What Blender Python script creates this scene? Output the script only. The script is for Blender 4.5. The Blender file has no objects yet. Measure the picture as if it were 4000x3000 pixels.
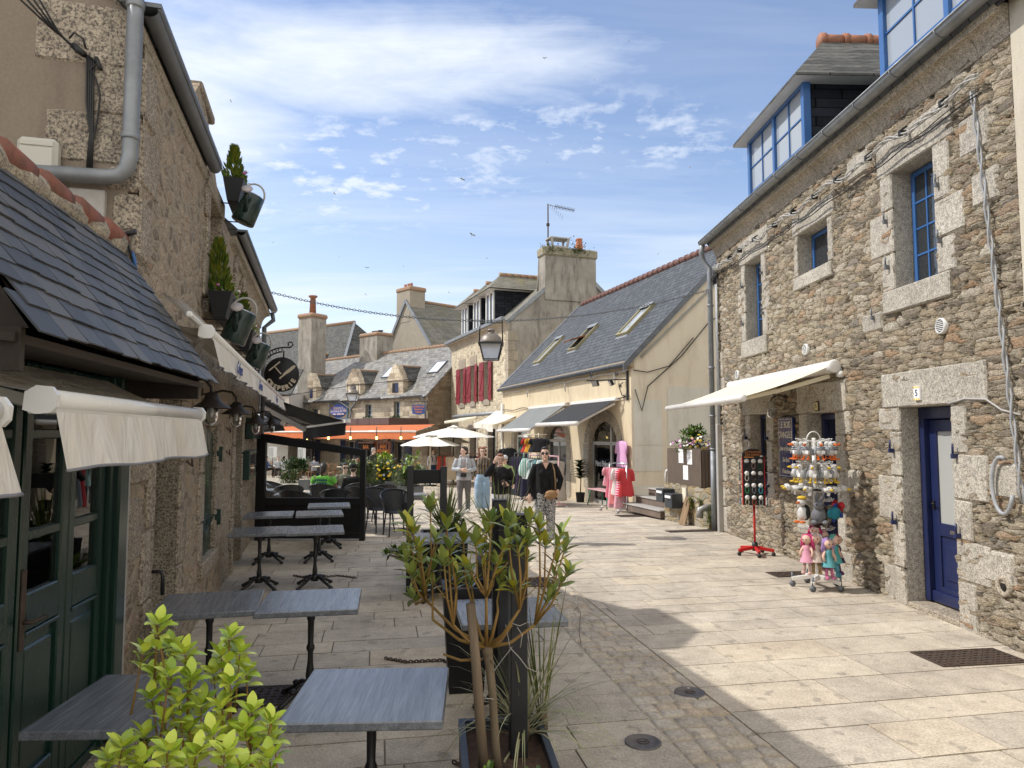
import bpy, math, random
from mathutils import Vector as V, Matrix, noise as mn
R = math.radians; PI = math.pi
SC = bpy.context.scene; COL = SC.collection
rnd = random.Random(11)
# ---------------------------------------------------------------- camera
F, PIT, H = 2773.0, R(4.02), 1.95
cam = bpy.data.objects.new('camera', bpy.data.cameras.new('camera')); COL.objects.link(cam)
cam.location = (0, 0, H); cam.rotation_euler = (PI/2 + PIT, 0, 0)
cam.data.sensor_width = 36; cam.data.lens = F/4000*36; cam.data.clip_start = .05; cam.data.clip_end = 3000
SC.camera = cam
# ---------------------------------------------------------------- world, sun, exposure
SUN = V((-1, .12, 1.10)).normalized()
SEL = math.asin(SUN.z); SAZ = math.atan2(SUN.x, SUN.y)
sl = bpy.data.lights.new('sun', 'SUN'); sl.energy = 2.9; sl.angle = R(.5); sl.color = (1, .965, .90)
so = bpy.data.objects.new('sun', sl); COL.objects.link(so); so.rotation_euler = SUN.to_track_quat('Z', 'Y').to_euler()
W = bpy.data.worlds.new('World'); SC.world = W; W.use_nodes = True
SC.view_settings.view_transform = 'Standard'; SC.view_settings.look = 'None'
SC.view_settings.exposure = .40; SC.view_settings.gamma = 1
SC.cycles.max_bounces = 7; SC.cycles.transparent_max_bounces = 12
SC.cycles.use_adaptive_sampling = True; SC.cycles.adaptive_threshold = .02

class Nd:
    def __init__(s, t): s.t = t
    def __call__(s, ty, inp=None, out=0, **pr):
        n = s.t.nodes.new('ShaderNode' + ty)
        for k, v in pr.items(): setattr(n, k, v)
        for k, v in (inp or {}).items():
            sk = n.inputs[k]
            if isinstance(v, bpy.types.NodeSocket): s.t.links.new(v, sk)
            else:
                if isinstance(v, tuple) and len(v) == 3 and sk.type == 'RGBA': v = v + (1,)
                sk.default_value = v
        return n.outputs[out]
    def co(s, sc=(1, 1, 1), kind='Object', rot=(0, 0, 0)):
        return s('Mapping', {0: s('TexCoord', out={'Generated': 0, 'Object': 3}[kind]), 'Scale': sc, 'Rotation': rot})
    def noise(s, v, sc, det=4, ro=.55, dis=0, out=0):
        return s('TexNoise', {'Vector': v, 'Scale': sc, 'Detail': det, 'Roughness': ro, 'Distortion': dis}, out)
    def ramp(s, f, st, interp='LINEAR'):
        n = s.t.nodes.new('ShaderNodeValToRGB'); r = n.color_ramp; r.interpolation = interp
        while len(r.elements) < len(st): r.elements.new(.5)
        for e, (p, c) in zip(r.elements, st):
            e.position = p; e.color = (c, c, c, 1) if not isinstance(c, tuple) else (c + (1,))[:4]
        s.t.links.new(f, n.inputs[0]); return n.outputs[0]
    def mix(s, f, a, b, mode='MIX'):
        n = s.t.nodes.new('ShaderNodeMix'); n.data_type = 'RGBA'; n.blend_type = mode
        for i, v in ((0, f), (6, a), (7, b)):
            if isinstance(v, bpy.types.NodeSocket): s.t.links.new(v, n.inputs[i])
            elif i: n.inputs[i].default_value = (v + (1,))[:4]
            else: n.inputs[i].default_value = v
        return n.outputs[2]
    def m(s, op, a, b=0.0, c=None):
        i = {0: a, 1: b}
        if c is not None: i[2] = c
        return s('Math', i, operation=op)
    def vm(s, op, a, b): return s('VectorMath', {0: a, 1: b}, operation=op)

MATS = {}
def mat(name, base=(.5, .5, .5), rough=.6, metal=0, fn=None, spec=.5, bump=None, disp=None, **kw):
    if name in MATS: return MATS[name]
    m = bpy.data.materials.new(name); m.use_nodes = True; t = m.node_tree
    b = t.nodes['Principled BSDF']; n = Nd(t)
    b.inputs['Base Color'].default_value = (base + (1,))[:4]; b.inputs['Roughness'].default_value = rough
    b.inputs['Metallic'].default_value = metal; b.inputs['Specular IOR Level'].default_value = spec
    for k, v in kw.items(): b.inputs[k.replace('_', ' ')].default_value = v
    if fn:
        for k, v in fn(n).items():
            if k == 'bump':
                h, st, d = v; bn = n('Bump', {'Height': h, 'Strength': st, 'Distance': d}); t.links.new(bn, b.inputs['Normal'])
            elif k == 'disp':
                h, sc, mid = v; dn = n('Displacement', {'Height': h, 'Scale': sc, 'Midlevel': mid})
                t.links.new(dn, t.nodes['Material Output'].inputs['Displacement']); m.displacement_method = 'BOTH'
            else: t.links.new(v, b.inputs[k])
    MATS[name] = m; return m

# ---------------------------------------------------------------- mesh builder
class MB:
    def __init__(s, m=None): s.v = []; s.f = []; s.mi = []; s.sm = []; s.mats = []; s.cur = 0; s.M = None; s.att = []; s.at = 0.0; s.use(m)
    def use(s, m):
        if m is None: return s
        if m not in s.mats: s.mats.append(m)
        s.cur = s.mats.index(m); return s
    def add(s, vs, fs, sm=False):
        o = len(s.v)
        s.v += [tuple(s.M @ V(v)) if s.M else tuple(v) for v in vs]
        for f in fs: s.f.append([i+o for i in f]); s.mi.append(s.cur); s.sm.append(sm); s.att.append(s.at)
        return s
    def quad(s, *p): return s.add(p, [range(len(p))])
    def box(s, x0, x1, y0, y1, z0, z1, b=0, M=None):
        x0, x1 = min(x0, x1), max(x0, x1); y0, y1 = min(y0, y1), max(y0, y1); z0, z1 = min(z0, z1), max(z0, z1)
        if not b:
            vs = [(x, y, z) for z in (z0, z1) for y in (y0, y1) for x in (x0, x1)]
            fs = [(0, 2, 3, 1), (4, 5, 7, 6), (0, 1, 5, 4), (2, 6, 7, 3), (0, 4, 6, 2), (1, 3, 7, 5)]
        else:
            b = min(b, (x1-x0)*.49, (y1-y0)*.49, (z1-z0)*.49)
            vs = []; fs = []
            for sz, z in ((-1, z0), (1, z1)):
                for sy, y in ((-1, y0), (1, y1)):
                    for sx, x in ((-1, x0), (1, x1)):
                        vs += [(x, y-sy*b, z-sz*b), (x-sx*b, y, z-sz*b), (x-sx*b, y-sy*b, z)]
            c = lambda i, a: i*3+a
            fs = [(c(0, 2), c(2, 2), c(3, 2), c(1, 2)), (c(4, 2), c(5, 2), c(7, 2), c(6, 2)), (c(0, 1), c(1, 1), c(5, 1), c(4, 1)),
                  (c(2, 1), c(6, 1), c(7, 1), c(3, 1)), (c(0, 0), c(4, 0), c(6, 0), c(2, 0)), (c(1, 0), c(3, 0), c(7, 0), c(5, 0))]
            for a, bb, p, q in ((0, 1, 1, 2), (2, 3, 1, 2), (4, 5, 1, 2), (6, 7, 1, 2), (0, 2, 0, 2), (1, 3, 0, 2), (4, 6, 0, 2), (5, 7, 0, 2), (0, 4, 0, 1), (1, 5, 0, 1), (2, 6, 0, 1), (3, 7, 0, 1)):
                fs.append((c(a, p), c(bb, p), c(bb, q), c(a, q)))
            for i in range(8): fs.append((c(i, 0), c(i, 1), c(i, 2)))
        if M is not None: vs = [M @ V(v) for v in vs]
        return s.add(vs, fs)
    def bar(s, a, b, w, h=None, up=(0, 0, 1), bev=0):      # square bar from a to b
        a, b = V(a), V(b); h = h or w; d = b-a; L = d.length; x = d/L; u = V(up); y = u.cross(x)
        if y.length < 1e-4: y = V((0, 1, 0)).cross(x)
        y.normalize(); z = x.cross(y)
        M = Matrix((x, y, z)).transposed().to_4x4(); M.translation = a
        return s.box(0, L, -w/2, w/2, -h/2, h/2, bev, M)
    def tube(s, pts, r, n=8, cap=True, closed=False, sm=True, flat=1.0, up=None):
        pts = [V(p) for p in pts]; N = len(pts); rr = r if isinstance(r, (list, tuple)) else [r]*N
        vs = []; fs = []; prev = V(up) if up else None
        for i, p in enumerate(pts):
            a = pts[i-1] if (i or closed) else p; b = pts[(i+1) % N] if (i < N-1 or closed) else p
            t = (b-a)
            t = t.normalized() if t.length > 1e-9 else V((0, 0, 1))
            if prev is None:
                prev = V((0, 0, 1)) if abs(t.z) < .9 else V((1, 0, 0))
            x = prev - t*prev.dot(t)
            if x.length < 1e-6: x = t.orthogonal()
            x.normalize(); prev = x; y = t.cross(x)
            for k in range(n):
                an = 2*PI*k/n; vs.append(p + x*(math.cos(an)*rr[i]) + y*(math.sin(an)*rr[i]*flat))
        for i in range(N if closed else N-1):
            j = (i+1) % N
            for k in range(n): fs.append((i*n+k, i*n+(k+1) % n, j*n+(k+1) % n, j*n+k))
        if cap and not closed: fs += [tuple(range(n-1, -1, -1)), tuple(range((N-1)*n, N*n))]
        return s.add(vs, fs, sm)
    def lathe(s, prof, n=16, M=None, sm=True, cap=True, sx=1, sy=1):
        vs = []; fs = []
        for r, z in prof:
            for k in range(n):
                p = V((r*sx*math.cos(2*PI*k/n), r*sy*math.sin(2*PI*k/n), z)); vs.append(M @ p if M is not None else p)
        for i in range(len(prof)-1):
            for k in range(n): fs.append((i*n+k, i*n+(k+1) % n, (i+1)*n+(k+1) % n, (i+1)*n+k))
        if cap: fs += [tuple(range(n-1, -1, -1)), tuple(range((len(prof)-1)*n, len(prof)*n))]
        return s.add(vs, fs, sm)
    def ball(s, c, r, n=10, k=6, M=None):
        r = r if isinstance(r, tuple) else (r, r, r); c = V(c)
        prof = [(max(.02, math.sin(PI*i/k)), -math.cos(PI*i/k)) for i in range(k+1)]
        T = Matrix.Translation(c) @ (M if M is not None else Matrix()) @ Matrix.Diagonal((*r, 1))
        return s.lathe(prof, n, T)
    def prism(s, poly, y0, y1, M=None):                     # poly in (x,z), extruded along y
        n = len(poly); ar = sum(poly[i][0]*poly[(i+1) % n][1]-poly[(i+1) % n][0]*poly[i][1] for i in range(n))
        if ar < 0: poly = poly[::-1]
        vs = [(x, y0, z) for x, z in poly] + [(x, y1, z) for x, z in poly]
        fs = [tuple(range(n)), tuple(range(2*n-1, n-1, -1))] + [(i, i+n, (i+1) % n+n, (i+1) % n) for i in range(n)]
        if M is not None: vs = [M @ V(v) for v in vs]
        return s.add(vs, fs)
    def slab(s, pts, th):                                    # planar polygon given thickness along -normal
        p = [V(q) for q in pts]; nn = (p[1]-p[0]).cross(p[2]-p[0]).normalized()*th; n = len(p)
        return s.add(p+[q-nn for q in p], [tuple(range(n)), tuple(range(2*n-1, n-1, -1))] + [(i, i+n, (i+1) % n+n, (i+1) % n) for i in range(n)])
    def sheet(s, g, sm=True):                               # grid of rows of points
        m = len(g[0]); return s.add([p for r in g for p in r], [(i*m+j, i*m+j+1, (i+1)*m+j+1, (i+1)*m+j) for i in range(len(g)-1) for j in range(m-1)], sm)
    def leaf(s, p, d, up, L, w, bend=.25, fold=.3, seg=5):
        p, d = V(p), V(d).normalized(); side = d.cross(V(up))
        if side.length < 1e-4: side = d.orthogonal()
        side.normalize(); nr = side.cross(d); vs = []
        for i in range(seg+1):
            t = i/seg; ww = w*.5*math.sin(PI*min(1, (t*.92+.05)))**.8; c = p + d*(L*t) - nr*(bend*L*t*t)
            vs += [c - side*ww + nr*(ww*fold), c, c + side*ww + nr*(ww*fold)]
        return s.add(vs, [(i*3+a, i*3+a+1, i*3+a+4, i*3+a+3) for i in range(seg) for a in (0, 1)], True)
    def blade(s, p, d, L, w, droop=.5, seg=6, side=None):
        p, d = V(p), V(d).normalized(); sd = side or d.cross(V((0, 0, 1)))
        if sd.length < 1e-3: sd = V((1, 0, 0))
        sd = sd.normalized(); vs = []
        for i in range(seg+1):
            t = i/seg; c = p + d*(L*t) - V((0, 0, 1))*(droop*L*t*t*t); ww = w*.5*(1-t**2.2)*(.55+.9*t if t < .5 else 1)
            vs += [c-sd*ww, c+V((0, 0, -.25*ww)), c+sd*ww]
        return s.add(vs, [(i*3+a, i*3+a+1, i*3+a+4, i*3+a+3) for i in range(seg) for a in (0, 1)], True)
    def mesh(s, name):
        me = bpy.data.meshes.new(name); me.from_pydata(s.v, [], s.f)
        for m in s.mats: me.materials.append(m)
        me.polygons.foreach_set('material_index', s.mi); me.polygons.foreach_set('use_smooth', s.sm)
        if any(s.att):
            a = me.attributes.new('tone', 'FLOAT', 'FACE'); a.data.foreach_set('value', s.att)
        me.update(); return me
    def build(s, name, parent=None, label=None, cat=None, group=None, kind=None, loc=None, rz=0):
        o = bpy.data.objects.new(name, s.mesh(name)); COL.objects.link(o)
        if parent: o.parent = parent
        if loc is not None: o.location = loc
        if rz: o.rotation_euler.z = rz
        tag(o, label, cat, group, kind); return o

def tag(o, label=None, cat=None, group=None, kind=None):
    for k, v in (('label', label), ('category', cat), ('group', group), ('kind', kind)):
        if v: o[k] = v
    return o
def thing(name, label, cat, loc=(0, 0, 0), rz=0, group=None):
    o = bpy.data.objects.new(name, None); COL.objects.link(o); o.empty_display_size = .1
    o.location = loc; o.rotation_euler.z = rz; return tag(o, label, cat, group)
def kids(o): return [c for c in o.children]
def dup(o, loc=None, rz=None, label=None, parent=None, scale=None):
    c = o.copy(); COL.objects.link(c); c.parent = parent
    if loc is not None: c.location = loc
    if rz is not None: c.rotation_euler = (0, 0, rz)
    if scale: c.scale = scale
    if label: c['label'] = label
    for k in kids(o): dup(k, parent=c)
    return c

# ---------------------------------------------------------------- measuring helpers: a line of sight met with a real plane
FW = V((0, math.cos(PIT), math.sin(PIT))); UP = V((0, -math.sin(PIT), math.cos(PIT)))
def ray(u, v): return FW*F + V((1, 0, 0))*(u-2000) + UP*(1500-v)
def gz(y): return 0.0 if y < 12 else (-.003*(y-12)**2 if y < 16 else (-.048-.024*(y-16) if y < 48 else -.816))
def atz(u, v, z): d = ray(u, v); return V((0, 0, H)) + d*((z-H)/d.z)
def aty(u, v, y): d = ray(u, v); return V((0, 0, H)) + d*(y/d.y)
def G(u, v):
    p = atz(u, v, 0)
    for _ in range(60): p = atz(u, v, gz(p.y)*.5+p.z*.5)
    return p
class Frame:                                                # x to the viewer's right along a facade, y into the wall
    def __init__(s, p, q, z=0):
        s.o = V((p[0], p[1], z)); s.x = V((q[0]-p[0], q[1]-p[1], 0)); s.L = s.x.length; s.x.normalize()
        s.y = V((-s.x.y, s.x.x, 0)); s.rz = math.atan2(s.x.y, s.x.x)
    def w(s, x, y, z): return s.o + s.x*x + s.y*y + V((0, 0, z))
    def loc(s, p): d = V(p)-s.o; return V((d.dot(s.x), d.dot(s.y), d.z))
    def p(s, u, v, y=0):
        d = ray(u, v); k = (s.o + s.y*y - V((0, 0, H))).dot(s.y)/d.dot(s.y); r = s.loc(V((0, 0, H))+d*k); return r.x, r.z
    def thing(s, name, label, cat, x=0, y=0, z=0, group=None): return thing(name, label, cat, s.w(x, y, z), s.rz, group)
# ---------------------------------------------------------------- sky
def sky():
    t = W.node_tree; n = Nd(t); bg = t.nodes['Background']
    st = t.nodes.new('ShaderNodeTexSky'); st.sky_type = 'NISHITA'; st.sun_disc = False
    st.sun_elevation = SEL; st.sun_rotation = SAZ; st.air_density = 1.05; st.dust_density = .6; st.ozone_density = 1.6
    d = n('TexCoord'); sep = n.t.nodes.new('ShaderNodeSeparateXYZ'); t.links.new(d, sep.inputs[0])
    z = n.m('MAXIMUM', sep.outputs[2], .0); k = n.m('ADD', z, .14)
    px = n.m('DIVIDE', sep.outputs[0], k); py = n.m('DIVIDE', sep.outputs[1], k)
    P = n('CombineXYZ', {0: px, 1: py, 2: 0.0})
    D = (.0, .0, 0)
    def lay(ang, sx, sy, sc, det, ro, dis=0): return n.noise(n('Mapping', {0: P, 'Rotation': (0, 0, R(ang)), 'Scale': (sx, sy, 1)}), sc, det, ro, dis)
    def blob(cx, cy, rx, ry, ang):                          # soft elliptical weather region in the cloud plane
        q = n('Mapping', {0: n('VectorMath', {0: P, 1: (-cx, -cy, 0)}, operation='ADD'), 'Rotation': (0, 0, R(ang)), 'Scale': (1/rx, 1/ry, 1)}); return n.ramp(n('VectorMath', {0: q}, 1, operation='LENGTH'), [(.15, 1.0), (1.0, 0.0)], 'EASE')
    band = n.m('MAXIMUM', blob(-.30, 1.40, .95, .34, 20), blob(-.85, 1.6, .6, .5, 10))
    wisp = lay(-32, .5, 1.5, 2.2, 8, .62, .8); fluff = lay(-25, .9, 1.5, 6.5, 6, .6, .3); fine = lay(40, 1.1, 1.0, 17, 4, .6, .2)
    veil = n.ramp(n.m('ADD', n.m('ADD', n.m('MULTIPLY', wisp, .75), n.m('MULTIPLY', fluff, .3)), n.m('MULTIPLY', band, .46)), [(.66, 0.0), (1.0, 1.0)])
    reg = n.m('MAXIMUM', blob(-.55, 1.9, .95, .5, 8), n.m('MULTIPLY', blob(.15, 1.72, .75, .3, 0), .85))
    puffs = n.m('MULTIPLY', n.ramp(n.m('ADD', n.m('MULTIPLY', fluff, .65), n.m('MULTIPLY', fine, .35)), [(.49, 0.0), (.60, 1.0)]), reg)
    cir = n.m('MULTIPLY', n.ramp(lay(8, .35, 1.6, 1.8, 7, .6, .5), [(.44, 0.0), (.72, .8)]), n.ramp(z, [(.12, 1.0), (.4, .25)]))
    low = n.ramp(z, [(.0, .75), (.14, .42), (.34, 0.0)])
    cl = n.m('MAXIMUM', n.m('MAXIMUM', veil, n.m('MULTIPLY', puffs, .85)), cir); cl = n.m('MINIMUM', n.m('ADD', n.m('MULTIPLY', cl, .88), n.m('MULTIPLY', low, .7)), .93)
    tint = n.mix(1.0, st.outputs[0], (1.08, 1.0, 1.0), 'MULTIPLY')
    col = n.mix(cl, tint, (4.9, 5.25, 5.8))
    # unseen bright cloud bank added behind the viewer and overhead to fill the shade
    bk = n('VectorMath', {0: d, 1: (.25, -.86, .42)}, 1, operation='DOT_PRODUCT'); bn = n.noise(n('Mapping', {0: d, 'Scale': (2.2, 2.2, 3.5)}), 1.4, 6, .6)
    col = n.mix(n.ramp(n.m('ADD', bk, n.m('MULTIPLY', n.m('SUBTRACT', bn, .5), .7)), [(.08, 0.0), (.5, 1.0)]), col, (6.0, 5.95, 5.8))
    t.links.new(col, bg.inputs[0]); bg.inputs[1].default_value = .15
sky()

# ---------------------------------------------------------------- materials
def lum(c, k): return tuple(x*k for x in c)
def rubble(name, pal, mortar, sc=4.6, zs=2.2, disp=None, mw=.06, bump=.6):
    def fn(n):
        c = n.co(); wob = n.noise(c, 2.6, 3, .6, out=1); c2 = n.vm('ADD', c, n('VectorMath', {0: wob, 'Scale': .16}, operation='SCALE'))
        c2 = n('Mapping', {0: c2, 'Scale': (.85, .85, zs)})
        vo = n('TexVoronoi', {'Vector': c2, 'Scale': sc}, 1); ed = n('TexVoronoi', {'Vector': c2, 'Scale': sc}, feature='DISTANCE_TO_EDGE')
        rv = n('SeparateColor', {0: vo}); rv2 = n('SeparateColor', {0: vo}, 1)
        grain = n.noise(n.co((1, 1, 2.6)), 26, 6, .7); spk = n.noise(c, 90, 3, .7)
        col = n.ramp(rv, pal)
        col = n.mix(.6, col, n.ramp(grain, [(.3, .15), (.5, .5), (.72, 1.0)]), 'OVERLAY')
        col = n.mix(.5, col, n.ramp(spk, [(.35, .1), (.65, .9)]), 'OVERLAY')
        big = n.noise(c, .7, 3); col = n.mix(.3, col, n.ramp(big, [(.35, .3), (.65, .75)]), 'SOFT_LIGHT')
        e2 = n.m('ADD', ed, n.m('MULTIPLY', n.m('SUBTRACT', grain, .5), .09))
        mk = n.ramp(e2, [(mw*.5, 0.0), (mw*1.6, 1.0)])
        mo = n.mix(n.ramp(n.noise(c, 40, 4), [(.3, 0.0), (.7, 1.0)]), lum(mortar, .8), lum(mortar, 1.15))
        col = n.mix(mk, mo, col)
        hh = n.m('ADD', n.m('MULTIPLY', n.ramp(e2, [(mw*.4, 0.0), (mw*1.7, .82), (.3, 1.0)]), n.m('ADD', .55, n.m('MULTIPLY', rv2, .5))), n.m('MULTIPLY', grain, .5))
        r = {'Base Color': col, 'bump': (hh, bump, .03)}
        if disp:
            r['disp'] = (hh, disp, .6); r['bump'] = (n.m('ADD', n.m('MULTIPLY', grain, .6), n.m('MULTIPLY', spk, .4)), .55, .02)
        return r
    return mat(name, rough=.9, fn=fn, spec=.2)
def granite(name, a, b, sc=70, bump=.35):
    def fn(n):
        c = n.co(); s1 = n.noise(c, sc, 3, .75); s2 = n.noise(c, sc*.3, 4, .6); b0 = n.noise(c, 1.3, 4)
        col = n.mix(n.ramp(s1, [(.40, 0.0), (.56, 1.0)]), a, b)
        col = n.mix(.4, col, n.ramp(s2, [(.3, .2), (.7, .85)]), 'OVERLAY'); col = n.mix(.35, col, n.ramp(b0, [(.3, .25), (.7, .75)]), 'OVERLAY')
        return {'Base Color': col, 'bump': (n.m('ADD', s1, s2), bump, .012)}
    return mat(name, rough=.88, fn=fn, spec=.25)
def plaster(name, a, b, stain=None, sc=.8, bump=.25, lo=.4, hi=.62):
    def fn(n):
        c = n.co(); s = n.noise(c, sc, 7, .65, .3); f = n.noise(c, 45, 4, .7); col = n.mix(n.ramp(s, [(lo-.08, 0.0), (hi+.05, 1.0)]), a, b)
        if stain:
            d = n.noise(n.co((1.6, 1.6, .35)), 2.1, 6, .7); col = n.mix(n.ramp(d, [(.48, 0.0), (.68, .8)]), col, stain)
        col = n.mix(.25, col, n.ramp(f, [(.3, .3), (.7, .7)]), 'OVERLAY')
        return {'Base Color': col, 'bump': (n.m('ADD', f, n.m('MULTIPLY', s, .6)), bump, .012)}
    return mat(name, rough=.92, fn=fn, spec=.2)
def slate(name, a, b, w=.22, h=.11, moss=None, mamt=.58, rough=.5, gap=.004, tilt=1.0, spec=.5):
    def fn(n):
        c = n.co(); sp = n.t.nodes.new('ShaderNodeSeparateXYZ'); n.t.links.new(c, sp.inputs[0])
        vec = n('CombineXYZ', {0: n.m('ADD', sp.outputs[0], n.m('MULTIPLY', sp.outputs[1], .35)), 1: sp.outputs[2], 2: 0.0})
        kw = dict(Vector=vec, Scale=1.0); kw.update({'Mortar Size': gap, 'Mortar Smooth': .2, 'Brick Width': w, 'Row Height': h, 'Color1': (0, 0, 0), 'Color2': (1, 1, 1), 'Mortar': (.5, .5, .5), 'Bias': 0.0})
        bt = n.t.nodes.new('ShaderNodeTexBrick')
        for k, v in kw.items():
            if isinstance(v, bpy.types.NodeSocket): n.t.links.new(v, bt.inputs[k])
            else: bt.inputs[k].default_value = v if not isinstance(v, tuple) else v+(1,)
        row = n.m('FRACT', n.m('DIVIDE', sp.outputs[2], h))
        s = n.noise(c, 7, 5); g = n.noise(c, .9, 4)
        col = n.mix(n.ramp(bt.outputs[0], [(.1, 0.0), (.9, 1.0)]), a, b)
        col = n.mix(.4, col, n.ramp(s, [(.3, .25), (.7, .8)]), 'OVERLAY')
        if moss: col = n.mix(n.ramp(n.m('ADD', n.m('MULTIPLY', g, .6), n.m('MULTIPLY', n.noise(c, 13, 5, .7), .4)), [(mamt-.05, 0.0), (mamt+.09, .85)]), col, moss)
        col = n.mix(bt.outputs[1], col, lum(a, .35))
        h2 = n.m('SUBTRACT', n.m('ADD', n.m('MULTIPLY', n.m('SUBTRACT', 1.0, row), tilt), n.m('MULTIPLY', bt.outputs[0], .35)), n.m('MULTIPLY', bt.outputs[1], 1.2))
        return {'Base Color': col, 'bump': (h2, .8, .012), 'Roughness': n.ramp(bt.outputs[0], [(0.0, rough-.12), (1.0, rough+.15)])}
    return mat(name, rough=rough, fn=fn, spec=spec)
def ashlar(name, pal, mortar, w=.62, h=.3):
    def fn(n):
        c = n.co(); sp = n.t.nodes.new('ShaderNodeSeparateXYZ'); n.t.links.new(n.vm('ADD', c, n('VectorMath', {0: n.noise(c, 1.6, 3, .6, out=1), 'Scale': .14}, operation='SCALE')), sp.inputs[0])
        vec = n('CombineXYZ', {0: n.m('ADD', sp.outputs[0], sp.outputs[1]), 1: sp.outputs[2], 2: 0.0})
        bt = n.t.nodes.new('ShaderNodeTexBrick'); n.t.links.new(vec, bt.inputs['Vector']); bt.offset_frequency = 2; bt.squash = 1.5; bt.squash_frequency = 3
        for k, v in {'Scale': 1.0, 'Mortar Size': .012, 'Mortar Smooth': .3, 'Brick Width': w, 'Row Height': h, 'Color1': (0, 0, 0, 1), 'Color2': (1, 1, 1, 1)}.items(): bt.inputs[k].default_value = v
        g = n.noise(c, 9, 6, .65); col = n.mix(.55, n.ramp(bt.outputs[0], pal), n.ramp(g, [(.3, .2), (.7, .85)]), 'OVERLAY')
        col = n.mix(.4, col, n.ramp(n.noise(c, .6, 5), [(.35, .15), (.65, .8)]), 'OVERLAY')
        col = n.mix(bt.outputs[1], col, mortar)
        return {'Base Color': col, 'bump': (n.m('SUBTRACT', n.m('MULTIPLY', g, .6), bt.outputs[1]), .6, .03)}
    return mat(name, rough=.9, fn=fn, spec=.2)
def varied(name, a, b, rough=.6, sc=3, metal=0, bump=.08, bsc=60, spec=.5, stretch=(1, 1, 1), **kw):
    def fn(n):
        c = n.co(stretch); s = n.noise(c, sc, 5, .6); f = n.noise(c, bsc, 3, .6)
        return {'Base Color': n.mix(n.ramp(s, [(.32, 0.0), (.68, 1.0)]), a, b), 'bump': (f, bump, .004), 'Roughness': n.ramp(s, [(.2, max(0, rough-.1)), (.8, min(1, rough+.1))])}
    return mat(name, rough=rough, metal=metal, fn=fn, spec=spec, **kw)
PALR = [(0, (.19, .16, .125)), (.18, (.33, .275, .205)), (.4, (.42, .36, .27)), (.58, (.37, .295, .20)), (.76, (.50, .445, .355)), (.9, (.38, .26, .165)), (1, (.26, .235, .2))]
PALL = [(0, (.21, .165, .125)), (.2, (.31, .25, .185)), (.45, (.39, .315, .235)), (.65, (.43, .335, .24)), (.86, (.34, .245, .165)), (1, (.27, .235, .2))]
M_RUB = rubble('right wall rubble stone', PALR, (.38, .33, .25), 4.1, 3.3, disp=.07, mw=.045)
M_RUBL = rubble('left wall pointed rubble', PALL, (.40, .335, .25), 6.5, 1.5, disp=.02, mw=.11, bump=.4)
M_RUBF = rubble('house rubble stone', [(0, (.28, .23, .155)), (.4, (.50, .42, .30)), (.75, (.62, .54, .39)), (1, (.42, .34, .23))], (.55, .48, .36), 3.6, 1.7, mw=.09, bump=.8)
M_LOW = rubble('low garden wall stone', [(0, (.15, .13, .10)), (.4, (.30, .27, .21)), (.75, (.38, .34, .27)), (1, (.30, .22, .12))], (.36, .28, .16), 4.0, 1.9, mw=.09, bump=.9)
M_GRAN = granite('granite light', (.22, .20, .175), (.51, .465, .385))
M_GRAND = granite('granite warm', (.12, .10, .085), (.43, .365, .28), 55)
M_GRANC = granite('granite cornice', (.20, .175, .14), (.45, .385, .295), 60)
M_ASH = ashlar('restaurant ashlar', [(0, (.32, .26, .19)), (.35, (.50, .42, .31)), (.7, (.57, .49, .37)), (1, (.40, .33, .25))], (.40, .34, .25))
M_ASHD = ashlar('restaurant stone with painted shade', [(0, (.16, .12, .08)), (.5, (.30, .24, .17)), (1, (.22, .18, .13))], (.2, .165, .12), .5, .24)  # darkened stone: the side wall's shade is put into its colour
M_REND = plaster('grey gable render', (.31, .255, .20), (.24, .195, .15), (.2, .16, .125))
M_BEIGE = plaster('beige render', (.66, .555, .385), (.59, .49, .335), (.49, .40, .28), .6, .2)
M_BEIGE2 = plaster('pale patch render', (.60, .545, .43), (.54, .485, .38), (.44, .39, .30), .9, .2)
M_BEIGE3 = plaster('beige render with painted bounce', (.84, .745, .59), (.78, .685, .53), (.66, .56, .42), .6, .2)  # shaded gable's bounce light is put into this brighter render colour
M_GREYR = plaster('weathered grey render', (.40, .37, .32), (.26, .235, .20), (.135, .12, .105), 1.1, .35)
M_TAUPE = plaster('taupe render', (.37, .325, .26), (.31, .27, .215), None, 1.2)
M_WHITER = plaster('white render', (.72, .70, .66), (.64, .62, .58))
M_SLATE = slate('shop slate', (.07, .077, .085), (.105, .113, .125), .26, .14, rough=.75, spec=.2, gap=.007)
M_SLATEO = slate('old pale slate', (.15, .145, .135), (.265, .255, .24), .3, .17, (.24, .205, .12), .6, rough=.6, tilt=1.3, spec=.25)
M_SLATED = slate('old dark slate', (.07, .07, .065), (.13, .128, .12), .24, .12, (.20, .195, .165), .62, rough=.8, spec=.15)
M_SLATEM = slate('mossy slate', (.17, .16, .135), (.24, .225, .19), .24, .12, (.23, .21, .12), .56, rough=.8, spec=.15)
M_SLATEC = slate('dormer cheek slate', (.014, .016, .021), (.028, .032, .04), .3, .15, rough=.8, gap=.006, spec=.12)
M_TILE = varied('terracotta ridge tile', (.36, .15, .085), (.25, .12, .075), .8, 4, bump=.25, bsc=30)
M_TILED = varied('brown ridge tile', (.17, .075, .055), (.12, .06, .05), .6, 4)
M_TILEM = varied('lichened ridge tile', (.40, .20, .11), (.26, .23, .17), .9, 5, bump=.3, bsc=30)
M_ZINC = varied('zinc', (.31, .325, .335), (.23, .24, .25), .6, 5, .7)
M_ZINCD = varied('dark zinc', (.13, .14, .155), (.19, .20, .215), .5, 4, .4)
M_PVC = varied('grey pipe plastic', (.44, .42, .39), (.36, .345, .32), .5, 3)
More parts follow.
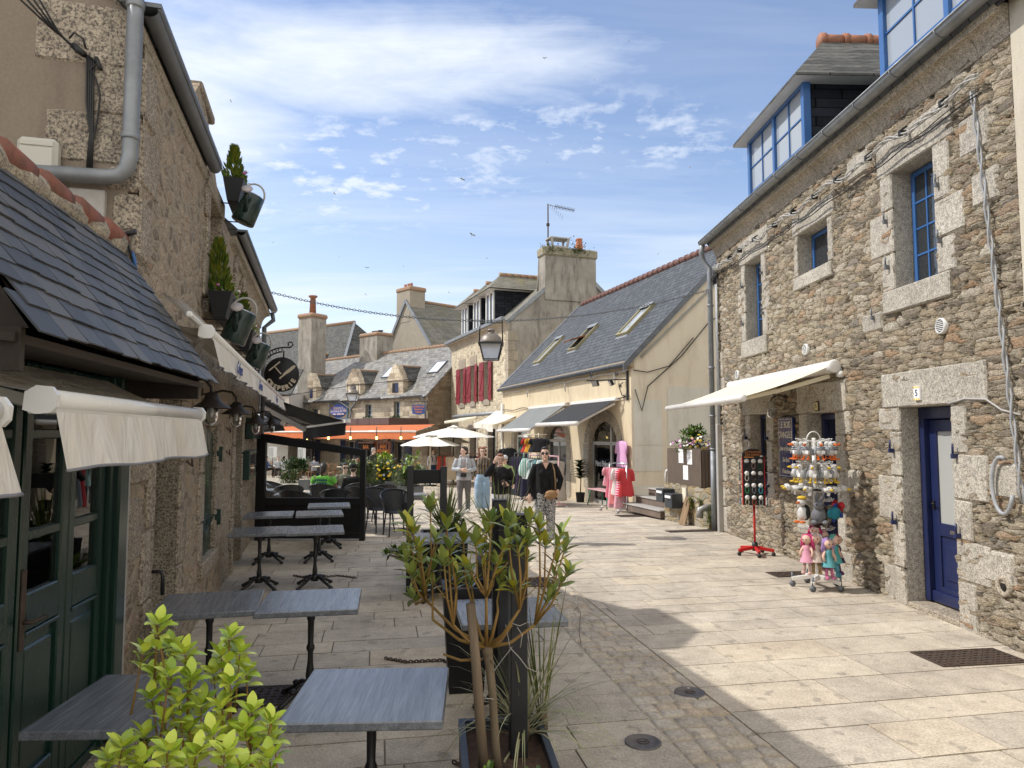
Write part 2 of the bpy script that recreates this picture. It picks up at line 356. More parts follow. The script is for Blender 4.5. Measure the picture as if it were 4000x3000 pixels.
M_BLUE = varied('light blue paint', (.035, .12, .32), (.045, .14, .36), .4, 2)
M_NAVY = varied('navy paint', (.011, .018, .07), (.016, .025, .09), .35, 2)
M_GREEN = varied('dark green paint', (.008, .030, .022), (.013, .042, .030), .28, 2, bump=.2, bsc=20, stretch=(1, 1, .15))
M_WHITE = varied('white paint', (.78, .77, .74), (.70, .69, .66), .4, 3)
M_RED = varied('oxblood shutter paint', (.20, .022, .03), (.25, .03, .04), .45, 2)
M_BLK = varied('black metal', (.012, .012, .013), (.02, .02, .022), .4, 4)
M_BLK2 = varied('satin black panel', (.009, .009, .010), (.014, .014, .016), .5, 3, spec=.3)
M_CABLE = mat('black cable', (.012, .012, .012), .5)
M_CABW = varied('pale cable', (.46, .445, .41), (.38, .365, .335), .5, 8)
M_CABG = varied('grey cable', (.30, .31, .32), (.40, .41, .42), .5, 8)
M_IRON = varied('rusty cast iron', (.075, .045, .03), (.05, .038, .03), .7, 9, bump=.3)
M_STEEL = varied('chrome', (.62, .62, .62), (.55, .55, .55), .25, 5, 1)
M_OFFW = mat('ivory awning fabric', rough=.8, spec=.2, fn=lambda n: {'Base Color': n.mix(n.ramp(n.noise(n.co((1, 1, .4)), 3.5, 5, .6), [(.38, 0.0), (.7, 1.0)]), (.74, .70, .63), (.63, .57, .48)), 'bump': (n.noise(n.co((1, 1, .45), rot=(.3, .4, 0)), 7, 4, .5, 1.4), .9, .03)})
M_PARA = varied('off white parasol cloth', (.80, .775, .71), (.75, .72, .65), .8, 2)
M_CREAM = varied('cream awning fabric', (.76, .70, .54), (.72, .66, .50), .8, 2, bump=.12, bsc=12)
M_ALU = varied('white lacquered aluminium', (.80, .78, .74), (.75, .73, .69), .22, 3)
M_GREYF = varied('grey awning fabric', (.16, .17, .165), (.20, .21, .205), .85, 2)
M_CHARF = varied('charcoal awning fabric', (.018, .019, .021), (.028, .029, .031), .85, 2)
M_BLKF = varied('black awning fabric', (.012, .012, .014), (.02, .02, .022), .9, 2)
M_ORG = varied('orange awning fabric', (.55, .15, .045), (.48, .125, .04), .85, 3)
M_OAK = varied('dark timber', (.022, .014, .010), (.04, .026, .018), .6, 6, stretch=(1, 8, 8))
M_WOODG = varied('weathered slat wood', (.115, .085, .065), (.20, .15, .115), .8, 5, stretch=(9, 9, .6), bump=.3)
M_WOODB = varied('old plank', (.19, .115, .06), (.30, .20, .11), .7, 4, stretch=(5, 5, .7), bump=.3)
M_WDRED = varied('varnished reddish wood', (.17, .055, .025), (.24, .085, .04), .4, 5, stretch=(1, 1, 6))
M_RATTAN = varied('honey rattan', (.36, .19, .08), (.27, .13, .05), .5, 8)
M_BIRD = varied('gull feathers', (.62, .61, .60), (.50, .50, .50), .8, 4)
M_SOIL = varied('bark mulch', (.06, .035, .022), (.12, .07, .045), .95, 30, bump=1, bsc=40)
M_PAPER = mat('paper', (.82, .81, .80), .8)
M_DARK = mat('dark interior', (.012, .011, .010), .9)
def glassm(name, col, rough=.03, alpha=1.0, spec=.8):
    return mat(name, col, rough, spec=spec, Alpha=alpha)
M_PANE = glassm('window pane', (.03, .035, .04), .04)
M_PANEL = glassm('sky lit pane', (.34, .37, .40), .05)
M_PANEG = glassm('frosted pane', (.40, .405, .385), .35, spec=.3)
def clear(name, tint=(1, 1, 1), rough=.0):
    m = bpy.data.materials.new(name); m.use_nodes = True; t = m.node_tree; n = Nd(t); t.nodes.remove(t.nodes['Principled BSDF'])
    fr = n('Fresnel', {'IOR': 1.45}); tr = n('BsdfTransparent', {0: tint + (1,)}); gl = n('BsdfGlossy', {0: (1, 1, 1, 1), 'Roughness': rough})
    t.links.new(n('MixShader', {0: fr, 1: tr, 2: gl}), t.nodes['Material Output'].inputs[0]); return m
M_CLEAR = clear('clear glass', (.93, .95, .95))
M_LAMPG = clear('ribbed lamp glass', (.72, .73, .72), .08)
def emis(name, c, s):
    m = mat(name, c, .5); b = m.node_tree.nodes['Principled BSDF']; b.inputs['Emission Color'].default_value = c + (1,); b.inputs['Emission Strength'].default_value = s; return m
M_BULB = emis('glowing bulb', (1, .75, .25), 3.0)
def leafm(name, a, b, mid=None, rough=.4, trans=.12):
    def fn(n):
        g = n('NewGeometry', out=8); c = n.co(); s = n.noise(c, 6, 3)
        col = n.mix(n.ramp(n.m('ADD', n.m('MULTIPLY', g, .7), n.m('MULTIPLY', s, .3)), [(.15, 0.0), (.8, 1.0)]), a, b)
        return {'Base Color': col}
    return mat(name, rough=rough, fn=fn, spec=.4, Subsurface_Weight=trans, Subsurface_Scale=.01)
M_LY = leafm('golden evergreen leaf', (.40, .54, .045), (.68, .74, .11), rough=.3, trans=.3)
M_LYG = leafm('green leaf centre', (.22, .34, .03), (.40, .48, .05), rough=.3, trans=.3)
M_LB = leafm('bay leaf', (.12, .18, .045), (.32, .37, .085), rough=.25)
M_LBY = leafm('yellowed bay leaf', (.40, .36, .03), (.28, .30, .03), rough=.35)
M_LG = leafm('shrub leaf', (.035, .075, .014), (.09, .15, .025))
M_LG2 = leafm('bright shrub leaf', (.10, .19, .02), (.24, .34, .04))
M_LGY = leafm('grey green foliage', (.075, .10, .045), (.15, .19, .085))
M_LDK = leafm('glossy dark leaf', (.008, .04, .014), (.02, .075, .022), rough=.25)
M_YUC = leafm('yucca blade', (.07, .115, .03), (.20, .22, .055), rough=.4)
M_VAR = leafm('variegated blade', (.24, .25, .12), (.44, .42, .24), rough=.45)
M_CON = leafm('conifer sprig', (.10, .13, .012), (.20, .22, .02))
M_FLW = mat('white petal', (.85, .84, .80), .6); M_FLY = mat('yellow petal', (.85, .58, .02), .6); M_FLP = mat('mauve petal', (.45, .16, .36), .6)
M_BARK = varied('bay bark', (.21, .16, .10), (.13, .095, .06), .85, 9, bump=.5, stretch=(1, 1, .3))
M_TWIG = varied('ochre twig', (.30, .19, .035), (.20, .10, .03), .6, 9)
M_STAKE = varied('weathered stake', (.25, .185, .12), (.16, .115, .075), .85, 7, bump=.4, stretch=(4, 4, .4))
# ---------------------------------------------------------------- ground, pavement, cobbles
def tonemat(name, pal, spk=.35, sc=60, rough=.85, bump=.25):
    def fn(n):
        a = n('Attribute', {}, 2, attribute_name='tone'); c = n.co(); s = n.noise(c, sc, 4, .7); b = n.noise(c, 1.7, 5, .6); m2 = n.noise(c, 9, 4)
        spot = n.ramp(n.noise(c, 5.5, 2, .5), [(.63, 0.0), (.68, .5)]); col = n.mix(spot, n.ramp(a, pal), (.2, .18, .15)); col = n.mix(spk, col, n.ramp(s, [(.32, .1), (.68, .92)]), 'OVERLAY')
        col = n.mix(.35, col, n.ramp(b, [(.3, .2), (.7, .8)]), 'OVERLAY'); col = n.mix(.2, col, n.ramp(m2, [(.3, .2), (.7, .8)]), 'OVERLAY')
        return {'Base Color': col, 'bump': (n.m('ADD', s, n.m('MULTIPLY', m2, .7)), bump, .01)}
    return mat(name, rough=rough, fn=fn, spec=.3)
M_SLAB = tonemat('granite paving slab', [(0, (.40, .345, .28)), (.3, (.48, .42, .34)), (.55, (.51, .44, .345)), (.8, (.445, .39, .32)), (1, (.53, .445, .335))])
M_COB = tonemat('cobble stone', [(0, (.40, .345, .275)), (.35, (.47, .415, .34)), (.6, (.51, .43, .325)), (.8, (.42, .37, .305)), (1, (.47, .375, .275))], .3, 40, bump=.5)
M_JOINT = varied('sandy joint', (.46, .38, .275), (.37, .305, .215), .95, 6, bump=.5)
M_JOINTD = varied('slab joint', (.17, .145, .11), (.22, .19, .145), .95, 8, bump=.5)
AX = V((-.185, .983, 0)).normalized(); AY = V((AX.y, -AX.x, 0))      # along the street / across it, to the right
def pave(x, y, z=0): p = AX*y + AY*x; return V((p.x, p.y, gz(p.y)+z))
def ground():
    b = MB(M_JOINTD); ys = [-8, 12, 13, 14, 15] + list(range(16, 49, 4)) + [900]
    b.sheet([[(x, y, gz(y)-.012) for x in (-700, -40, 0, 40, 700)] for y in ys]); b.build('ground', kind='structure')
    b = MB(M_SLAB); c = MB(M_COB); j = MB(M_JOINT)
    cl = lambda y: 1.85; cr = lambda y: 2.45   # cobble strip edges in street coordinates
    y = -1.0; r = random.Random(4)
    while y < 62:
        h = r.choice((.30, .36, .42, .5, .34)) if y < 30 else .6
        for x0, x1 in ((-34 if y > 24 else -9, cl(y)), (cr(y), 9 if y < 24 else 12)):
            x = x0 - r.random()*.5
            while x < x1 - .02:
                w = r.choice((.5, .62, .75, .9, 1.05, 1.2)); a, e = x, min(x+w, x1)
                if x1 - e < .22: e = x1
                a = max(a, x0); g = .006
                if x0 < -8 and y < 24 and e > -8.9 or x0 > 0 or y >= 24:
                    q = [(a+g, y+g), (e-g, y+g), (e-g, y+h-g), (a+g, y+h-g)]; b.at = r.random()**1.0*.98+.02
                    if pave(a, y).y > -.5 or True:
                        dz = r.uniform(-.002, .002)
                        t = [pave(px, py, dz) for px, py in q]; bb = .006
                        i = [pave(px+(bb if k in (1, 2) else -bb)*0, py, dz) for k, (px, py) in enumerate(q)]
                        lo = [pave(px, py, -.02) for px, py in q]
                        b.add(t+lo, [(0, 1, 2, 3), (4, 5, 1, 0), (5, 6, 2, 1), (6, 7, 3, 2), (7, 4, 0, 3)])
                x = e
        y += h
    b.build('pavement', kind='structure')
    y = 0.0
    while y < 40:
        h = r.uniform(.13, .19); x = cl(y); k = 0
        while x < cr(y)-.03:
            w = min(r.uniform(.12, .2), cr(y)-x); o = r.uniform(-.02, .02)
            if cr(y)-x-w < .07: w = cr(y)-x
            g = .009; q = [(x+g, y+g+o), (x+w-g, y+g+o), (x+w-g, y+h-g+o), (x+g, y+h-g+o)]; c.at = r.random()*.98+.02
            q = [(px+r.uniform(-.011, .011), py+r.uniform(-.011, .011)) for px, py in q]; mx, my = x+w/2, y+h/2+o
            top = [pave(mx+(px-mx)*.72, my+(py-my)*.72, .006+r.uniform(-.003, .003)) for px, py in q]; mid = [pave(mx+(px-mx)*.95, my+(py-my)*.95, -.001) for px, py in q]; lo = [pave(px, py, -.012) for px, py in q]
            c.add(top+mid+lo, [(0, 1, 2, 3)]+[(s*4+4+i, s*4+4+(i+1) % 4, s*4+(i+1) % 4, s*4+i) for s in (0, 1) for i in range(4)], True)
            x += w
        y += h
    c.build('cobble_path', kind='structure')
    j.sheet([[pave(x, y, -.007) for x in (cl(y), (cl(y)+cr(y))/2, cr(y))] for y in [0, 11, 12, 13, 14, 15]+list(range(16, 41, 2))]); j.build('cobble_bedding', kind='structure')
ground()
# ---------------------------------------------------------------- building helpers (all in a facade's own frame: x right, y into the wall, z up)
def cuts(a, b, marks, s):
    ms = sorted({a, b} | {m for m in marks if a < m < b}); o = [a]
    for p, q in zip(ms, ms[1:]):
        k = max(1, round((q-p)/s)); o += [p+(q-p)*i/k for i in range(1, k+1)]
    return o
def facade(b, x0, x1, z0, z1, ops, s=.5, y=0, rev=.3, rm=None, fm=None):
    xs = cuts(x0, x1, [v for o in ops for v in o[:2]], s); zs = cuts(z0, z1, [v for o in ops for v in o[2:4]], s)
    b.use(fm); idx = {}; vs = []; fs = []
    for j in range(len(zs)-1):
        for i in range(len(xs)-1):
            cx, cz = (xs[i]+xs[i+1])/2, (zs[j]+zs[j+1])/2
            if any(o[0] < cx < o[1] and o[2] < cz < o[3] for o in ops): continue
            q = []
            for k in ((i, j), (i+1, j), (i+1, j+1), (i, j+1)):
                if k not in idx: idx[k] = len(vs); vs.append((xs[k[0]], y, zs[k[1]]))
                q.append(idx[k])
            fs.append(q)
    b.add(vs, fs, True)
    b.use(rm)
    for a, c, d, e in [o[:4] for o in ops]:
        b.quad((a, y, d), (a, y, e), (a, y+rev, e), (a, y+rev, d)); b.quad((c, y, e), (c, y, d), (c, y+rev, d), (c, y+rev, e))
        b.quad((a, y, e), (c, y, e), (c, y+rev, e), (a, y+rev, e)); b.quad((a, y, d), (a, y+rev, d), (c, y+rev, d), (c, y, d))
def shell(b, L, D, z0, ze, zr, m, gm=None):                 # back and both gable ends
    b.use(m); b.quad((0, D, z0), (0, D, ze), (L, D, ze), (L, D, z0))
    b.use(gm or m); b.add([(0, 0, z0), (0, 0, ze), (0, D/2, zr), (0, D, ze), (0, D, z0)], [(0, 1, 2, 3, 4)])
    b.add([(L, 0, z0), (L, D, z0), (L, D, ze), (L, D/2, zr), (L, 0, ze)], [(0, 1, 2, 3, 4)])
def roof(t, L, D, ze, zr, m, ov=.25, e0=.08, e1=.08, th=.1, name='roof'):
    k = (zr-ze)/(D/2); b = MB(m)
    b.slab([(-e0, -ov, ze-ov*k+.06), (L+e1, -ov, ze-ov*k+.06), (L+e1, D/2, zr+.06), (-e0, D/2, zr+.06)], th)
    b.slab([(L+e1, D+ov, ze-ov*k+.06), (-e0, D+ov, ze-ov*k+.06), (-e0, D/2+.003, zr+.06), (L+e1, D/2+.003, zr+.06)], th)
    return b.build(name, t)
def ridge(rf, x0, x1, y, z, m, r=.13, pitch=.36, name='ridge_tiles'):
    b = MB(m); n = int(abs(x1-x0)/pitch); s = 1 if x1 > x0 else -1
    for i in range(n):
        a = x0+s*i*pitch; b.tube([(a, y, z), (a+s*pitch*.97, y, z)], [r*1.0, r*.9], 8); b.tube([(a-.03*s, y, z), (a+.05*s, y, z)], r*1.17, 8)
    return b.build(name, rf)
def window(t, x0, x1, z0, z1, y, fm, nx=1, nz=1, pane=None, fw=.055, mw=.022, d=.05, name='window', sash=0, pd=.02):
    f = MB(fm)
    for a, c, e, g in ((x0, x0+fw, z0, z1), (x1-fw, x1, z0, z1), (x0+fw, x1-fw, z0, z0+fw), (x0+fw, x1-fw, z1-fw, z1)): f.box(a, c, y, y+d, e, g, .004)
    xs = [x0+fw+(x1-x0-2*fw)*i/nx for i in range(nx+1)]; zs = [z0+fw+(z1-z0-2*fw)*i/nz for i in range(nz+1)]
    for x in xs[1:-1]:
        w = fw*.8 if sash and abs(x-(x0+x1)/2) < .01 else mw/2
        f.box(x-w, x+w, y+.008, y+d-.006, z0+fw, z1-fw)
    for z in zs[1:-1]: f.box(x0+fw, x1-fw, y+.011, y+d-.009, z-mw/2, z+mw/2)
    o = f.build(name, t); p = MB(pane or M_PANE); p.box(x0+fw*.8, x1-fw*.8, y+pd, y+pd+.008, z0+fw*.8, z1-fw*.8); p.build('pane', o); return o
def blocks(b, x0, x1, z0, z1, r, lw=(.28, .52), proud=.025, rev=.3, hs=(.38, .55), lint=.36, sill=None, over=.2, y=0, left=True, right=True, lx=(.3, .3)):
    bv = .015
    for sd, on in ((-1, left), (1, right)):
        z = z0; i = r.randint(0, 1)
        while on and z < z1-.01:
            h = min(r.uniform(*hs), z1-z)
            if z1-z-h < .15: h = z1-z
            w = lw[i % 2]*r.uniform(.85, 1.15); i += 1
            a, c = (x0-w, x0+.004) if sd < 0 else (x1-.004, x1+w)
            b.box(a, c, y-proud-r.uniform(0, .012), y+rev, z+.006, z+h-.006, bv); z += h
    if lint: b.box(x0-lx[0], x1+lx[1], y-proud-.012, y+rev, z1-.004, z1+lint, bv)
    if sill: b.box(x0-over, x1+over, y-.06, y+rev, z0-sill, z0+.004, bv)
def shutter(t, x0, x1, z0, z1, y, m, n=4, th=.035, name='shutter', bat=True, sd=-1):
    b = MB(m); w = (x1-x0)/n
    for i in range(n): b.box(x0+w*i+.002, x0+w*(i+1)-.002, y, y+sd*th, z0, z1, .004)
    if bat:
        for f in (.17, .8): z = z0+(z1-z0)*f; b.box(x0+.03, x1-.03, y+sd*th, y+sd*(th+.025), z-.06, z+.06, .004)
        b.bar((x0+.07, y+sd*(th+.01), z0+(z1-z0)*.2), (x1-.07, y+sd*(th+.01), z0+(z1-z0)*.77), .07, .02, up=(0, 1, 0))
    return b.build(name, t)
def text(body, size, m, parent, M, name='lettering', ex=.002, align='CENTER', sx=1.0, bold=0, shear=0):
    cu = bpy.data.curves.new('t', 'FONT'); cu.body = body; cu.size = size; cu.extrude = ex; cu.align_x = align; cu.align_y = 'CENTER'; cu.offset = bold; cu.shear = shear; cu.resolution_u = 2
    o = bpy.data.objects.new('t', cu); COL.objects.link(o); bpy.context.view_layer.update()
    me = bpy.data.meshes.new_from_object(o.evaluated_get(bpy.context.evaluated_depsgraph_get())); bpy.data.objects.remove(o)
    me.transform(M @ Matrix.Diagonal((sx, 1, 1, 1))); me.materials.clear(); me.materials.append(m)
    q = bpy.data.objects.new(name, me); COL.objects.link(q); q.parent = parent; return q
def sur(t, *a, **k): s = MB(M_GRAN if t is not None and t.get('pale') else M_GRAND); blocks(s, *a, **k); s.build('stone_surround', t)
FACE = Matrix.Rotation(PI/2, 4, 'X')                        # stands text up, facing the viewer of a facade
def gutter(t, x0, x1, y, z, m, r=.075, name='gutter', rings=True):
    b = MB(m); g = []
    xs = [x0+(x1-x0)*i/12 for i in range(13)]
    for x in xs: g.append([(x, y+r*math.cos(a), z+r*math.sin(a)) for a in [PI+PI*k/8 for k in range(9)]])
    b.sheet(g); b.tube([(x0, y-r, z), (x1, y-r, z)], .014, 6)
    if rings:
        for x in xs[::1]: b.tube([(x, y+(r+.006)*math.cos(a), z+(r+.006)*math.sin(a)) for a in [PI+PI*k/8 for k in range(9)]], .008, 5)
    return b.build(name, t)
def cove(t, x0, x1, z1, m, h=.3, out=.25, name='cornice', y=0, seg=1.0, r=None):
    b = MB(m); prof = [(y+.05, z1-h)] + [(y-.02-out*(1-math.cos(PI/2*i/6)), z1-h+(h-.09)*math.sin(PI/2*i/6)) for i in range(7)] + [(y-out-.03, z1-.08), (y-out-.03, z1), (y+.05, z1)]
    x = x0; r = r or random.Random(3)
    while x < x1-.01:
        w = min(seg*r.uniform(.8, 1.25), x1-x)
        n = len(prof); q = [[(a, p, c) for p, c in prof] for a in (x+.004, x+w-.004)]
        b.add(q[0]+q[1], [tuple(range(n-1, -1, -1)), tuple(range(n, 2*n))]+[(i, (i+1) % n, n+(i+1) % n, n+i) for i in range(n)]); x += w
    return b.build(name, t)
FR = Frame((4.272, 14.549), (4.572, 6.492)); FL = Frame((-2.471, 4.6), (-5.0, 13.97)); FS = Frame((-1.83, 1.0), (-2.44, 4.49))
rr = random.Random(21)
# ================================================================ right stone house
def right_house():
    t = FR.thing('stone_house', 'rubble stone house on the right with blue windows and a blue door', 'house')
    t['pale'] = 1; X1 = 8.3; ops = [(6.34, 7.13, 3.63, 5.03), (3.81, 4.76, 4.34, 5.0), (1.58, 2.37, 3.64, 5.08), (3.93, 4.81, -.05, 2.26), (1.65, 2.42, .86, 2.3), (6.33, 7.24, -.05, 2.26)]
    b = MB(M_RUB); facade(b, 0, X1, -.3, 5.75, ops, .029, 0, .42, M_GRAN, M_RUB)
    b.use(M_RUB); b.quad((0, 0, -.3), (0, 0, 5.75), (0, 7, 5.75), (0, 7, -.3)); b.add([(0, 0, 5.75), (0, 3.5, 9.3), (0, 7, 5.75)], [(0, 1, 2)])
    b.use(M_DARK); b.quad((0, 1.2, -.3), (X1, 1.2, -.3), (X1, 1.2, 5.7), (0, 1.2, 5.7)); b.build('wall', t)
    def cs(*a): s = MB(M_GRAN); s.box(*a); s.build('corner_stone', t)
    sur(t, *ops[0], rr, (.26, .42), sill=.26, over=.22, lint=.42, lx=(.28, .34)); sur(t, *ops[1], rr, (.02, .03), left=False, right=False, sill=.2, over=.12, lint=.3, lx=(.16, .2))
    cs(4.765, 4.9, -.03, .3, 4.36, 4.98, .012); cs(3.68, 3.805, -.03, .3, 4.36, 4.98, .012)
    sur(t, *ops[2], rr, (.2, .34), sill=.3, over=.2, lint=.45, lx=(.26, .3))
    sur(t, *ops[3], rr, (.24, .34), lint=.42, lx=(.28, .3)); sur(t, *ops[4], rr, (.2, .26), lint=.42, lx=(.32, .3), sill=.12, over=.1)
    sur(t, *ops[5], rr, (.25, .45), lint=.4, lx=(.34, .55))
    for z, w in ((.0, .34), (.5, .25), (1.0, .36), (1.5, .24), (2.6, .35), (3.1, .25)): cs(-.02, w, -.028, .2, z+.005, z+.49, .015)
    for x, z, w, h in ((5.35, 5.25, .5, .3), (7.55, 4.7, .42, .4), (7.7, 4.15, .36, .34), (7.75, 1.35, .4, .33), (5.05, 1.2, .35, .28), (7.62, .55, .42, .3), (.5, 2.6, .35, .3), (5.6, 3.2, .45, .24)):
        cs(x, x+w, -.04, .1, z, z+h, .03)
    del t['pale']
    window(t, 6.36, 7.11, 3.65, 5.01, .2, M_BLUE, 3, 4, fw=.06); window(t, 3.83, 4.74, 4.36, 4.98, .19, M_BLUE, 1, 1, fw=.06); window(t, 1.6, 2.35, 3.66, 5.06, .19, M_BLUE, 3, 4, fw=.06)
    w = window(t, 1.67, 2.4, .88, 2.28, .17, M_NAVY, 2, 1, clear_inside(), fw=.06)
    b = MB(M_OAK); b.box(1.6, 2.6, .75, .78, .8, 2.4); b.use(M_WOODB).box(1.7, 2.3, .4, .6, .86, .92)
    for k, (z, c) in enumerate(((.98, M_FLY), (1.04, M_RED), (1.1, M_LG2), (1.16, M_BLUE))): b.use(c).lathe([(.05-.007*k, z-.03), (.05-.007*k, z+.03)], 12, Matrix.Translation((1.98, .45, 0)))
    b.build('window_display', t)
    # open shop door: blue frame, dim room
    d = MB(M_NAVY); d.box(3.94, 4.03, .2, .27, .05, 2.24, .006); d.box(4.03, 4.8, .2, .27, 2.16, 2.24, .006); d.box(3.96, 4.0, .28, .49, .06, 2.2, .006)
    o = d.build('shop_door', t); b = MB(mat('pale shop interior', (.62, .60, .56), .9)); b.quad((4.06, .5, 0), (5.6, .5, 0), (5.6, .5, 2.4), (4.06, .5, 2.4)); b.use(M_WOODB).box(3.95, 4.9, .12, .95, -.02, .06); b.build('room', o)
    # blue house door
    d = MB(M_NAVY); y = .25
    for a in ((6.34, 6.43, .08, 2.25), (7.16, 7.23, .08, 2.25), (6.43, 7.16, 2.12, 2.25)): d.box(a[0], a[1], y-.06, y+.05, a[2], a[3], .006)
    for a in ((6.44, 6.56, .1, 2.11), (7.04, 7.15, .1, 2.11), (6.56, 7.04, 1.98, 2.11), (6.56, 7.04, .82, .96), (6.56, 7.04, .1, .26)): d.box(a[0], a[1], y, y+.045, a[2], a[3], .005)
    d.box(6.56, 7.04, y+.02, y+.035, .26, .82); d.box(6.62, 6.98, y+.008, y+.03, .34, .72, .01); d.box(6.43, 7.16, y-.035, y, .08, .2, .01)
    o = d.build('door', t); b = MB(M_PANEG); b.box(6.56, 7.04, y+.02, y+.03, .96, 1.98); b.build('pane', o); b = MB(M_STEEL); b.box(6.74, 7.0, y-.004, y+.003, .86, .9); b.build('letter_slot', o); b = MB(M_BLK); b.box(6.47, 6.5, y-.02, y, 1.1, 1.2, .004); b.tube([(6.485, y-.04, 1.17), (6.55, y-.05, 1.17)], .009, 6); b.build('handle', o)
    s = MB(M_GRAND); s.box(6.34, 7.23, -.02, .36, -.04, .06, .01); s.build('doorstep', t); s = MB(M_GRAND); s.box(3.94, 4.8, -.03, .12, -.04, .05, .01); s.build('doorstep', t)
    for x, z in ((6.2, .95), (6.2, 1.78), (7.32, .95), (7.32, 1.75), (1.55, 1.9), (1.56, 1.1), (2.5, 1.9), (2.5, 1.1)): h = MB(M_NAVY); h.box(x-.018, x+.018, -.09, -.03, z-.05, z, .004); h.tube([(x, -.075, z), (x, -.075, z+.1)], .011, 6); h.build('hinge', t)
    for x, z in ((6.24, 4.5), (6.24, 3.95), (7.22, 4.6), (7.22, 4.0), (1.5, 4.7), (1.5, 4.0), (2.45, 4.75), (2.45, 4.05), (5.9, 3.4)): h = MB(M_ZINCD); h.box(x-.015, x+.015, -.08, -.02, z-.05, z, .003); h.tube([(x, -.07, z), (x, -.07, z+.09)], .01, 6); h.build('hinge', t)
    cove(t, -.05, X1, 5.9, M_GRANC, .3, .13, seg=.9); gutter(t, -.15, X1+1, -.27, 5.97, M_ZINC, .08)
    # roof and dormers
    k = 1.0; b = MB(M_SLATE); b.slab([(-.1, -.2, 5.93), (12, -.2, 5.93), (12, 3.5, 9.4), (-.1, 3.5, 9.4)], .1); b.slab([(12, 7.2, 5.9), (-.1, 7.2, 5.9), (-.1, 3.503, 9.4), (12, 3.503, 9.4)], .1); b.build('roof', t)
    for x0, x1, n in ((1.47, 3.84, 2), (5.95, 8.5, 2)):
        zt = 7.5; b = MB(M_SLATEC); y0 = .12
        b.box(x0+.06, x1-.06, y0+.08, 3.2, 5.9, zt-.01); dm = b.build('dormer', t)
        f = MB(M_BLUE)
        for x in (x0, x1-.1): f.box(x, x+.1, y0, y0+.12, 5.9, zt, .006)
        f.box(x0+.1, x1-.1, y0, y0+.1, zt-.12, zt, .006); f.box(x0+.1, x1-.1, y0, y0+.1, 5.9, 6.0, .006); xm = (x0+x1)/2; f.box(xm-.04, xm+.04, y0, y0+.1, 6.0, zt-.12, .006)
        for a, c in ((x0+.1, xm-.04), (xm+.04, x1-.1)):
            f.box((a+c)/2-.012, (a+c)/2+.012, y0+.03, y0+.07, 6.0, zt-.12)
            for i in (1, 2): z = 6.0+(zt-.12-6.0)*i/3; f.box(a, c, y0+.034, y0+.066, z-.012, z+.012)
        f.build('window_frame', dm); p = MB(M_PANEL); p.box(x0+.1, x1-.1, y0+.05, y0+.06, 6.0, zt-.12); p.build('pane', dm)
        e = .2; zr = zt+1.3; xm = (x0+x1)/2; b = MB(M_SLATED)
        A = (x0-e, y0-e, zt-.02); B = (x1+e, y0-e, zt-.02); Cc = (x1+e, 4.4, zt-.02); Dd = (x0-e, 4.4, zt-.02); E1 = (xm, y0+.95, zr); E2 = (xm, 4.4, zr)
        b.add([A, B, Cc, Dd, E1, E2], [(0, 1, 4), (1, 2, 5, 4), (0, 4, 5, 3)]); b.add([(v[0], v[1], v[2]-.05) for v in (A, B, Cc, Dd)]+[A, B, Cc, Dd], [(0, 1, 5, 4), (1, 2, 6, 5), (3, 0, 4, 7)]); b.use(M_WHITE).add([(v[0], v[1], v[2]-.05) for v in (A, B, Cc, Dd)], [(3, 2, 1, 0)]); b.build('dormer_roof', dm)
        b = MB(M_TILE)
        for i in range(6): a = y0+.9+i*.4; b.tube([(xm, a, zr-.02), (xm, a+.4, zr-.02)], [.12, .11], 10); b.tube([(xm, a-.03, zr-.02), (xm, a+.06, zr-.02)], .14, 10)
        b.build('ridge_tiles', dm)
    p = MB(M_IRON); p.tube([(4.7, 1.6, 7), (4.7, 1.6, 12.5)], .028, 8); p.build('mast', t)
    # pipes at the far corner
    b = MB(M_ZINC); px, py = -.12, -.13
    b.tube([(-.12, -.27, 5.9), (-.2, -.27, 5.75), (-.2, -.22, 5.55), (-.12, -.13, 5.4), (px, py, 5.3), (px, py, 1.55)], .055, 10); b.tube([(px, py, 1.6), (px, py, -.1)], .06, 10)
    for z in (4.6, 3.3, 2.3, 1.62): b.lathe([(.068, z), (.068, z+.04)], 10, Matrix.Translation((px, py, 0)))
    b.build('downpipe', t); b = MB(M_PVC); b.box(.02, .13, -.12, -.02, -.1, 2.15, .01); b.build('cable_duct', t)
    b = MB(M_CABG)
    for i in range(4): b.tube([(.03+i*.03, -.06, 5.35), (.04+i*.028, -.07, 4.0), (.03+i*.03, -.06, 2.15)], .012, 6)
    b.build('riser_cables', t)
    # twisted service cables under the cornice, with clamps
    r = random.Random(2); b = MB(M_CABW); N = 150
    for q in range(3):
        pts = []
        for i in range(N):
            x = .1+7.9*i/(N-1); a = x*9+q*2*PI/3; sag = .035*math.sin(x*4.2)+.02*math.sin(x*9); pts.append((x, -.13+.018*math.cos(a), 5.33+.022*math.sin(a)+sag))
        b.tube(pts, .010, 6)
    for i in range(5): b.tube([(.3+.05*i, -.14, 5.36), (.32+.06*i, -.2, 5.3-.02*i), (.28+.07*i, -.16, 5.22), (.36+.07*i, -.13, 5.33)], .012, 6)
    b.build('service_cable', t); b = MB(M_CABLE)
    pts = [(.1+7.9*i/60, -.1, 5.2+.012*math.sin(i*.9)-.08*math.sin(i/60*PI)) for i in range(61)]; b.tube(pts, .008, 6); b.tube([(x, y-.02, z+.03+.01*math.sin(x*7)) for x, y, z in pts], .006, 6)
    for i in range(11): x = .25+i*.72+r.uniform(-.1, .1); b.box(x-.02, x+.02, -.16, -.07, 5.3, 5.37, .008); b.tube([(x, -.06, 5.42), (x+.02, -.15, 5.36)], .012, 6)
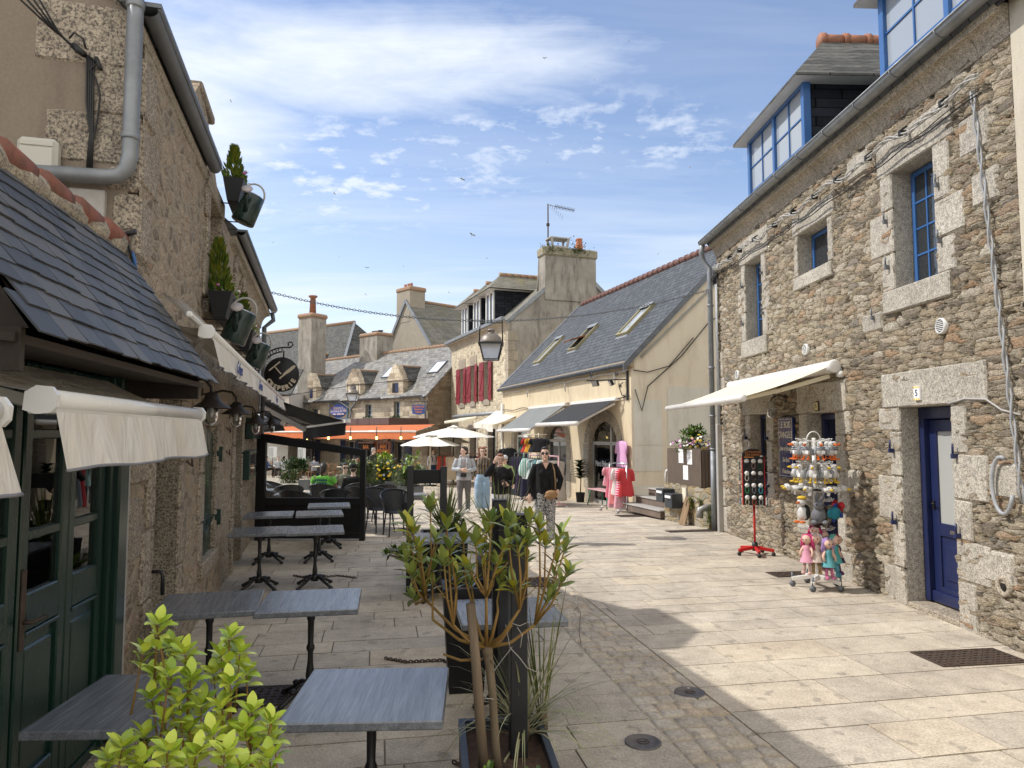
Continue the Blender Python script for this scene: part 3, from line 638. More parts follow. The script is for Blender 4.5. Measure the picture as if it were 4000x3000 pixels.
    for i in range(6): b.tube([(.15+.04*i, -.12, 5.3), (.2+.05*i, -.2, 5.1-.03*i), (.15+.05*i, -.15, 5.0), (.1+.06*i, -.1, 5.2)], .009, 5)
    b.build('black_cable', t); b = MB(M_CABG)
    for q in range(2): b.tube([(7.82+.02*math.sin(i*1.3+q*3)+.012*i, -.06+.015*math.cos(i*1.3+q*3), 5.3-i*.12) for i in range(34)], .010, 6)
    b.tube([(8.0+.13*math.cos(a), -.08, 1.48+.26*math.sin(a)) for a in [R(70+i*17) for i in range(17)]], .018, 8)
    b.build('hanging_conduit', t)
    b = MB(M_CABW); b.tube([(7.24, -.05, 2.26), (7.5, -.045, 2.3), (7.8, -.05, 2.28), (8.0, -.05, 2.17), (8.23, -.05, 2.12)], .01, 6); b.build('door_cable', t)
    b = MB(M_GRANC); b.lathe([(.1, 0), (.1, .05), (.055, .05), (.055, .0)], 12, Matrix.Translation((7.9, .0, .55)) @ Matrix.Rotation(PI/2, 4, 'X'), cap=False); b.use(M_DARK).lathe([(.055, 0), (.055, .01)], 12, Matrix.Translation((7.9, -.02, .55)) @ Matrix.Rotation(PI/2, 4, 'X')); b.build('drain_hole', t)
    for x, z in ((4.0, 3.21), (7.16, 3.08), (1.1, 3.07)):
        T = Matrix.Translation((x, -.035, z)) @ Matrix.Rotation(PI/2, 4, 'X'); b = MB(M_WHITE); b.lathe([(.085, -.03), (.085, .012), (.07, .02), (.07, .008)], 18, T, cap=False)
        for i in range(6): w = .066*math.cos((i-2.5)*.42); b.box(x-w, x+w, -.056, -.042, z-.055+i*.02, z-.046+i*.02)
        b.use(M_DARK).lathe([(.07, 0), (.07, .004)], 18, T); b.build('air_vent', t)
    return t
def clear_inside(): return M_CLEAR
TR = right_house()
def neighbour():
    f = Frame(FR.w(8.31, -.03, 0)[:2], FR.w(14, -.03, 0)[:2]); t = f.thing('plaster_house', 'pale plastered house edge beyond the stone wall at the right border', 'house')
    b = MB(M_BEIGE2); b.box(0, 6, 0, 6, -.3, 6.6); b.build('wall', t); b = MB(M_SLATE); b.slab([(0, -.2, 6.5), (6, -.2, 6.5), (6, 3, 9.4), (0, 3, 9.4)], .1); b.build('roof', t)
neighbour()
# ================================================================ left stone house
def left_house():
    t = FL.thing('stone_house', 'shaded stone creperie house on the left with a zinc gutter and swan neck lamps', 'house')
    X1 = 9.72; ze = 4.36
    ops = [(.69, 1.66, -.1, 2.25), (3.0, 3.9, .62, 2.05), (5.78, 6.75, -.1, 2.2), (2.86, 3.72, 3.35, 4.5), (5.45, 6.3, 3.3, 4.36)]
    b = MB(M_RUBL); facade(b, 0, X1, -.3, ze+.2, ops, .3, 0, .38, M_GRAND, M_RUBL)
    b.use(M_RUBL); b.quad((X1, 0, -.3), (X1, 6, -.3), (X1, 6, ze), (X1, 0, ze)); b.add([(X1, 0, ze), (X1, 6, ze), (X1, 3, 7.2)], [(0, 1, 2)]); b.build('wall', t)
    b = MB(M_REND); b.add([(0, 0, 1.0), (0, .1, ze+.5), (0, 3.2, 7.5), (0, 6.4, ze), (0, 6.4, 1.0)], [(0, 1, 2, 3, 4)]); b.build('gable_wall', t)
    def cs(*a): q = MB(M_GRAND); q.box(*a); q.build('corner_stone', t)
    Fg = Frame(FL.w(0, 6.4, 0)[:2], FL.w(0, 0, 0)[:2])
    def gb(u0, u1, v0, v1, dep=.012):
        p = [Fg.p(u, v) for u, v in ((u0, v1), (u1, v1), (u1, v0), (u0, v0))]; x0, x1 = 6.4-p[1][0], 6.4-p[0][0]
        cs(-dep, .05, max(x0, -.005), x1, p[0][1], p[2][1], .02)
    for a in ((130, 548, 40, 228), (330, 548, 268, 440), (165, 548, 455, 622), (410, 548, 655, 740), (430, 548, 760, 900), (440, 548, -190, 20)): gb(*a)
    for i, (z, w) in enumerate(((1.1, .35), (1.6, .5), (2.1, .3), (2.6, .45), (3.1, .3), (3.6, .5), (4.05, .35))): cs(-.008, w, -.018, .05, z+.01, z+.42, .02)
    sur(t, *ops[0], rr, (.22, .34), lint=.34, lx=(.22, .25)); sur(t, *ops[1], rr, (.2, .3), sill=.16, over=.15, lint=.3, lx=(.2, .2)); sur(t, *ops[2], rr, (.2, .3), lint=.3); sur(t, *ops[3], rr, (.18, .28), lint=.2, lx=(.18, .18), sill=.15, over=.12); sur(t, *ops[4], rr, (.18, .28), lint=.2, lx=(.18, .18), sill=.15, over=.12)
    # door in the first recess, shutters, plain windows
    d = MB(M_GREEN); d.box(.72, 1.63, .3, .35, .0, 2.22, .005); o = d.build('door', t)
    for i in range(2):
        b = MB(M_GREEN); a = .75+i*.44; b.box(a, a+.4, .28, .3, .15, .9, .012); b.box(a, a+.4, .28, .3, 1.0, 2.1, .012); b.build('panel', o)
    b = MB(M_BLK); b.tube([(.66, -.02, .95), (.66, -.09, .95), (.66, -.1, .9), (.66, -.1, .78)], .014, 8); b.build('boot_hook', t)
    for a, c in ((3.0, 3.44), (3.46, 3.9)):
        b = MB(M_GREEN); n = 4
        for i in range(n):
            w = (c-a)/n; zt = 2.02-(.08*abs(a+w*(i+.5)-3.45)/.45); b.box(a+w*i+.002, a+w*(i+1)-.002, .02, .055, .56, zt, .005)
        b.use(M_GREEN).box(a+.02, c-.02, .005, .02, .95, 1.02, .003); b.box(a+.02, c-.02, .005, .02, 1.68, 1.75, .003); b.build('shutter', t)
    b = MB(M_GREEN)
    for z in (.98, 1.72): b.box(3.9, 4.02, -.05, .0, z-.03, z+.03, .004); b.box(4.0, 4.04, -.07, -.01, z-.1, z+.08, .004)
    b.bar((3.1, -.02, .9), (3.8, -.02, 1.02), .02); b.build('shutter_hinges', t)
    d = MB(M_GREEN); d.box(5.8, 6.73, .3, .35, .0, 2.18); d.build('door', t)
    window(t, 2.88, 3.7, 3.37, 4.28, .3, M_GREEN, 2, 2); window(t, 5.47, 6.28, 3.32, 4.23, .3, M_GREEN, 2, 2)
    cove(t, -.01, 2.55, ze+.02, M_GRANC, .34, .15, seg=.95, name='cornice'); cove(t, 4.75, X1+.05, ze+.02, M_GRANC, .34, .15, seg=.95, name='cornice')
    gutter(t, -.05, 2.65, -.235, ze+.09, M_ZINCD, .06, rings=False); gutter(t, 4.75, X1+.25, -.235, ze+.09, M_ZINCD, .06, rings=False)
    k = .86; b = MB(M_SLATED); y0 = -.2; z0 = ze+.14
    for x0, x1 in ((-.06, 2.62), (4.9, X1+.15)): b.slab([(x0, y0, z0), (x1, y0, z0), (x1, 3.2, z0+k*(3.2-y0)), (x0, 3.2, z0+k*(3.2-y0))], .12)
    b.slab([(2.62, .5, z0+k*.7), (4.9, .5, z0+k*.7), (4.9, 3.2, z0+k*(3.2-y0)), (2.62, 3.2, z0+k*(3.2-y0))], .12)
    b.slab([(X1+.15, 6.7, z0), (-.35, 6.7, z0), (-.35, 3.203, z0+k*(3.2-y0)), (X1+.15, 3.203, z0+k*(3.2-y0))], .12)
    rf = b.build('roof', t)
    b = MB(M_ZINCD); b.box(-.06, 2.6, -.31, -.17, ze+.095, ze+.125); b.box(4.8, X1+.2, -.31, -.17, ze+.095, ze+.125); b.build('eave_flashing', t)
    b = MB(M_RUBL); b.prism([(2.65, 4.0), (4.95, 4.0), (4.95, 5.2), (4.2, 5.7), (3.4, 5.95), (2.75, 5.4)], .2, .62); b.use(M_GRAND).box(3.35, 4.35, .17, .64, 5.85, 5.95, .02); b.build('stone_dormer', t)
    b = MB(M_SLATED); b.slab([(2.7, .4, 5.3), (2.7, 2.2, 5.3), (3.8, 2.2, 6.05), (3.8, .4, 6.05)], .06); b.slab([(4.9, 2.2, 5.3), (4.9, .4, 5.3), (3.8, .4, 6.05), (3.8, 2.2, 6.05)], .06); b.build('dormer_roof', rf)
    # downpipe with its elbow on the gable corner
    b = MB(M_ZINC); g = lambda x, y, z: (x, y, z)
    x, y = -.09, .04; zt = 3.6
    b.tube([g(x, y, 6.0), g(x, y, zt+.16), g(x, y+.015, zt+.07), g(x, y+.06, zt+.015), g(x, y+.14, zt), g(x, 1.0, zt-.015)], .05, 14)
    for z in (4.75, 3.86): b.lathe([(.056, z), (.058, z+.012), (.058, z+.03), (.056, z+.04)], 14, Matrix.Translation((x, y, 0)))
    b.build('downpipe', t)
    b = MB(M_ZINCD); b.tube([(X1-.02, -.22, ze), (X1-.02, -.25, ze-.15), (X1+.0, -.08, ze-.3), (X1, -.08, 1.3)], .045, 8); b.use(M_BLK).tube([(X1, -.08, 1.35), (X1, -.08, 0)], .05, 8); b.build('downpipe', t)
    b = MB(M_CABW); b.tube([(X1-.1, -.1, 2.2), (X1-.06, -.13, 1.6), (X1-.1, -.12, 1.1), (X1-.25, -.1, .5)], .009, 5); b.build('loose_cable', t)
    # meter boxes and cable bundle on the gable
    def gp(u, v, off=0): p = Fg.p(u, v, -off); return (-off, 6.4-p[0], p[1])
    p, p2 = gp(55, 665, .1), gp(225, 540, .1); b = MB(mat('ivory plastic', (.56, .54, .47), .45)); b.box(-.1, 0, p2[1], p[1], p[2], p2[2], .025); b.box(-.112, -.1, p2[1]+.02, p[1]-.02, p[2]+.02, p[2]+.16, .01); b.box(-.108, -.1, p2[1]+.02, p[1]-.02, p2[2]-.06, p2[2]-.025, .006); b.box(-.125, -.11, (p[1]+p2[1])/2-.015, (p[1]+p2[1])/2+.015, p[2], p[2]+.03, .005); b.build('meter_box', t)
    p, p2 = gp(262, 850, .06), gp(410, 742, .06); b = MB(varied('stained grey plastic', (.44, .42, .39), (.34, .32, .29), .6, 14)); b.box(-.06, 0, p2[1], p[1], p[2], p2[2], .006); b.use(M_STEEL).lathe([(.012, 0), (.012, .01)], 10, Matrix.Translation((-.06, p[1]-.09, p[2]+.03)) @ Matrix.Rotation(-PI/2, 4, 'Y')); b.build('junction_box', t)
    b = MB(M_CABLE)
    for i in range(4):
        o = i*9; b.tube([gp(60+o*2.5, -20-o, .3-.02*i), gp(200+o, 110+o*.5, .12), gp(285+o*.6, 178+o, .05), gp(330, 215, .04), gp(340+o, 235, .03), gp(338+o*.9, 400, .03), gp(352+o*.4, 520, .03), gp(338+o*.7, 680, .03)], .007, 6)
    b.tube([gp(285, 175, .06), gp(330, 215, .07)], .02, 8); b.tube([gp(270, 150, .05), gp(290, 128, .05), gp(325, 150, .05), gp(335, 190, .04)], .007, 6); b.tube([gp(340, 215, .04), gp(385, 245, .04), gp(352, 270, .04), gp(372, 300, .04), gp(392, 370, .04), gp(380, 470, .04), gp(360, 560, .03), gp(355, 690, .03)], .006, 6)
    b.tube([gp(395, 272, .05), gp(375, 225, .03)], .014, 6); b.build('cable_bundle', t)
    b = MB(M_CABW); b.tube([gp(395, 855, .03), gp(430, 900, .05), gp(480, 940, .06), gp(510, 1000, .06), gp(535, 1075, .05)], .006, 6); b.use(M_CABLE)
    b.tube([gp(400, 850, .03), gp(440, 905, .05), gp(490, 930, .07), gp(512, 990, .07), gp(528, 1060, .06)], .009, 6); b.tube([gp(475, 920, .06), gp(530, 905, .09)], .02, 6); b.use(M_BLUE).tube([gp(516, 985, .06), gp(524, 1010, .07), gp(530, 1055, .06)], .012, 6); b.build('loose_wires', t)
    for x, z in ((2.05, 1.68), (4.9, 2.0), (4.9, 1.7)):
        b = MB(M_IRON); b.tube([(x-.12, -.02, z+.03), (x-.03, -.05, z-.02), (x, -.05, z+.02), (x+.05, -.05, z-.03), (x+.12, -.03, z+.04)], .008, 6); b.build('wall_hook', t)
    for o in t.children_recursive:                          # the old eave sags and flares towards the far end
        if o.name.split('.')[0] in ('cornice', 'gutter', 'eave_flashing', 'roof'):
            for v in o.data.vertices: f = max(-.1, 1-v.co.x/9.9); v.co.y += .2*f; v.co.z += .34*f
    return t
TL = left_house()
# ================================================================ green shop front with its slate canopy
def shopfront():
    t = FS.thing('crepe_shop', 'dark green panelled shop frontage under a steep slate canopy, left of the tables', 'shop')
    X1 = 3.56
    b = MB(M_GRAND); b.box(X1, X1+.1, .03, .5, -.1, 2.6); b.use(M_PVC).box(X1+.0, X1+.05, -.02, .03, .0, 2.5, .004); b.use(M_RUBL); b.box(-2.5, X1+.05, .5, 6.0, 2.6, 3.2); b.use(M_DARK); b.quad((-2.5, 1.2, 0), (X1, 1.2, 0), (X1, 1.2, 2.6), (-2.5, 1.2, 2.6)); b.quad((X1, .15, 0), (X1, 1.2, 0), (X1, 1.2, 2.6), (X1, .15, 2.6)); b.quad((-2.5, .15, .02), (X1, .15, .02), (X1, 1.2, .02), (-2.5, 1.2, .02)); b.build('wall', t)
    b = MB(M_GREEN); b.box(-2.5, X1, .0, .12, 2.3, 2.75, .01); b.box(X1-.16, X1, -.03, .12, .12, 2.3, .012); b.box(X1-.21, X1-.16, .0, .12, .12, 2.3, .008); b.box(-2.5, X1, .02, .14, .1, .16, .004); b.build('frame', t)
    r = random.Random(8)
    xs = [(2.86, 3.34), (2.36, 2.85), (1.84, 2.33), (1.33, 1.83), (.4, 1.3)]
    for k, (a, c) in enumerate(xs):
        d = MB(M_GREEN); y = .03; sw = .075
        for q in ((a, a+sw, .16, 2.29), (c-sw, c, .16, 2.29), (a+sw, c-sw, 2.15, 2.29), (a+sw, c-sw, .16, .34), (a+sw, c-sw, 1.02, 1.2)): d.box(q[0], q[1], y, y+.05, q[2], q[3], .008)
        for z in (1.47, 1.95): d.box(a+sw, c-sw, y+.006, y+.044, z-.024, z+.024, .006)
        d.box(a+sw, c-sw, y+.022, y+.032, .34, 1.02); d.box(a+sw+.03, c-sw-.03, y+.012, y+.03, .40, .94, .012); d.box(a+sw-.006, c-sw+.006, y-.008, y+.01, 1.0, 1.02, .004)
        o = d.build('door', t); p = MB(M_PANE if 0 else M_CLEAR); p.box(a+sw, c-sw, y+.024, y+.03, 1.2, 2.15); p.build('pane', o)
        if k == 2-1: h = MB(M_IRON); h.box(a+.01, a+.05, y-.012, y, .95, 1.32, .004); h.tube([(a+.03, y, 1.08), (a+.03, y-.05, 1.08), (a+.08, y-.055, 1.08), (a+.16, y-.05, 1.075)], .011, 8); h.build('handle', o)
        bl = MB(varied('brown bamboo blind', (.30, .165, .095), (.40, .24, .15), .7, 9, stretch=(1, 6, 6)))
        for i in range(24): z = 1.13+i*.045; bl.box(a+sw-.03, c-sw+.03, .135+.004*(i % 2), .145+.004*(i % 2), z, z+.041)
        bl.build('blind', t)
    b = MB(M_GRAND); b.box(-1, X1+.05, -.16, .1, -.05, .1, .015); b.build('doorstep', t)
    # canopy: timber soffit, fascia and real overlapping slates
    y0, z0, y1, z1 = -.53, 2.29, .08, 3.15; xa, xb = 1.2, 3.5
    b = MB(M_OAK); b.slab([(xa-.05, y0+.06, z0-.05), (xb-.02, y0+.06, z0-.05), (xb-.02, .0, z0+.0), (xa-.05, .0, z0)], -.03); b.box(xa-.03, xa+.0, y0+.05, .05, z0-.14, z0); b.box(xb-.06, xb-.03, y0+.08, .05, z0-.12, z0); b.add([(xa, y0+.04, z0), (xa, .08, z0), (xa, .08, z1)], [(0, 1, 2)]); b.add([(xb-.02, y0+.04, z0), (xb-.02, .08, z1), (xb-.02, .08, z0)], [(0, 1, 2)]); sof = b.build('canopy_soffit', t)
    mats = [slate_real(i) for i in range(3)]
    b = MB(mats[0]); nr = 11; d = V((0, y1-y0, z1-z0)); Ls = d.length; u = d/Ls; nrm = V((0, -u.z, u.y))
    for j in range(nr):
        s0 = Ls*j/nr - (.02 if j == 0 else .0); s1 = min(Ls, s0+Ls/nr*1.5+.02); x = xa-.06+(.08 if j % 2 else 0)-r.random()*.04
        while x < xb+.02:
            w = r.uniform(.14, .2); e = min(x+w-.003, xb+.03)
            b.use(mats[r.randint(0, 2)]); lift = r.uniform(.010, .016); dz = r.uniform(-.008, .008)
            P = lambda xx, s, h: V((xx, y0, z0)) + u*s + nrm*h
            lo = [P(x, s0+dz, lift), P(e, s0+dz+r.uniform(-.006, .006), lift), P(e, s1, .0), P(x, s1, .0)]
            b.add(lo+[q-nrm*.007 for q in lo], [(0, 1, 2, 3), (7, 6, 5, 4), (0, 4, 5, 1), (1, 5, 6, 2), (3, 7, 4, 0)]); x += w
    b.use(M_OAK).quad((xa, y0+.01, z0-.012), (xb, y0+.01, z0-.012), (xb, y1, z1-.012), (xa, y1, z1-.012)); b.build('slate_canopy', t)
    # mortared red ridge tiles along the top of the canopy
    m = MB(M_GRANC); pts = [(xa-.2+i*.1, y1+.02+.012*math.sin(i*1.7), z1+.0+.01*math.sin(i*2.3)) for i in range(26)]; m.tube(pts, [.075+.012*math.sin(i*2.1) for i in range(26)], 8)
    m.use(varied('weathered red tile', (.30, .105, .07), (.16, .085, .065), .9, 12, bump=.3))
    for i in range(6): a = xa+.1+i*.4; m.tube([(a, y1+.01, z1+.045), (a+.27, y1+.01, z1+.045)], [.075, .062], 10)
    m.build('ridge_tiles', t)
    m = MB(M_REND); m.box(xa-1.5, xb+.05, .14, .4, 2.7, 3.16); m.build('upper_wall', t)
    return t
def slate_real(i):
    c = [(.042, .046, .053), (.06, .064, .071), (.085, .083, .081)][i]
    return varied('canopy slate %d' % i, c, lum(c, 1.5), .55, 7, bump=.35, bsc=22, stretch=(5, 1, 1))
TS = shopfront()
# ================================================================ beige corner shop
a_ = aty(2471, 1975, 20.0); b_ = aty(1962, 1600, 32.0); FB = Frame((b_.x, b_.y), (a_.x, a_.y))
def arch(b, x0, x1, z0, zs, zt, y0, y1, n=10):              # arched jamb ring polygon helper: returns outline
    return [(x0, z0), (x0, zs)] + [((x0+x1)/2-(x1-x0)/2*math.cos(PI*i/n), zs+(zt-zs)*math.sin(PI*i/n)) for i in range(1, n)] + [(x1, zs), (x1, z0)]
def arched_wall(b, x0, x1, z0, z1, arches, y, rev, rm, fm):
    b.use(fm); x = x0
    for a, c, d, zs, zt in arches:
        b.quad((x, y, z0), (a, y, z0), (a, y, z1), (x, y, z1)); o = arch(b, a, c, z0, zs, zt, 0, 0)
        top = o[1:-1]
        for p, q in zip(top, top[1:]): b.quad((p[0], y, p[1]), (q[0], y, q[1]), (q[0], y, z1), (p[0], y, z1))
        b.use(rm)
        for p, q in zip(o, o[1:]): b.quad((p[0], y, p[1]), (p[0], y+rev, p[1]), (q[0], y+rev, q[1]), (q[0], y, q[1]))
        b.use(fm); x = c
    b.quad((x, y, z0), (x1, y, z0), (x1, y, z1), (x, y, z1))
def beige_shop():
    t = FB.thing('corner_shop', 'beige rendered clothes shop with arched openings and a dark slate roof', 'shop'); L = FB.L; D = 7.4; ze = 4.12; zr = 7.85
    ar = [FB.p(2010, 1690)[0], FB.p(2062, 1690)[0], FB.p(2133, 1690)[0], FB.p(2212, 1690)[0], FB.p(2300, 1690)[0], FB.p(2412, 1690)[0]]
    arches = [(ar[0], ar[1], 0, 1.85, 2.3), (ar[2], ar[3], 0, 1.7, 2.3), (ar[4], ar[5], 0, 1.65, 2.35)]
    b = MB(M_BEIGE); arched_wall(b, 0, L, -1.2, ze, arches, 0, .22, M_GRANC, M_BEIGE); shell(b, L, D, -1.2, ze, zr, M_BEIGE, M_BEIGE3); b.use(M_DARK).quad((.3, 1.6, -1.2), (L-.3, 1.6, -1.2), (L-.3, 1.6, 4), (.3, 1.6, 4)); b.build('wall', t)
    g = MB(plaster('patch render with painted bounce', (.80, .77, .68), (.74, .70, .60), (.62, .57, .48), .9, .2))  # pale render patches, their colour lifted too by painted bounce light
    for y0, y1, z0, z1 in ((.05, .95, .9, 1.62), (1.15, 6.5, 1.62, 3.3), (.06, .95, 1.64, 2.9), (.05, 1.4, -.5, .5), (1.5, 6, .5, 1.55)): g.box(L+.002, L+.012, y0, y1, z0, z1)
    g.build('render_patches', t)
    for k, (a, c, _, zs, zt) in enumerate(arches):
        s = MB(M_GRANC); z = -.6
        while z < zs-.05:
            h = min(.42, zs-z); s.box(a-.3-(.12 if int(z*5) % 2 else 0), a-.002, -.02, .05, z, z+h-.01, .01); s.box(c+.002, c+.3+(.12 if int(z*7) % 2 else 0), -.02, .05, z, z+h-.01, .01); z += h
        n = 9; cx = (a+c)/2; rx = (c-a)/2
        for i in range(n):
            t0, t1 = PI*i/n+.02, PI*(i+1)/n-.02; P = lambda th, k2: (cx-(rx+k2)*math.cos(th), zs+(zt-zs+k2)*math.sin(th)); s.prism([P(t0, .0), P(t1, .0), P(t1, .34), P(t0, .34)], -.022, .05)
        s.build('arch_stones', t)
    for k, (a, c, _, zs, zt) in enumerate(arches):
        f = MB(M_PVC if k else M_WHITE); o = arch(None, a+.02, c-.02, -.7, zs, zt-.03, 0, 0); y = .12
        f.box(a, a+.08, y, y+.06, -.7, zs); f.box(c-.08, c, y, y+.06, -.7, zs); f.box(a, c, y, y+.06, zs-.04, zs+.06)
        if k == 2: f.box(a+(c-a)*.66-.05, a+(c-a)*.66+.05, y, y+.06, -.7, zt-.2); f.box(a, c, y, y+.06, -.7, -.1)
        else: f.box((a+c)/2-.04, (a+c)/2+.04, y, y+.06, -.7, zs)
        w = f.build('shop_window', t); p = MB(M_CLEAR if k == 2 else M_PANE); p.prism(o, y+.02, y+.03); p.build('pane', w)
        if k == 2:
            text('Merci Pinkou', .26, M_PAPER, w, Matrix.Translation((a+(c-a)*.36, y-.004, 1.02)) @ FACE, 'lettering', sx=.72)
            rq = random.Random(5)
            for cc, xx in (((.32, .22, .13), .3), ((.16, .25, .36), .45), ((.5, .47, .38), .58), ((.42, .33, .22), .7)):
                q = MB(varied('window garment %.2f' % xx, cc, lum(cc, .6), .9, 5)); m = a+(c-a)*xx; q.prism([(m-.09, .85), (m+.09, .85), (m+.16, .0), (m-.16, .0)], y+.35, y+.5); q.build('window_garment', t)
            q = MB(M_PAPER); q.lathe([(.3, -.1), (.2, .3), (.1, .7), (.02, 1.0)], 10, Matrix.Translation((a+.35, y+.5, 0))); q.build('window_tree', t); q = MB(M_FLY); q.box(a+.7, a+1.4, y+.9, y+1.0, 1.78, 1.84); q.build('lit_shelf', t)
    rf = roof(t, L, D, ze, zr, M_SLATE, .28, .0, .12)
    b = MB(M_ZINCD); k = (zr-ze)/(D/2)
    b.slab([(L+.125, -.3, ze-.3*k-.12), (L+.125, -.3, ze-.3*k+.1), (L+.125, D/2, zr+.1), (L+.125, D/2, zr-.14)], -.03); b.build('verge_flashing', rf); b = MB(M_ZINCD); b.slab([(0, -.2, ze-.2*k+.09), (.28, -.2, ze-.2*k+.09), (.28, D/2, zr+.09), (0, D/2, zr+.09)], .02); b.build('verge_flashing', rf)
    ridge(rf, L+.1, .2, D/2, zr+.08, M_TILED, .13, .38)
    cove(t, 0, L+.1, ze-.12, varied('clay cornice', (.42, .33, .22), (.35, .27, .18), .8, 4), .2, .18, seg=.8)
    for (u0, v0, u1, v1, op) in ((2085, 1425, 2170, 1330, 0), (2220, 1375, 2330, 1275, 1), (2410, 1318, 2545, 1195, 0)):
        def rp(u, v):                                       # meet the roof slope
            o = V((0, 0, H)); dd = ray(u, v); n = (FB.x.cross(FB.y*(D/2)+V((0, 0, zr-ze)))).normalized(); p0 = FB.w(0, 0, ze+.06); return FB.loc(o+dd*((p0-o).dot(n)/dd.dot(n)))
        A, B = rp(u0, v0), rp(u1, v1); kk = math.atan2(zr-ze, D/2); w = .8
        M = Matrix.Translation((A.x, A.y, A.z)) @ Matrix.Rotation(kk, 4, 'X'); Lh = math.hypot(B.y-A.y, B.z-A.z)
        f = MB(varied('ochre skylight frame', (.36, .31, .17), (.28, .25, .14), .5, 4)); 
        for q in ((0, .07, 0, Lh), (w-.07, w, 0, Lh), (.07, w-.07, 0, .07), (.07, w-.07, Lh-.07, Lh)): f.box(q[0], q[1], q[2], q[3], -.02, .1, .006, M)
        f.use(M_ZINC).box(-.02, w+.02, Lh-.16, Lh+.03, .1, .13, 0, M)
        f.use(M_ZINC).box(0, w, -.13, 0, .0, .012, 0, M); o = f.build('skylight', rf)
        p = MB(M_PANEL if not op else M_DARK); p.box(.07, w-.07, .07, Lh-.07, .03, .05, 0, M)
        if op:
            M2 = M @ Matrix.Translation((0, Lh*.5, .08)) @ Matrix.Rotation(R(-28), 4, 'X'); p.use(M_WDRED).box(.05, w-.05, -Lh*.5, Lh*.45, 0, .05, 0, M2); p.use(M_PANEL).box(.1, w-.1, -Lh*.45, Lh*.4, .05, .06, 0, M2)
        p.build('pane', o)
    # cables
    b = MB(M_CABW); r = random.Random(3)
    for q in range(2): b.tube([(L*i/60+.0, -.1+.015*math.cos(i*2+q*3), ze-.38+.02*math.sin(i*2+q*3)-.02*math.sin(i*.7)) for i in range(61)], .014, 5)
    for x in (L*.3, L*.62, L*.93): b.tube([(x, -.1, ze-.36), (x+.02, -.12, ze-.6), (x+.06, -.1, ze-.72), (x+.05, -.1, ze-.5)], .014, 5)
    b.tube([(L+.03, y, ze-.25+.93*k*y*.97) for y in [i*.3 for i in range(1, 13)]], .018, 6); b.tube([(L+.05, y, ze-.3+.93*k*y*.97) for y in [i*.3 for i in range(1, 13)]], .014, 6); b.build('eave_cable', t)
    b = MB(M_CABLE); b.tube([(L*i/30, -.06, 2.98+.035*math.sin(i*1.1)) for i in range(31)], .016, 5); b.tube([(L+.04, .1, 3.2), (L+.05, .3, 2.6), (L+.05, .5, 3.3), (L+.05, 1.6, 4.2), (L+.05, 2.6, 5.3), (L+.05, 3.5, 5.6)], .016, 6); b.tube([(L+.04, .05, 3.75), (L+.05, .5, 3.7), (L+.05, 1.2, 3.9), (L+.05, 2.0, 4.75)], .014, 6); b.build('facade_cable', t)
    b = MB(M_WHITE); b.box(.1, .3, -.1, 0, 2.8, 3.3, .01); b.tube([(.2, -.06, 2.8), (.2, -.06, -1)], .05, 8); b.build('downpipe', t)
    return t
TB = beige_shop()
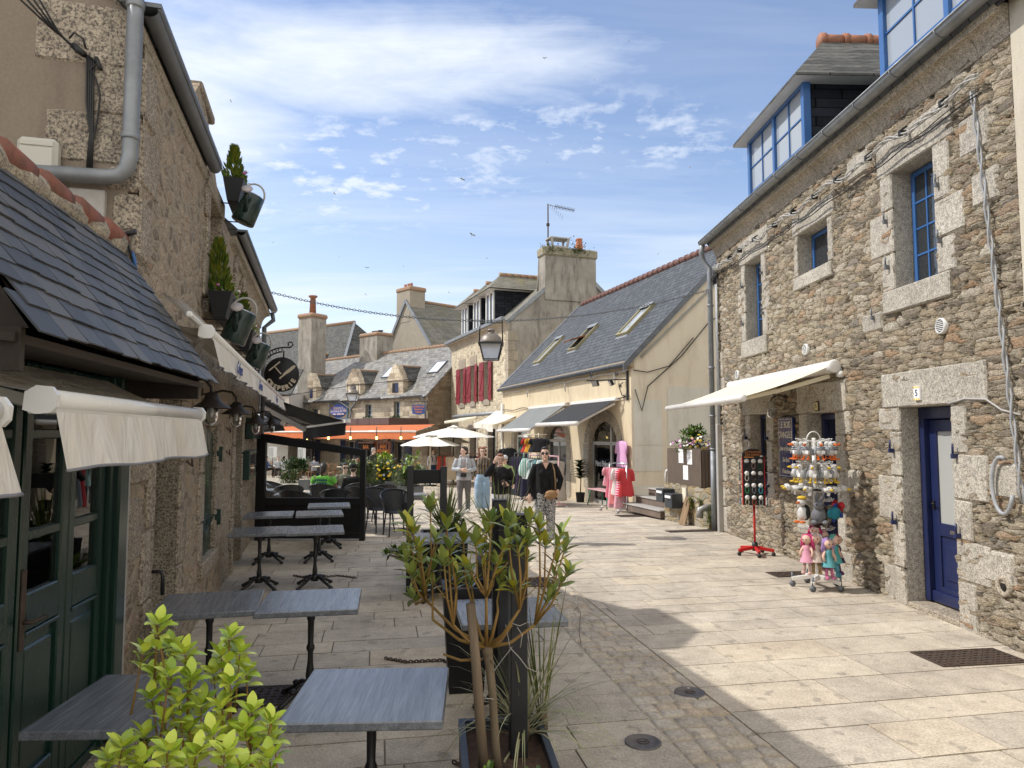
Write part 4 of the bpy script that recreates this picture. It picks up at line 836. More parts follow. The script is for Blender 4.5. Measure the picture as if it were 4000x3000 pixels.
# ================================================================ grey gabled house with red shutters
a_ = aty(1986, 1245, 34.2); b_ = aty(1764, 1365, 43.8); F2 = Frame((b_.x, b_.y), (a_.x, a_.y))
def shutter_house():
    t = F2.thing('gabled_house', 'stone house with oxblood shutters and a broad weathered chimney gable', 'house'); L = F2.L; D = 7.16; ze = 7.4; zr = 10.6
    ops = []
    for u0, u1 in ((1800, 1813), (1842, 1856), (1893, 1911)): ops.append((F2.p(u0, 1500)[0], F2.p(u1, 1500)[0], 3.75, 5.75))
    low = [(1.2, 2.3, -2, 2.1), (4.0, 5.2, -2, 2.2), (7.2, 8.4, -2, 2.2), (10.4, 11.5, -2, 2.2)]
    b = MB(M_RUBF); facade(b, 0, L, -1.6, ze-.3, ops+low, 3, 0, .3, M_GRANC, M_RUBF); shell(b, L, D, -1.6, ze, zr, M_GREYR); b.build('wall', t)
    for o in ops: sur(t, *o, rr, (.18, .24), sill=.3, over=.16, lint=.55, lx=(.3, .3))
    for o in low: sur(t, *o, rr, (.25, .35), lint=.3)
    z = -1.2
    i = 0
    while z < ze-.7: h = .48; s = MB(M_GRANC); s.box(L-(.5 if i % 2 else .34), L+.02, -.02, .32 if i % 2 else .5, z, z+h-.015, .012); s.build('corner_stone', t); z += h; i += 1
    for o in ops: window(t, o[0], o[1], o[2], o[3], .24, M_WHITE, 2, 3, sash=1)
    for o in low: window(t, o[0], o[1], o[2]+.6, o[3], .26, M_OAK, 1, 1, M_PANE)
    for o in ops:
        w = .62
        for sd in (-1, 1):
            c = o[0] if sd < 0 else o[1]; T = Matrix.Translation((c, -.02, 0)) @ Matrix.Rotation(R(-5)*sd, 4, 'Z'); b = MB(M_RED); x0, x1 = (-w, 0) if sd < 0 else (0, w)
            for j in range(4): b.box(x0+w*j/4+.003, x0+w*(j+1)/4-.003, -.05, -.01, o[2]-.05, o[3]+.02, .006, T)
            for f in (.17, .8): zz = o[2]+2*f; b.box(x0+.03, x1-.03, -.08, -.05, zz-.07, zz+.07, .006, T)
            b.bar(T @ V((x0+.1, -.06, o[2]+.45)), T @ V((x1-.1, -.06, o[2]+1.5)), .09, .03, up=(0, 1, 0)); b.build('shutter', t)
    cove(t, -.1, L+.05, ze+.05, M_GRANC, .4, .3, seg=1.6); b = MB(M_ZINC); b.box(-.15, L+.08, -.42, -.2, ze+.04, ze+.22, .02); b.build('gutter', t)
    rf = roof(t, L, D, ze, zr, M_SLATEM, .1, .0, .06); k = (zr-ze)/(D/2)
    b = MB(M_ZINC); b.slab([(L+.065, -.1, ze-.16), (L+.065, -.1, ze+.08), (L+.065, D/2, zr+.12), (L+.065, D/2, zr-.14)], -.04); b.slab([(L+.065, D/2, zr-.14), (L+.065, D/2, zr+.12), (L+.065, D+.1, ze+.08), (L+.065, D+.1, ze-.16)], -.04); b.build('verge_flashing', rf)
    c = MB(M_GREYR); c.box(L-.75, L+.07, 1.9, 4.75, 8.6, 10.85, .02); c.prism([(L-.75, 10.0), (L-.75, 10.85), (L-1.0, 9.2)], 1.9, 4.7); c.use(varied('mossy cap stone', (.33, .30, .24), (.24, .21, .12), .9, 5, bump=.6, bsc=30)).box(L-.8, L+.13, 1.82, 4.83, 10.85, 11.3, .06)
    for x0, x1 in ((L-.6, L-.1),): c.use(M_PVC).box(x0-.05, x1+.05, 2.35, 3.25, 11.3, 11.42, .03); c.box(x0-.1, x1+.1, 2.25, 3.35, 11.78, 11.86, .02); [c.bar((px, py, 11.4), (px+(px-(x0+x1)/2)*.3, py+(py-2.8)*.15, 11.8), .1) for px in (x0, x1) for py in (2.4, 3.2)]
    ch = c.build('chimney', rf); p = MB(varied('orange clay pot', (.50, .17, .07), (.42, .14, .06), .7, 4)); p.lathe([(.17, 11.3), (.2, 11.45), (.2, 11.6), (.15, 11.75), (.17, 11.9), (.18, 11.95)], 12, Matrix.Translation((L-.35, 4.0, 0))); p.build('chimney_pot', rf)
    m = MB(M_LGY); r = random.Random(6)
    for cy, cz, n in ((2.15, 11.2, 90), (3.7, 11.2, 140), (3.7, 11.5, 40), (2.8, 11.1, 20)):
        for i in range(n): p = V((L+.12+r.uniform(-.05, .08), cy+r.gauss(0, .28), cz+r.gauss(0, .13))); m.leaf(p, (r.uniform(-.2, 1), r.uniform(-1, 1), r.uniform(-.5, 1)), (0, 0, 1), .12, .06, seg=2)
    m.build('wall_moss', rf)
    for u0, u1 in ((1805, 1822), (1850, 1872), (1899, 1928)):
        x0, x1 = F2.p(u0, 1200, .15)[0], F2.p(u1, 1200, .15)[0]; x1 = max(x1, x0+1.2); zt = 9.5; b = MB(M_SLATEC); b.box(x0-.12, x1+.12, .2, 3.2, ze, zt-.01); dm = b.build('dormer', t)
        w = MB(M_WHITE)
        for q in ((x0, x0+.12, ze+.1, zt), (x1-.12, x1, ze+.1, zt), ((x0+x1)/2-.07, (x0+x1)/2+.07, ze+.2, zt), (x0, x1, zt-.14, zt), (x0, x1, ze+.1, ze+.25)): w.box(q[0], q[1], .12, .22, q[2], q[3], .006)
        w.build('window_frame', dm); w = MB(M_PANE); w.box(x0+.1, x1-.1, .16, .18, ze+.2, zt-.1); w.build('pane', dm)
        xm = (x0+x1)/2; e = .5; h = .95; b = MB(M_SLATEM); A, B, C1, D1, E1, E2 = (x0-e, -.25, zt), (x1+e, -.25, zt), (x1+e, 4, zt), (x0-e, 4, zt), (xm, .75, zt+h), (xm, 4, zt+h)
        b.add([A, B, C1, D1, E1, E2], [(0, 1, 4), (1, 2, 5, 4), (0, 4, 5, 3)]); b.use(M_WHITE).add([(v[0], v[1], v[2]-.05) for v in (A, B, C1, D1)], [(3, 2, 1, 0)]); b.build('dormer_roof', dm)
        b = MB(M_TILEM); [b.tube([(xm, .7+i*.4, zt+h), (xm, 1.08+i*.4, zt+h)], [.14, .12], 8) for i in range(7)]; b.build('ridge_tiles', dm)
    return t
shutter_house()
# ================================================================ restaurant
a_ = aty(1672, 1528, 42.5); F3 = Frame((a_.x-.741*23, a_.y+.671*23), (a_.x, a_.y), .12)
def restaurant():
    t = F3.thing('restaurant', 'long low stone restaurant with a pale slate roof and three stone dormers', 'restaurant'); L = F3.L; D = 7.2; ze = 4.3; zr = 7.6; zb = -1.6
    up = [(F3.p(1427, 1600)[0], F3.p(1452, 1600)[0], 2.72, 3.75), (F3.p(1538, 1600)[0], F3.p(1562, 1600)[0], 2.72, 3.85), (F3.p(1216, 1600)[0], F3.p(1243, 1600)[0], 2.9, 3.6)]
    lo = [(F3.p(u, 1750)[0], F3.p(u, 1750)[0]+1.1, zb, 1.35) for u in (1100, 1200, 1352, 1420, 1540)]
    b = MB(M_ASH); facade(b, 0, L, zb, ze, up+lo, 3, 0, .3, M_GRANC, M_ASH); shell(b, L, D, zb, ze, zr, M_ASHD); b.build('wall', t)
    for o in up: window(t, o[0], o[1], o[2], o[3], .2, varied('pale blue paint', (.38, .44, .5), (.32, .38, .44), .5, 3), 2, 3, sash=1)
    for o in lo: window(t, o[0], o[1], o[2]+.6, o[3], .24, M_PVC, 2, 1, sash=1)
    for o in lo[1:]:
        for s in (-1, 1): x = o[0]-.62 if s < 0 else o[1]+.02; shutter(t, x, x+.6, -.6, 1.4, -.02, M_NAVY)
    rf = roof(t, L, D, ze, zr, M_SLATEO, .3, .1, .12); ridge(rf, 0, L, D/2, zr+.06, M_TILEM, .13, .36)
    xd = [F3.p(1216, 1500)[0], F3.p(1383, 1500)[0], F3.p(1547, 1500)[0]]
    gs = [0]+[v for x in xd for v in (x-.95, x+.95)]+[L]
    for a, c in zip(gs[::2], gs[1::2]): gutter(t, a, c, -.38, ze-.16, M_WHITE if a < 5 else M_ZINC, .09, rings=False)
    for x in xd:
        b = MB(M_ASH); b.box(x-.78, x+.78, -.06, .35, ze-.4, 5.15); b.prism([(x-.85, 5.15), (x+.85, 5.15), (x+.5, 5.7), (x+.12, 6.2), (x-.12, 6.2), (x-.5, 5.7)], -.1, .35); b.use(M_GRANC).box(x-.86, x+.86, -.1, .38, 5.1, 5.2, .02); b.use(M_DARK).box(x-.3, x+.3, -.062, .0, 4.4, 5.02); b.use(M_NAVY).box(x+.02, x+.3, -.08, -.06, 4.4, 5.02); b.use(M_GREYR).box(x+.7, x+.76, .35, 1.6, 4.4, 5.15); b.box(x-.76, x-.7, .35, 1.6, 4.4, 5.15); dm = b.build('dormer', rf)
        b = MB(M_SLATED); b.slab([(x-.9, .3, 5.1), (x-.9, 2.0, 5.1), (x, 2.4, 6.1), (x, .3, 6.1)], .06); b.slab([(x+.9, 2.0, 5.1), (x+.9, .3, 5.1), (x, .3, 6.1), (x, 2.4, 6.1)], .06); b.use(M_TILEM).tube([(x, .2, 6.12), (x, 2.2, 6.12)], .1, 8); b.use(M_ZINC).slab([(x+.75, 1.75, 5.25), (x+.98, 1.75, 5.25), (x+.22, 2.5, 6.15), (x+.02, 2.5, 6.15)], .03); b.build('dormer_roof', dm)
    kk = math.atan2(zr-ze, D/2)
    for u, v in ((1487, 1478), (1668, 1460)):
        o = V((0, 0, H)); dd = ray(u, v); n = F3.x.cross(F3.y*(D/2)+V((0, 0, zr-ze))).normalized(); p0 = F3.w(0, 0, ze+.06); A = F3.loc(o+dd*((p0-o).dot(n)/dd.dot(n))); M = Matrix.Translation(A) @ Matrix.Rotation(kk, 4, 'X')
        f = MB(M_ZINCD); [f.box(*q, -.02, .08, 0, M) for q in ((0, .06, 0, 1.2), (.94, 1.0, 0, 1.2), (.06, .94, 0, .06), (.06, .94, 1.14, 1.2))]; s = f.build('skylight', rf); p = MB(glassm('bright skylight', (.62, .64, .66), .1)); p.box(.06, .94, .06, 1.14, .03, .05, 0, M); p.build('pane', s)
    for x, hh, y0, y1, w in ((F3.p(1464, 1400, 3.6)[0], 8.9, 3.0, 4.4, 2.1), (F3.p(1235, 1400, 3.6)[0], 8.1, 3.1, 4.3, 1.1)):
        c = MB(M_GREYR); c.box(x-w/2, x+w/2, y0, y1, 6.6, hh); c.use(M_TILEM).box(x-w/2-.08, x+w/2+.08, y0-.08, y1+.08, hh, hh+.3, .1); c.use(M_DARK); [c.lathe([(.14, hh+.3), (.14, hh+.42), (.2, hh+.44), (.2, hh+.5)], 8, Matrix.Translation((x+q*w, (y0+y1)/2, 0))) for q in (-.1, .05, .25)]; c.build('chimney', rf)
    b = MB(M_ZINC)
    xg = F3.p(1375, 1600)[0]
    b.tube([(xg-.95, -.38, ze-.2), (xg-.9, -.3, ze-.35), (xg-.1, -.12, ze-.75), (xg, -.1, ze-.9), (xg, -.1, 2.5)], .06, 8); b.tube([(xg+.95, -.38, ze-.2), (xg+.9, -.3, ze-.35), (xg+.1, -.12, ze-.75), (xg, -.1, ze-.9)], .06, 8); b.tube([(L-.2, -.38, ze-.2), (L-.15, -.2, ze-.5), (L-.1, -.1, ze-.7), (L-.1, -.1, 2.4)], .06, 8); b.build('downpipe', t)
    return t
restaurant()
def veranda():
    t = F3.thing('veranda', 'restaurant terrace shelter with a brown zinc fascia and reddish timber glazing', 'shelter'); L = F3.L
    b = MB(varied('brown zinc fascia', (.085, .05, .045), (.12, .075, .065), .5, 3)); b.box(3, L+.1, -3.0, 0, 2.35, 2.75, .01)
    for i in range(16): b.box(4+i*1.15, 4.03+i*1.15, -3.012, -3.0, 2.37, 2.74)
    b.build('fascia', t)
    for x in (3.2, 9, 15, L-.1): b = MB(M_OAK); b.box(x, x+.12, -2.9, -2.78, -1.6, 2.35); b.build('post', t)
    x0, x1 = F3.p(1466, 1750, -2.9)[0], L+.1
    g = MB(M_WDRED); n = 5
    for i in range(n+1): x = x0+(x1-x0)*i/n; g.box(x-.06, x+.06, -2.95, -2.85, -1.5, 1.35)
    g.box(x0, x1, -2.95, -2.85, 1.3, 1.42); g.box(x0, x1, -2.95, -2.85, -.5, -.38); g.box(x0, x1, -2.94, -2.88, -1.5, -.5); w = g.build('glazed_screen', t); p = MB(M_CLEAR); p.box(x0, x1, -2.9, -2.89, -.4, 1.3); p.build('pane', w)
    o = MB(mat('orange sign paint', (.75, .25, .04), .6)).build('x') if 0 else None
    m = mat('orange sign paint', (.75, .25, .04), .6)
    xa = F3.p(1496, 1758, -2.97)[0]; text('BAR', .26, m, w, Matrix.Translation((xa, -2.97, 1.1)) @ FACE, bold=.006); text('RESTAURANT', .22, m, w, Matrix.Translation((xa, -2.97, .86)) @ FACE, sx=.8, bold=.006)
    xb = F3.p(1432, 1752, -3)[0]; b = MB(M_DARK); b.box(xb-.7, xb+.7, -3.05, -3.0, .85, 1.28); b.use(M_WDRED).box(xb-.75, xb+.75, -3.06, -2.95, 1.28, 1.36); q = b.build('bar_board', t); text('BAR', .3, m, q, Matrix.Translation((xb, -3.06, 1.06)) @ FACE, bold=.006)
    def awn(xa, xb, lab):
        a = MB(M_ORG); n = 24; g0 = []; 
        rows = [[(xa+(xb-xa)*i/n, -3.0, 2.33) for i in range(n+1)], [(xa+(xb-xa)*i/n, -4.3, 1.98+.012*math.sin(i*2)) for i in range(n+1)]]
        a.sheet(rows, False); a.sheet([[(xa+(xb-xa)*i/n, -4.32, 1.93) for i in range(n+1)], [(xa+(xb-xa)*i/n, -4.34+.02*math.sin(i*1.4), 1.55+.02*math.sin(i*1.1)) for i in range(n+1)]])
        o = F3.thing('awning', lab, 'awning', group='orange awnings'); a.build('fabric', o); b = MB(M_ALU); b.tube([(xa, -4.32, 1.96), (xb, -4.32, 1.96)], .05, 8); b.build('front_bar', o)
        for x in (xa+.3, xb-.3): b = MB(M_ALU); b.bar((x, -3.0, 2.25), (x, -4.3, 1.93), .06); b.build('arm', o)
    awn(F3.p(1015, 1690, -4.3)[0], F3.p(1215, 1690, -4.3)[0], 'orange awning left of the black awning, under the brown fascia'); awn(F3.p(1225, 1690, -4.3)[0], F3.p(1625, 1690, -4.3)[0], 'long orange awning under the brown fascia, above the bar screen')
veranda()
# ================================================================ roofs beyond
def far_houses():
    # hip roofed house at left rear
    a = aty(1230, 1500, 56); f = Frame((a.x-15, a.y+10.0), (a.x+6, a.y-4.0)); t = f.thing('hip_roofed_house', 'house with a dark hipped slate roof and a tall rendered chimney behind the restaurant', 'house'); L = f.L
    D = 9; zt = 11.4; ze = 6.6; b = MB(M_WHITER); b.box(0, L, 0, D, -1.6, ze); b.build('wall', t)
    x0 = f.p(1042, 1256, D/2)[0]; x1 = f.p(1385, 1300, D/2)[0]; A, B, C1, D1, E1, E2 = (x0-3.2, -.3, ze), (x1+3.6, -.3, ze), (x1+3.6, D+.3, ze), (x0-3.2, D+.3, ze), (x0, D/2, zt), (x1, D/2, zt)
    r = MB(M_SLATED); r.add([A, B, C1, D1, E1, E2], [(0, 1, 5, 4), (1, 2, 5), (2, 3, 4, 5)]); r.use(M_SLATEO).add([A, D1, E1], [(0, 2, 1)]); rf = r.build('roof', t)  # left hip face paler: its sunlight is put into the slate colour
    r = MB(M_TILEM); r.tube([(x0, D/2, zt+.03), (x1, D/2, zt+.03)], .16, 8); r.use(M_ZINC); r.bar((A[0], A[1], A[2]+.1), (x0, D/2, zt+.1), .28, .06); r.bar((B[0], B[1], B[2]+.08), (x1, D/2, zt+.08), .2, .06); r.build('ridge_tiles', rf)
    c = aty(1218, 1400, 52); c = f.loc(c); m = MB(M_GREYR); w = 1.5; m.box(c.x-w/2, c.x+w/2, c.y-.7, c.y+.7, 3, 10.4, .05); m.use(M_TILEM).box(c.x-w/2-.1, c.x+w/2+.1, c.y-.8, c.y+.8, 10.4, 10.75, .12); m.use(M_TILE).lathe([(.26, 10.7), (.2, 12.0), (.33, 12.05), (.33, 12.15)], 10, Matrix.Translation((c.x, c.y, 0))); m.build('chimney', rf)
    # gabled house at rear centre
    g = aty(1640, 1400, 60); q = aty(1500, 1400, 64); f = Frame((q.x, q.y), (g.x, g.y)); f = Frame((q.x, q.y), (g.x+(g.x-q.x)*.45, g.y+(g.y-q.y)*.45)); t = f.thing('gabled_house', 'taupe rendered house showing its gable end and chimney behind the restaurant roof', 'house')
    # its gable faces the street: the ridge runs away along y
    x0, z0 = f.p(1512, 1322); x1, z1 = f.p(1684, 1340); xa, za = f.p(1588, 1205); W_ = x1-x0; ze = 9.3; L2 = 15
    b = MB(M_TAUPE); b.prism([(x0, -2), (x1, -2), (x1, ze), (xa, za+.6), (x0, ze)], 0, L2); b.build('wall', t)
    r = MB(M_SLATEM); r.slab([(x1+.15, -.1, ze-.1), (x1+.15, L2, ze-.1), (xa, L2, za+.75), (xa, -.1, za+.75)], .12); r.slab([(x0-.15, L2, ze-.1), (x0-.15, -.1, ze-.1), (xa, -.1, za+.75), (xa, L2, za+.75)], .12); rf = r.build('roof', t)
    r = MB(M_ZINC); r.bar((x0-.1, -.12, ze), (xa, -.12, za+.7), .1, .25); r.bar((x1+.1, -.12, ze), (xa, -.12, za+.7), .1, .25); r.use(M_TILEM).tube([(xa, 0, za+.8), (xa, L2, za+.8)], .15, 8); r.build('ridge_tiles', rf)
    xc0, zc = f.p(1550, 1205); xc1, _ = f.p(1602, 1205); m = MB(M_TAUPE); m.box(xc0, xc1, -.03, 1.6, za-1.2, za+1.55, .02); m.use(M_TILEM).box(xc0-.1, xc1+.12, -.1, 1.7, za+1.55, za+1.95, .1); m.use(M_TILE); [m.lathe([(.15, za+1.9), (.13, za+2.4)], 8, Matrix.Translation((xc0+d, .7, 0))) for d in (.3, .8, 1.2)]; m.build('chimney', rf)
    # small white house at far left
    p = aty(1060, 1560, 48); t = thing('white_house', 'small white house glimpsed behind the creperie sign', 'house', (p.x, p.y, -1.4)); b = MB(M_WHITER); b.box(-3, 1.2, 0, 5, 0, 6.2); b.build('wall', t); r = MB(M_SLATED); r.slab([(-3.2, -.3, 6.0), (1.4, -.3, 6.0), (1.4, 2.5, 8.0), (-3.2, 2.5, 8.0)], .12); r.build('roof', t)
    # backdrop houses to close the square at left
    f = Frame((-30, 52), (-18, 58)); t = f.thing('town_house', 'plain stone town house closing the far left side of the square', 'house'); b = MB(M_RUBF); b.box(0, 12, 0, 7, -2, 6); b.build('wall', t); rf = roof(t, 12, 7, 6, 9, M_SLATED)
far_houses()
# ================================================================ terrace furniture
def woodtop(n):
    c = n.co((.55, 9, 9)); s = n.noise(c, 3.2, 7, .68, .6); f = n.noise(n.co((1.2, 40, 40)), 4, 4, .7)
    col = n.mix(n.ramp(s, [(.3, 0.0), (.7, 1.0)]), (.09, .097, .11), (.225, .24, .265)); col = n.mix(.5, col, n.ramp(f, [(.3, .2), (.72, .9)]), 'OVERLAY')
    return {'Base Color': col, 'bump': (f, .25, .003), 'Roughness': n.ramp(s, [(.2, .3), (.8, .2)])}
M_TOP = mat('grey limed table top', rough=.26, fn=woodtop, spec=.9)
def bistro_table(label, x, y, rot, grain=0, proto=[None], gl=None):
    z = gz(y)
    if proto[0] is None:
        t = thing('bistro_table', label, 'table', (x, y, z), R(rot), 'grey topped bistro tables on the terrace')
        b = MB(M_TOP); b.box(-.35, .35, -.35, .35, .695, .735, .006); b.build('table_top', t)
        b = MB(M_BLK); b.box(-.2, .2, -.03, .03, .68, .695); b.box(-.03, .03, -.2, .2, .68, .695)
        b.lathe([(.025, .12), (.032, .2), (.024, .26), (.02, .3), (.02, .36), (.03, .38), (.03, .40), (.021, .42), (.023, .58), (.03, .6), (.03, .62), (.024, .64), (.03, .69)], 14); b.lathe([(.05, .08), (.05, .14), (.03, .17)], 12); b.build('column', t)
        for k in range(4):
            a = PI/4+k*PI/2; c, s = math.cos(a), math.sin(a); b = MB(M_BLK)
            b.tube([(c*q, s*q, h) for q, h in ((.02, .13), (.09, .13), (.16, .085), (.23, .05), (.27, .03))], [.022, .024, .02, .018, .02], 8); b.ball((c*.28, s*.28, .022), (.03, .03, .022), 8, 5); b.ball((c*.15, s*.15, .115), (.03, .03, .02), 8, 5); b.build('foot', t)
        proto[0] = t; t['_'] = 0; del t['_']
    else: t = dup(proto[0], (x, y, z), R(rot), label)
    if grain:
        for k in t.children:
            if k.name.startswith('table_top'): k.rotation_euler.z = PI/2
    return t
bistro_table('nearest bistro table with a pale sky lit top, centre foreground', -.66, 3.44, 3, 1)
bistro_table('dark bistro table by the green doors, half behind the golden shrub', -1.69, 3.36, 3, 1)
bistro_table('dark bistro table against the stone wall, left of the paler one joined to it', -2.19, 5.25, 15)
bistro_table('pale bistro table joined to the right of the dark wall side one, second row', -1.475, 5.32, 10)
bistro_table('third row bistro table next to the wall', -3.19, 9.1, 15); bistro_table('third row bistro table on the side away from the wall', -2.52, 9.22, 15)
bistro_table('fourth row bistro table beside the wall, near the windbreak', -3.7, 10.95, 15); bistro_table('fourth row bistro table before the windbreak, on the street side', -2.98, 11.1, 16); bistro_table('farthest bistro table standing right against the windbreak', -3.15, 12.35, 14)
bistro_table('bistro table seen through the bay tree, near the cobble strip', -.03, 5.02, 9); bistro_table('bistro table beside the planter behind the bay tree', -.86, 8.55, 10)
def chain(pts, n, size, m, up=(0, 0, 1), wire=None):
    b = MB(m); pts = [V(p) for p in pts]; L = [0]
    for p, q in zip(pts, pts[1:]): L.append(L[-1]+(q-p).length)
    wire = wire or size*.17
    for i in range(n):
        d = L[-1]*(i+.5)/n; k = max(j for j in range(len(pts)-1) if L[j] <= d+1e-9); f = (d-L[k])/max(1e-9, L[k+1]-L[k]); c = pts[k].lerp(pts[k+1], f); t = (pts[k+1]-pts[k]).normalized()
        s = t.cross(V((0, 0, 1))).normalized(); u = s if i % 2 else s.cross(t); ln = L[-1]/n*.66; w = size*.34
        b.tube([c+t*(ln*math.cos(a)*1.0)+u*(w*math.sin(a)) for a in [2*PI*j/10 for j in range(10)]], wire, 5, closed=True)
    return b
def zc(p, h=.012): return V((p[0], p[1], gz(p[1])+h))
for lab, pts, n in (('rusty chain lying between the second row table foot and the tall planter', [(-1.1, 6.3), (-.9, 6.2), (-.6, 6.25), (-.42, 6.05), (-.3, 5.9)], 40), ('rusty chain crossing the iron grate by the golden shrub', [(-1.6, 4.15), (-1.4, 4.0), (-1.2, 4.12), (-1.0, 3.9)], 34),
                    ('chain on the paving right of the nearest table', [(-.35, 4.35), (-.2, 4.25), (-.1, 4.5), (.0, 4.7)], 26), ('double chain by the rim of the near planter', [(-.42, 3.6), (-.2, 3.52), (-.05, 3.62), (-.38, 3.72)], 40), ('thin chain looped between the third row tables', [(-3.0, 9.9), (-2.7, 9.7), (-2.4, 9.9), (-2.1, 9.75)], 34)):
    tag(chain([zc(p) for p in pts], n, .035, M_IRON).build('chain'), lab, 'chain', 'table chains on the paving')
# iron covers
def grate(label, u, v, w, d, rot, kind=0):
    p = G(u, v); t = thing('iron_grate', label, 'drain cover', (p.x, p.y, p.z+.004), R(rot)); b = MB(M_IRON); b.box(-w/2, w/2, -d/2, d/2, -.01, .004)
    if kind == 0:
        n, m = int(w/.055), int(d/.055)
        for i in range(n):
            for j in range(m): x, y = -w/2+w*(i+.5)/n, -d/2+d*(j+.5)/m; s = .019 if (i+j) % 2 else .010; q = .010 if (i+j) % 2 else .019; b.box(x-s, x+s, y-q, y+q, .004, .012, .003)
    else:
        for i in range(int(w/.035)): x = -w/2+.035*(i+.5); b.box(x-.009, x+.009, -d/2+.02, d/2-.02, .004, .012)
    b.build('lid', t); f = MB(M_IRON); [f.box(*q, -.01, .009) for q in ((-w/2-.02, -w/2, -d/2, d/2), (w/2, w/2+.02, -d/2, d/2), (-w/2-.02, w/2+.02, -d/2-.02, -d/2), (-w/2-.02, w/2+.02, d/2, d/2+.02))]; f.build('rim', t)
grate('rusty studded grate in the paving near the blue door', 3785, 2570, .78, .36, 8); grate('small rusty grate before the open shop door', 3085, 2245, .5, .3, 8); grate('iron grate under the golden shrub beside the table feet', 1010, 2722, .4, .36, 8); grate('dark grate in the cobbles behind the bay tree', 2110, 2275, .5, .5, 8)
grate('slotted drain at the foot of the low garden wall', 2710, 2075, 1.1, .22, 12, 1); grate('small drain under the pink clothes rail', 2460, 2016, .6, .4, 12)
for u, v, lab in ((2695, 2707, 'round iron cover set in the cobble strip'), (2512, 2902, 'round iron cover in the paving slab left of the cobbles')):
    p = G(u, v); t = thing('manhole_cover', lab, 'manhole cover', (p.x, p.y, p.z+.006)); b = MB(varied('dull cover iron', (.15, .135, .13), (.11, .10, .095), .6, 20)); b.lathe([(.115, -.02), (.115, .004), (.10, .004), (.10, .002), (.0, .002)], 32); b.build('disc', t); b = MB(M_IRON); b.lathe([(.04, .002), (.04, .006), (.034, .006), (.034, .002)], 20, cap=False); b.box(-.026, .026, -.006, .006, .002, .006); b.build('emblem', t)
# ---------------------------------------------------------------- windbreak screen
def windbreak():
    a, c = G(1015, 2103), G(1438, 2103); a = V((a.x, 13.25, 0)); c = V((c.x, 13.2, 0)); f = Frame(a, c, gz(13.2)); t = f.thing('windbreak', 'black windbreak with a slanting top rail and a clear pane closing the terrace', 'windbreak', z=0); L = f.L
    h0, h1 = f.p(1018, 1696)[1]-f.o.z, f.p(1437, 1757)[1]-f.o.z; g0 = f.p(1030, 1945)[1]-f.o.z
    b = MB(M_BLK2); b.box(0, .17, -.05, .05, 0, h0, .005); b.box(L-.1, L, -.05, .05, 0, h1, .005); b.prism([(.17, h0-.16), (.17, h0), (L-.1, h1+.01), (L-.1, h1-.12)], -.045, .045); b.box(.17, L-.1, -.045, .045, g0-.14, g0, .005); b.box(.17, L-.1, -.045, .045, .04, .16, .005); b.build('frame', t)
    b = MB(M_BLK2); b.box(.17, L-.1, -.02, .02, .16, g0-.14); b.box(.3, L-.22, -.028, -.02, .26, g0-.24, .004); b.build('lower_panel', t)
    b = MB(M_CLEAR); b.prism([(.17, g0), (.17, h0-.16), (L-.1, h1-.12), (L-.1, g0)], -.004, .004); b.build('pane', t)
windbreak()
# ---------------------------------------------------------------- tub chairs and round chairs
def tub_chair(label, x, y, rot, proto=[None], tilt=0):
    if proto[0] is None:
        t = thing('tub_chair', label, 'chair', (x, y, gz(y)), R(rot), 'black woven tub chairs'); w = varied('black woven rattan', (.016, .016, .018), (.035, .035, .038), .55, 60, bump=.5, bsc=120)
        b = MB(w); b.lathe([(.01, .435), (.24, .44), (.255, .455), (.24, .47), (.01, .475)], 20); b.build('seat', t)
        b = MB(w); g = []
        for j in range(5):
            f = j/4; g.append([((.255+.06*f)*math.sin(R(a)), (.255+.08*f)*math.cos(R(a)), .47+f*(.13+.27*max(0, math.cos(R(a*.62)))**1.2)) for a in range(-112, 113, 14)])
        b.sheet(g); b.build('backrest', t); b = MB(M_BLK); b.tube(g[-1], .018, 8); b.tube(g[0], .014, 6); [b.tube([r[i] for r in g], .012, 6) for i in (0, 5, 11, 16)]; b.build('rim', t)
        for sx in (-1, 1):
            for sy in (-1, 1): b = MB(M_BLK); b.tube([(sx*.17, sy*.16, .45), (sx*.21, sy*.22, 0)], .014, 7); b.build('leg', t)
        proto[0] = t; return t
    c = dup(proto[0], (x, y, gz(y)), R(rot), label)
    return c
def gxy(u, Y): return (u-2000)/2773*Y*1.0
for lab, u, Y, r in (('black tub chair right of the windbreak post, the one nearer the street', 1555, 13.9, 25), ('black tub chair right of the windbreak post, partly behind another', 1490, 14.5, 40), ('black tub chair close behind the windbreak pane, left middle', 1165, 14.2, 170), ('black tub chair behind the pane, nearest its centre', 1320, 14.6, 190),
                     ('black tub chair the man in the green shirt sits on', 1268, 16.6, 180), ('black tub chair tipped in the left corner behind the pane', 1055, 15.6, 120), ('black tub chair behind the left side of the pane, larger and nearer the wall', 1135, 16.2, 200), ('black tub chair under the man in a black cap', 1400, 17.3, 210),
                     ('black tub chair of the man in the olive shirt', 1350, 18.6, 10), ('black tub chair behind the right edge of the pane', 1420, 15.3, 160), ('black tub chair standing empty left of the green shirted man', 1100, 17.6, 90), ('black tub chair behind two others near the frame', 1500, 16.3, 200)):
    tub_chair(lab, gxy(u, Y), Y, r)
def glass_table(label, x, y, rot, item=0):
    t = thing('cafe_table', label, 'table', (x, y, gz(y)), R(rot), 'small tables behind the windbreak'); b = MB(M_TOP); b.box(-.35, .35, -.3, .3, .70, .73, .005); b.build('table_top', t); b = MB(M_BLK); b.tube([(0, 0, 0.02), (0, 0, .7)], .025, 8); b.lathe([(.2, 0), (.2, .015), (.03, .04)], 14); b.build('column', t)
    return t
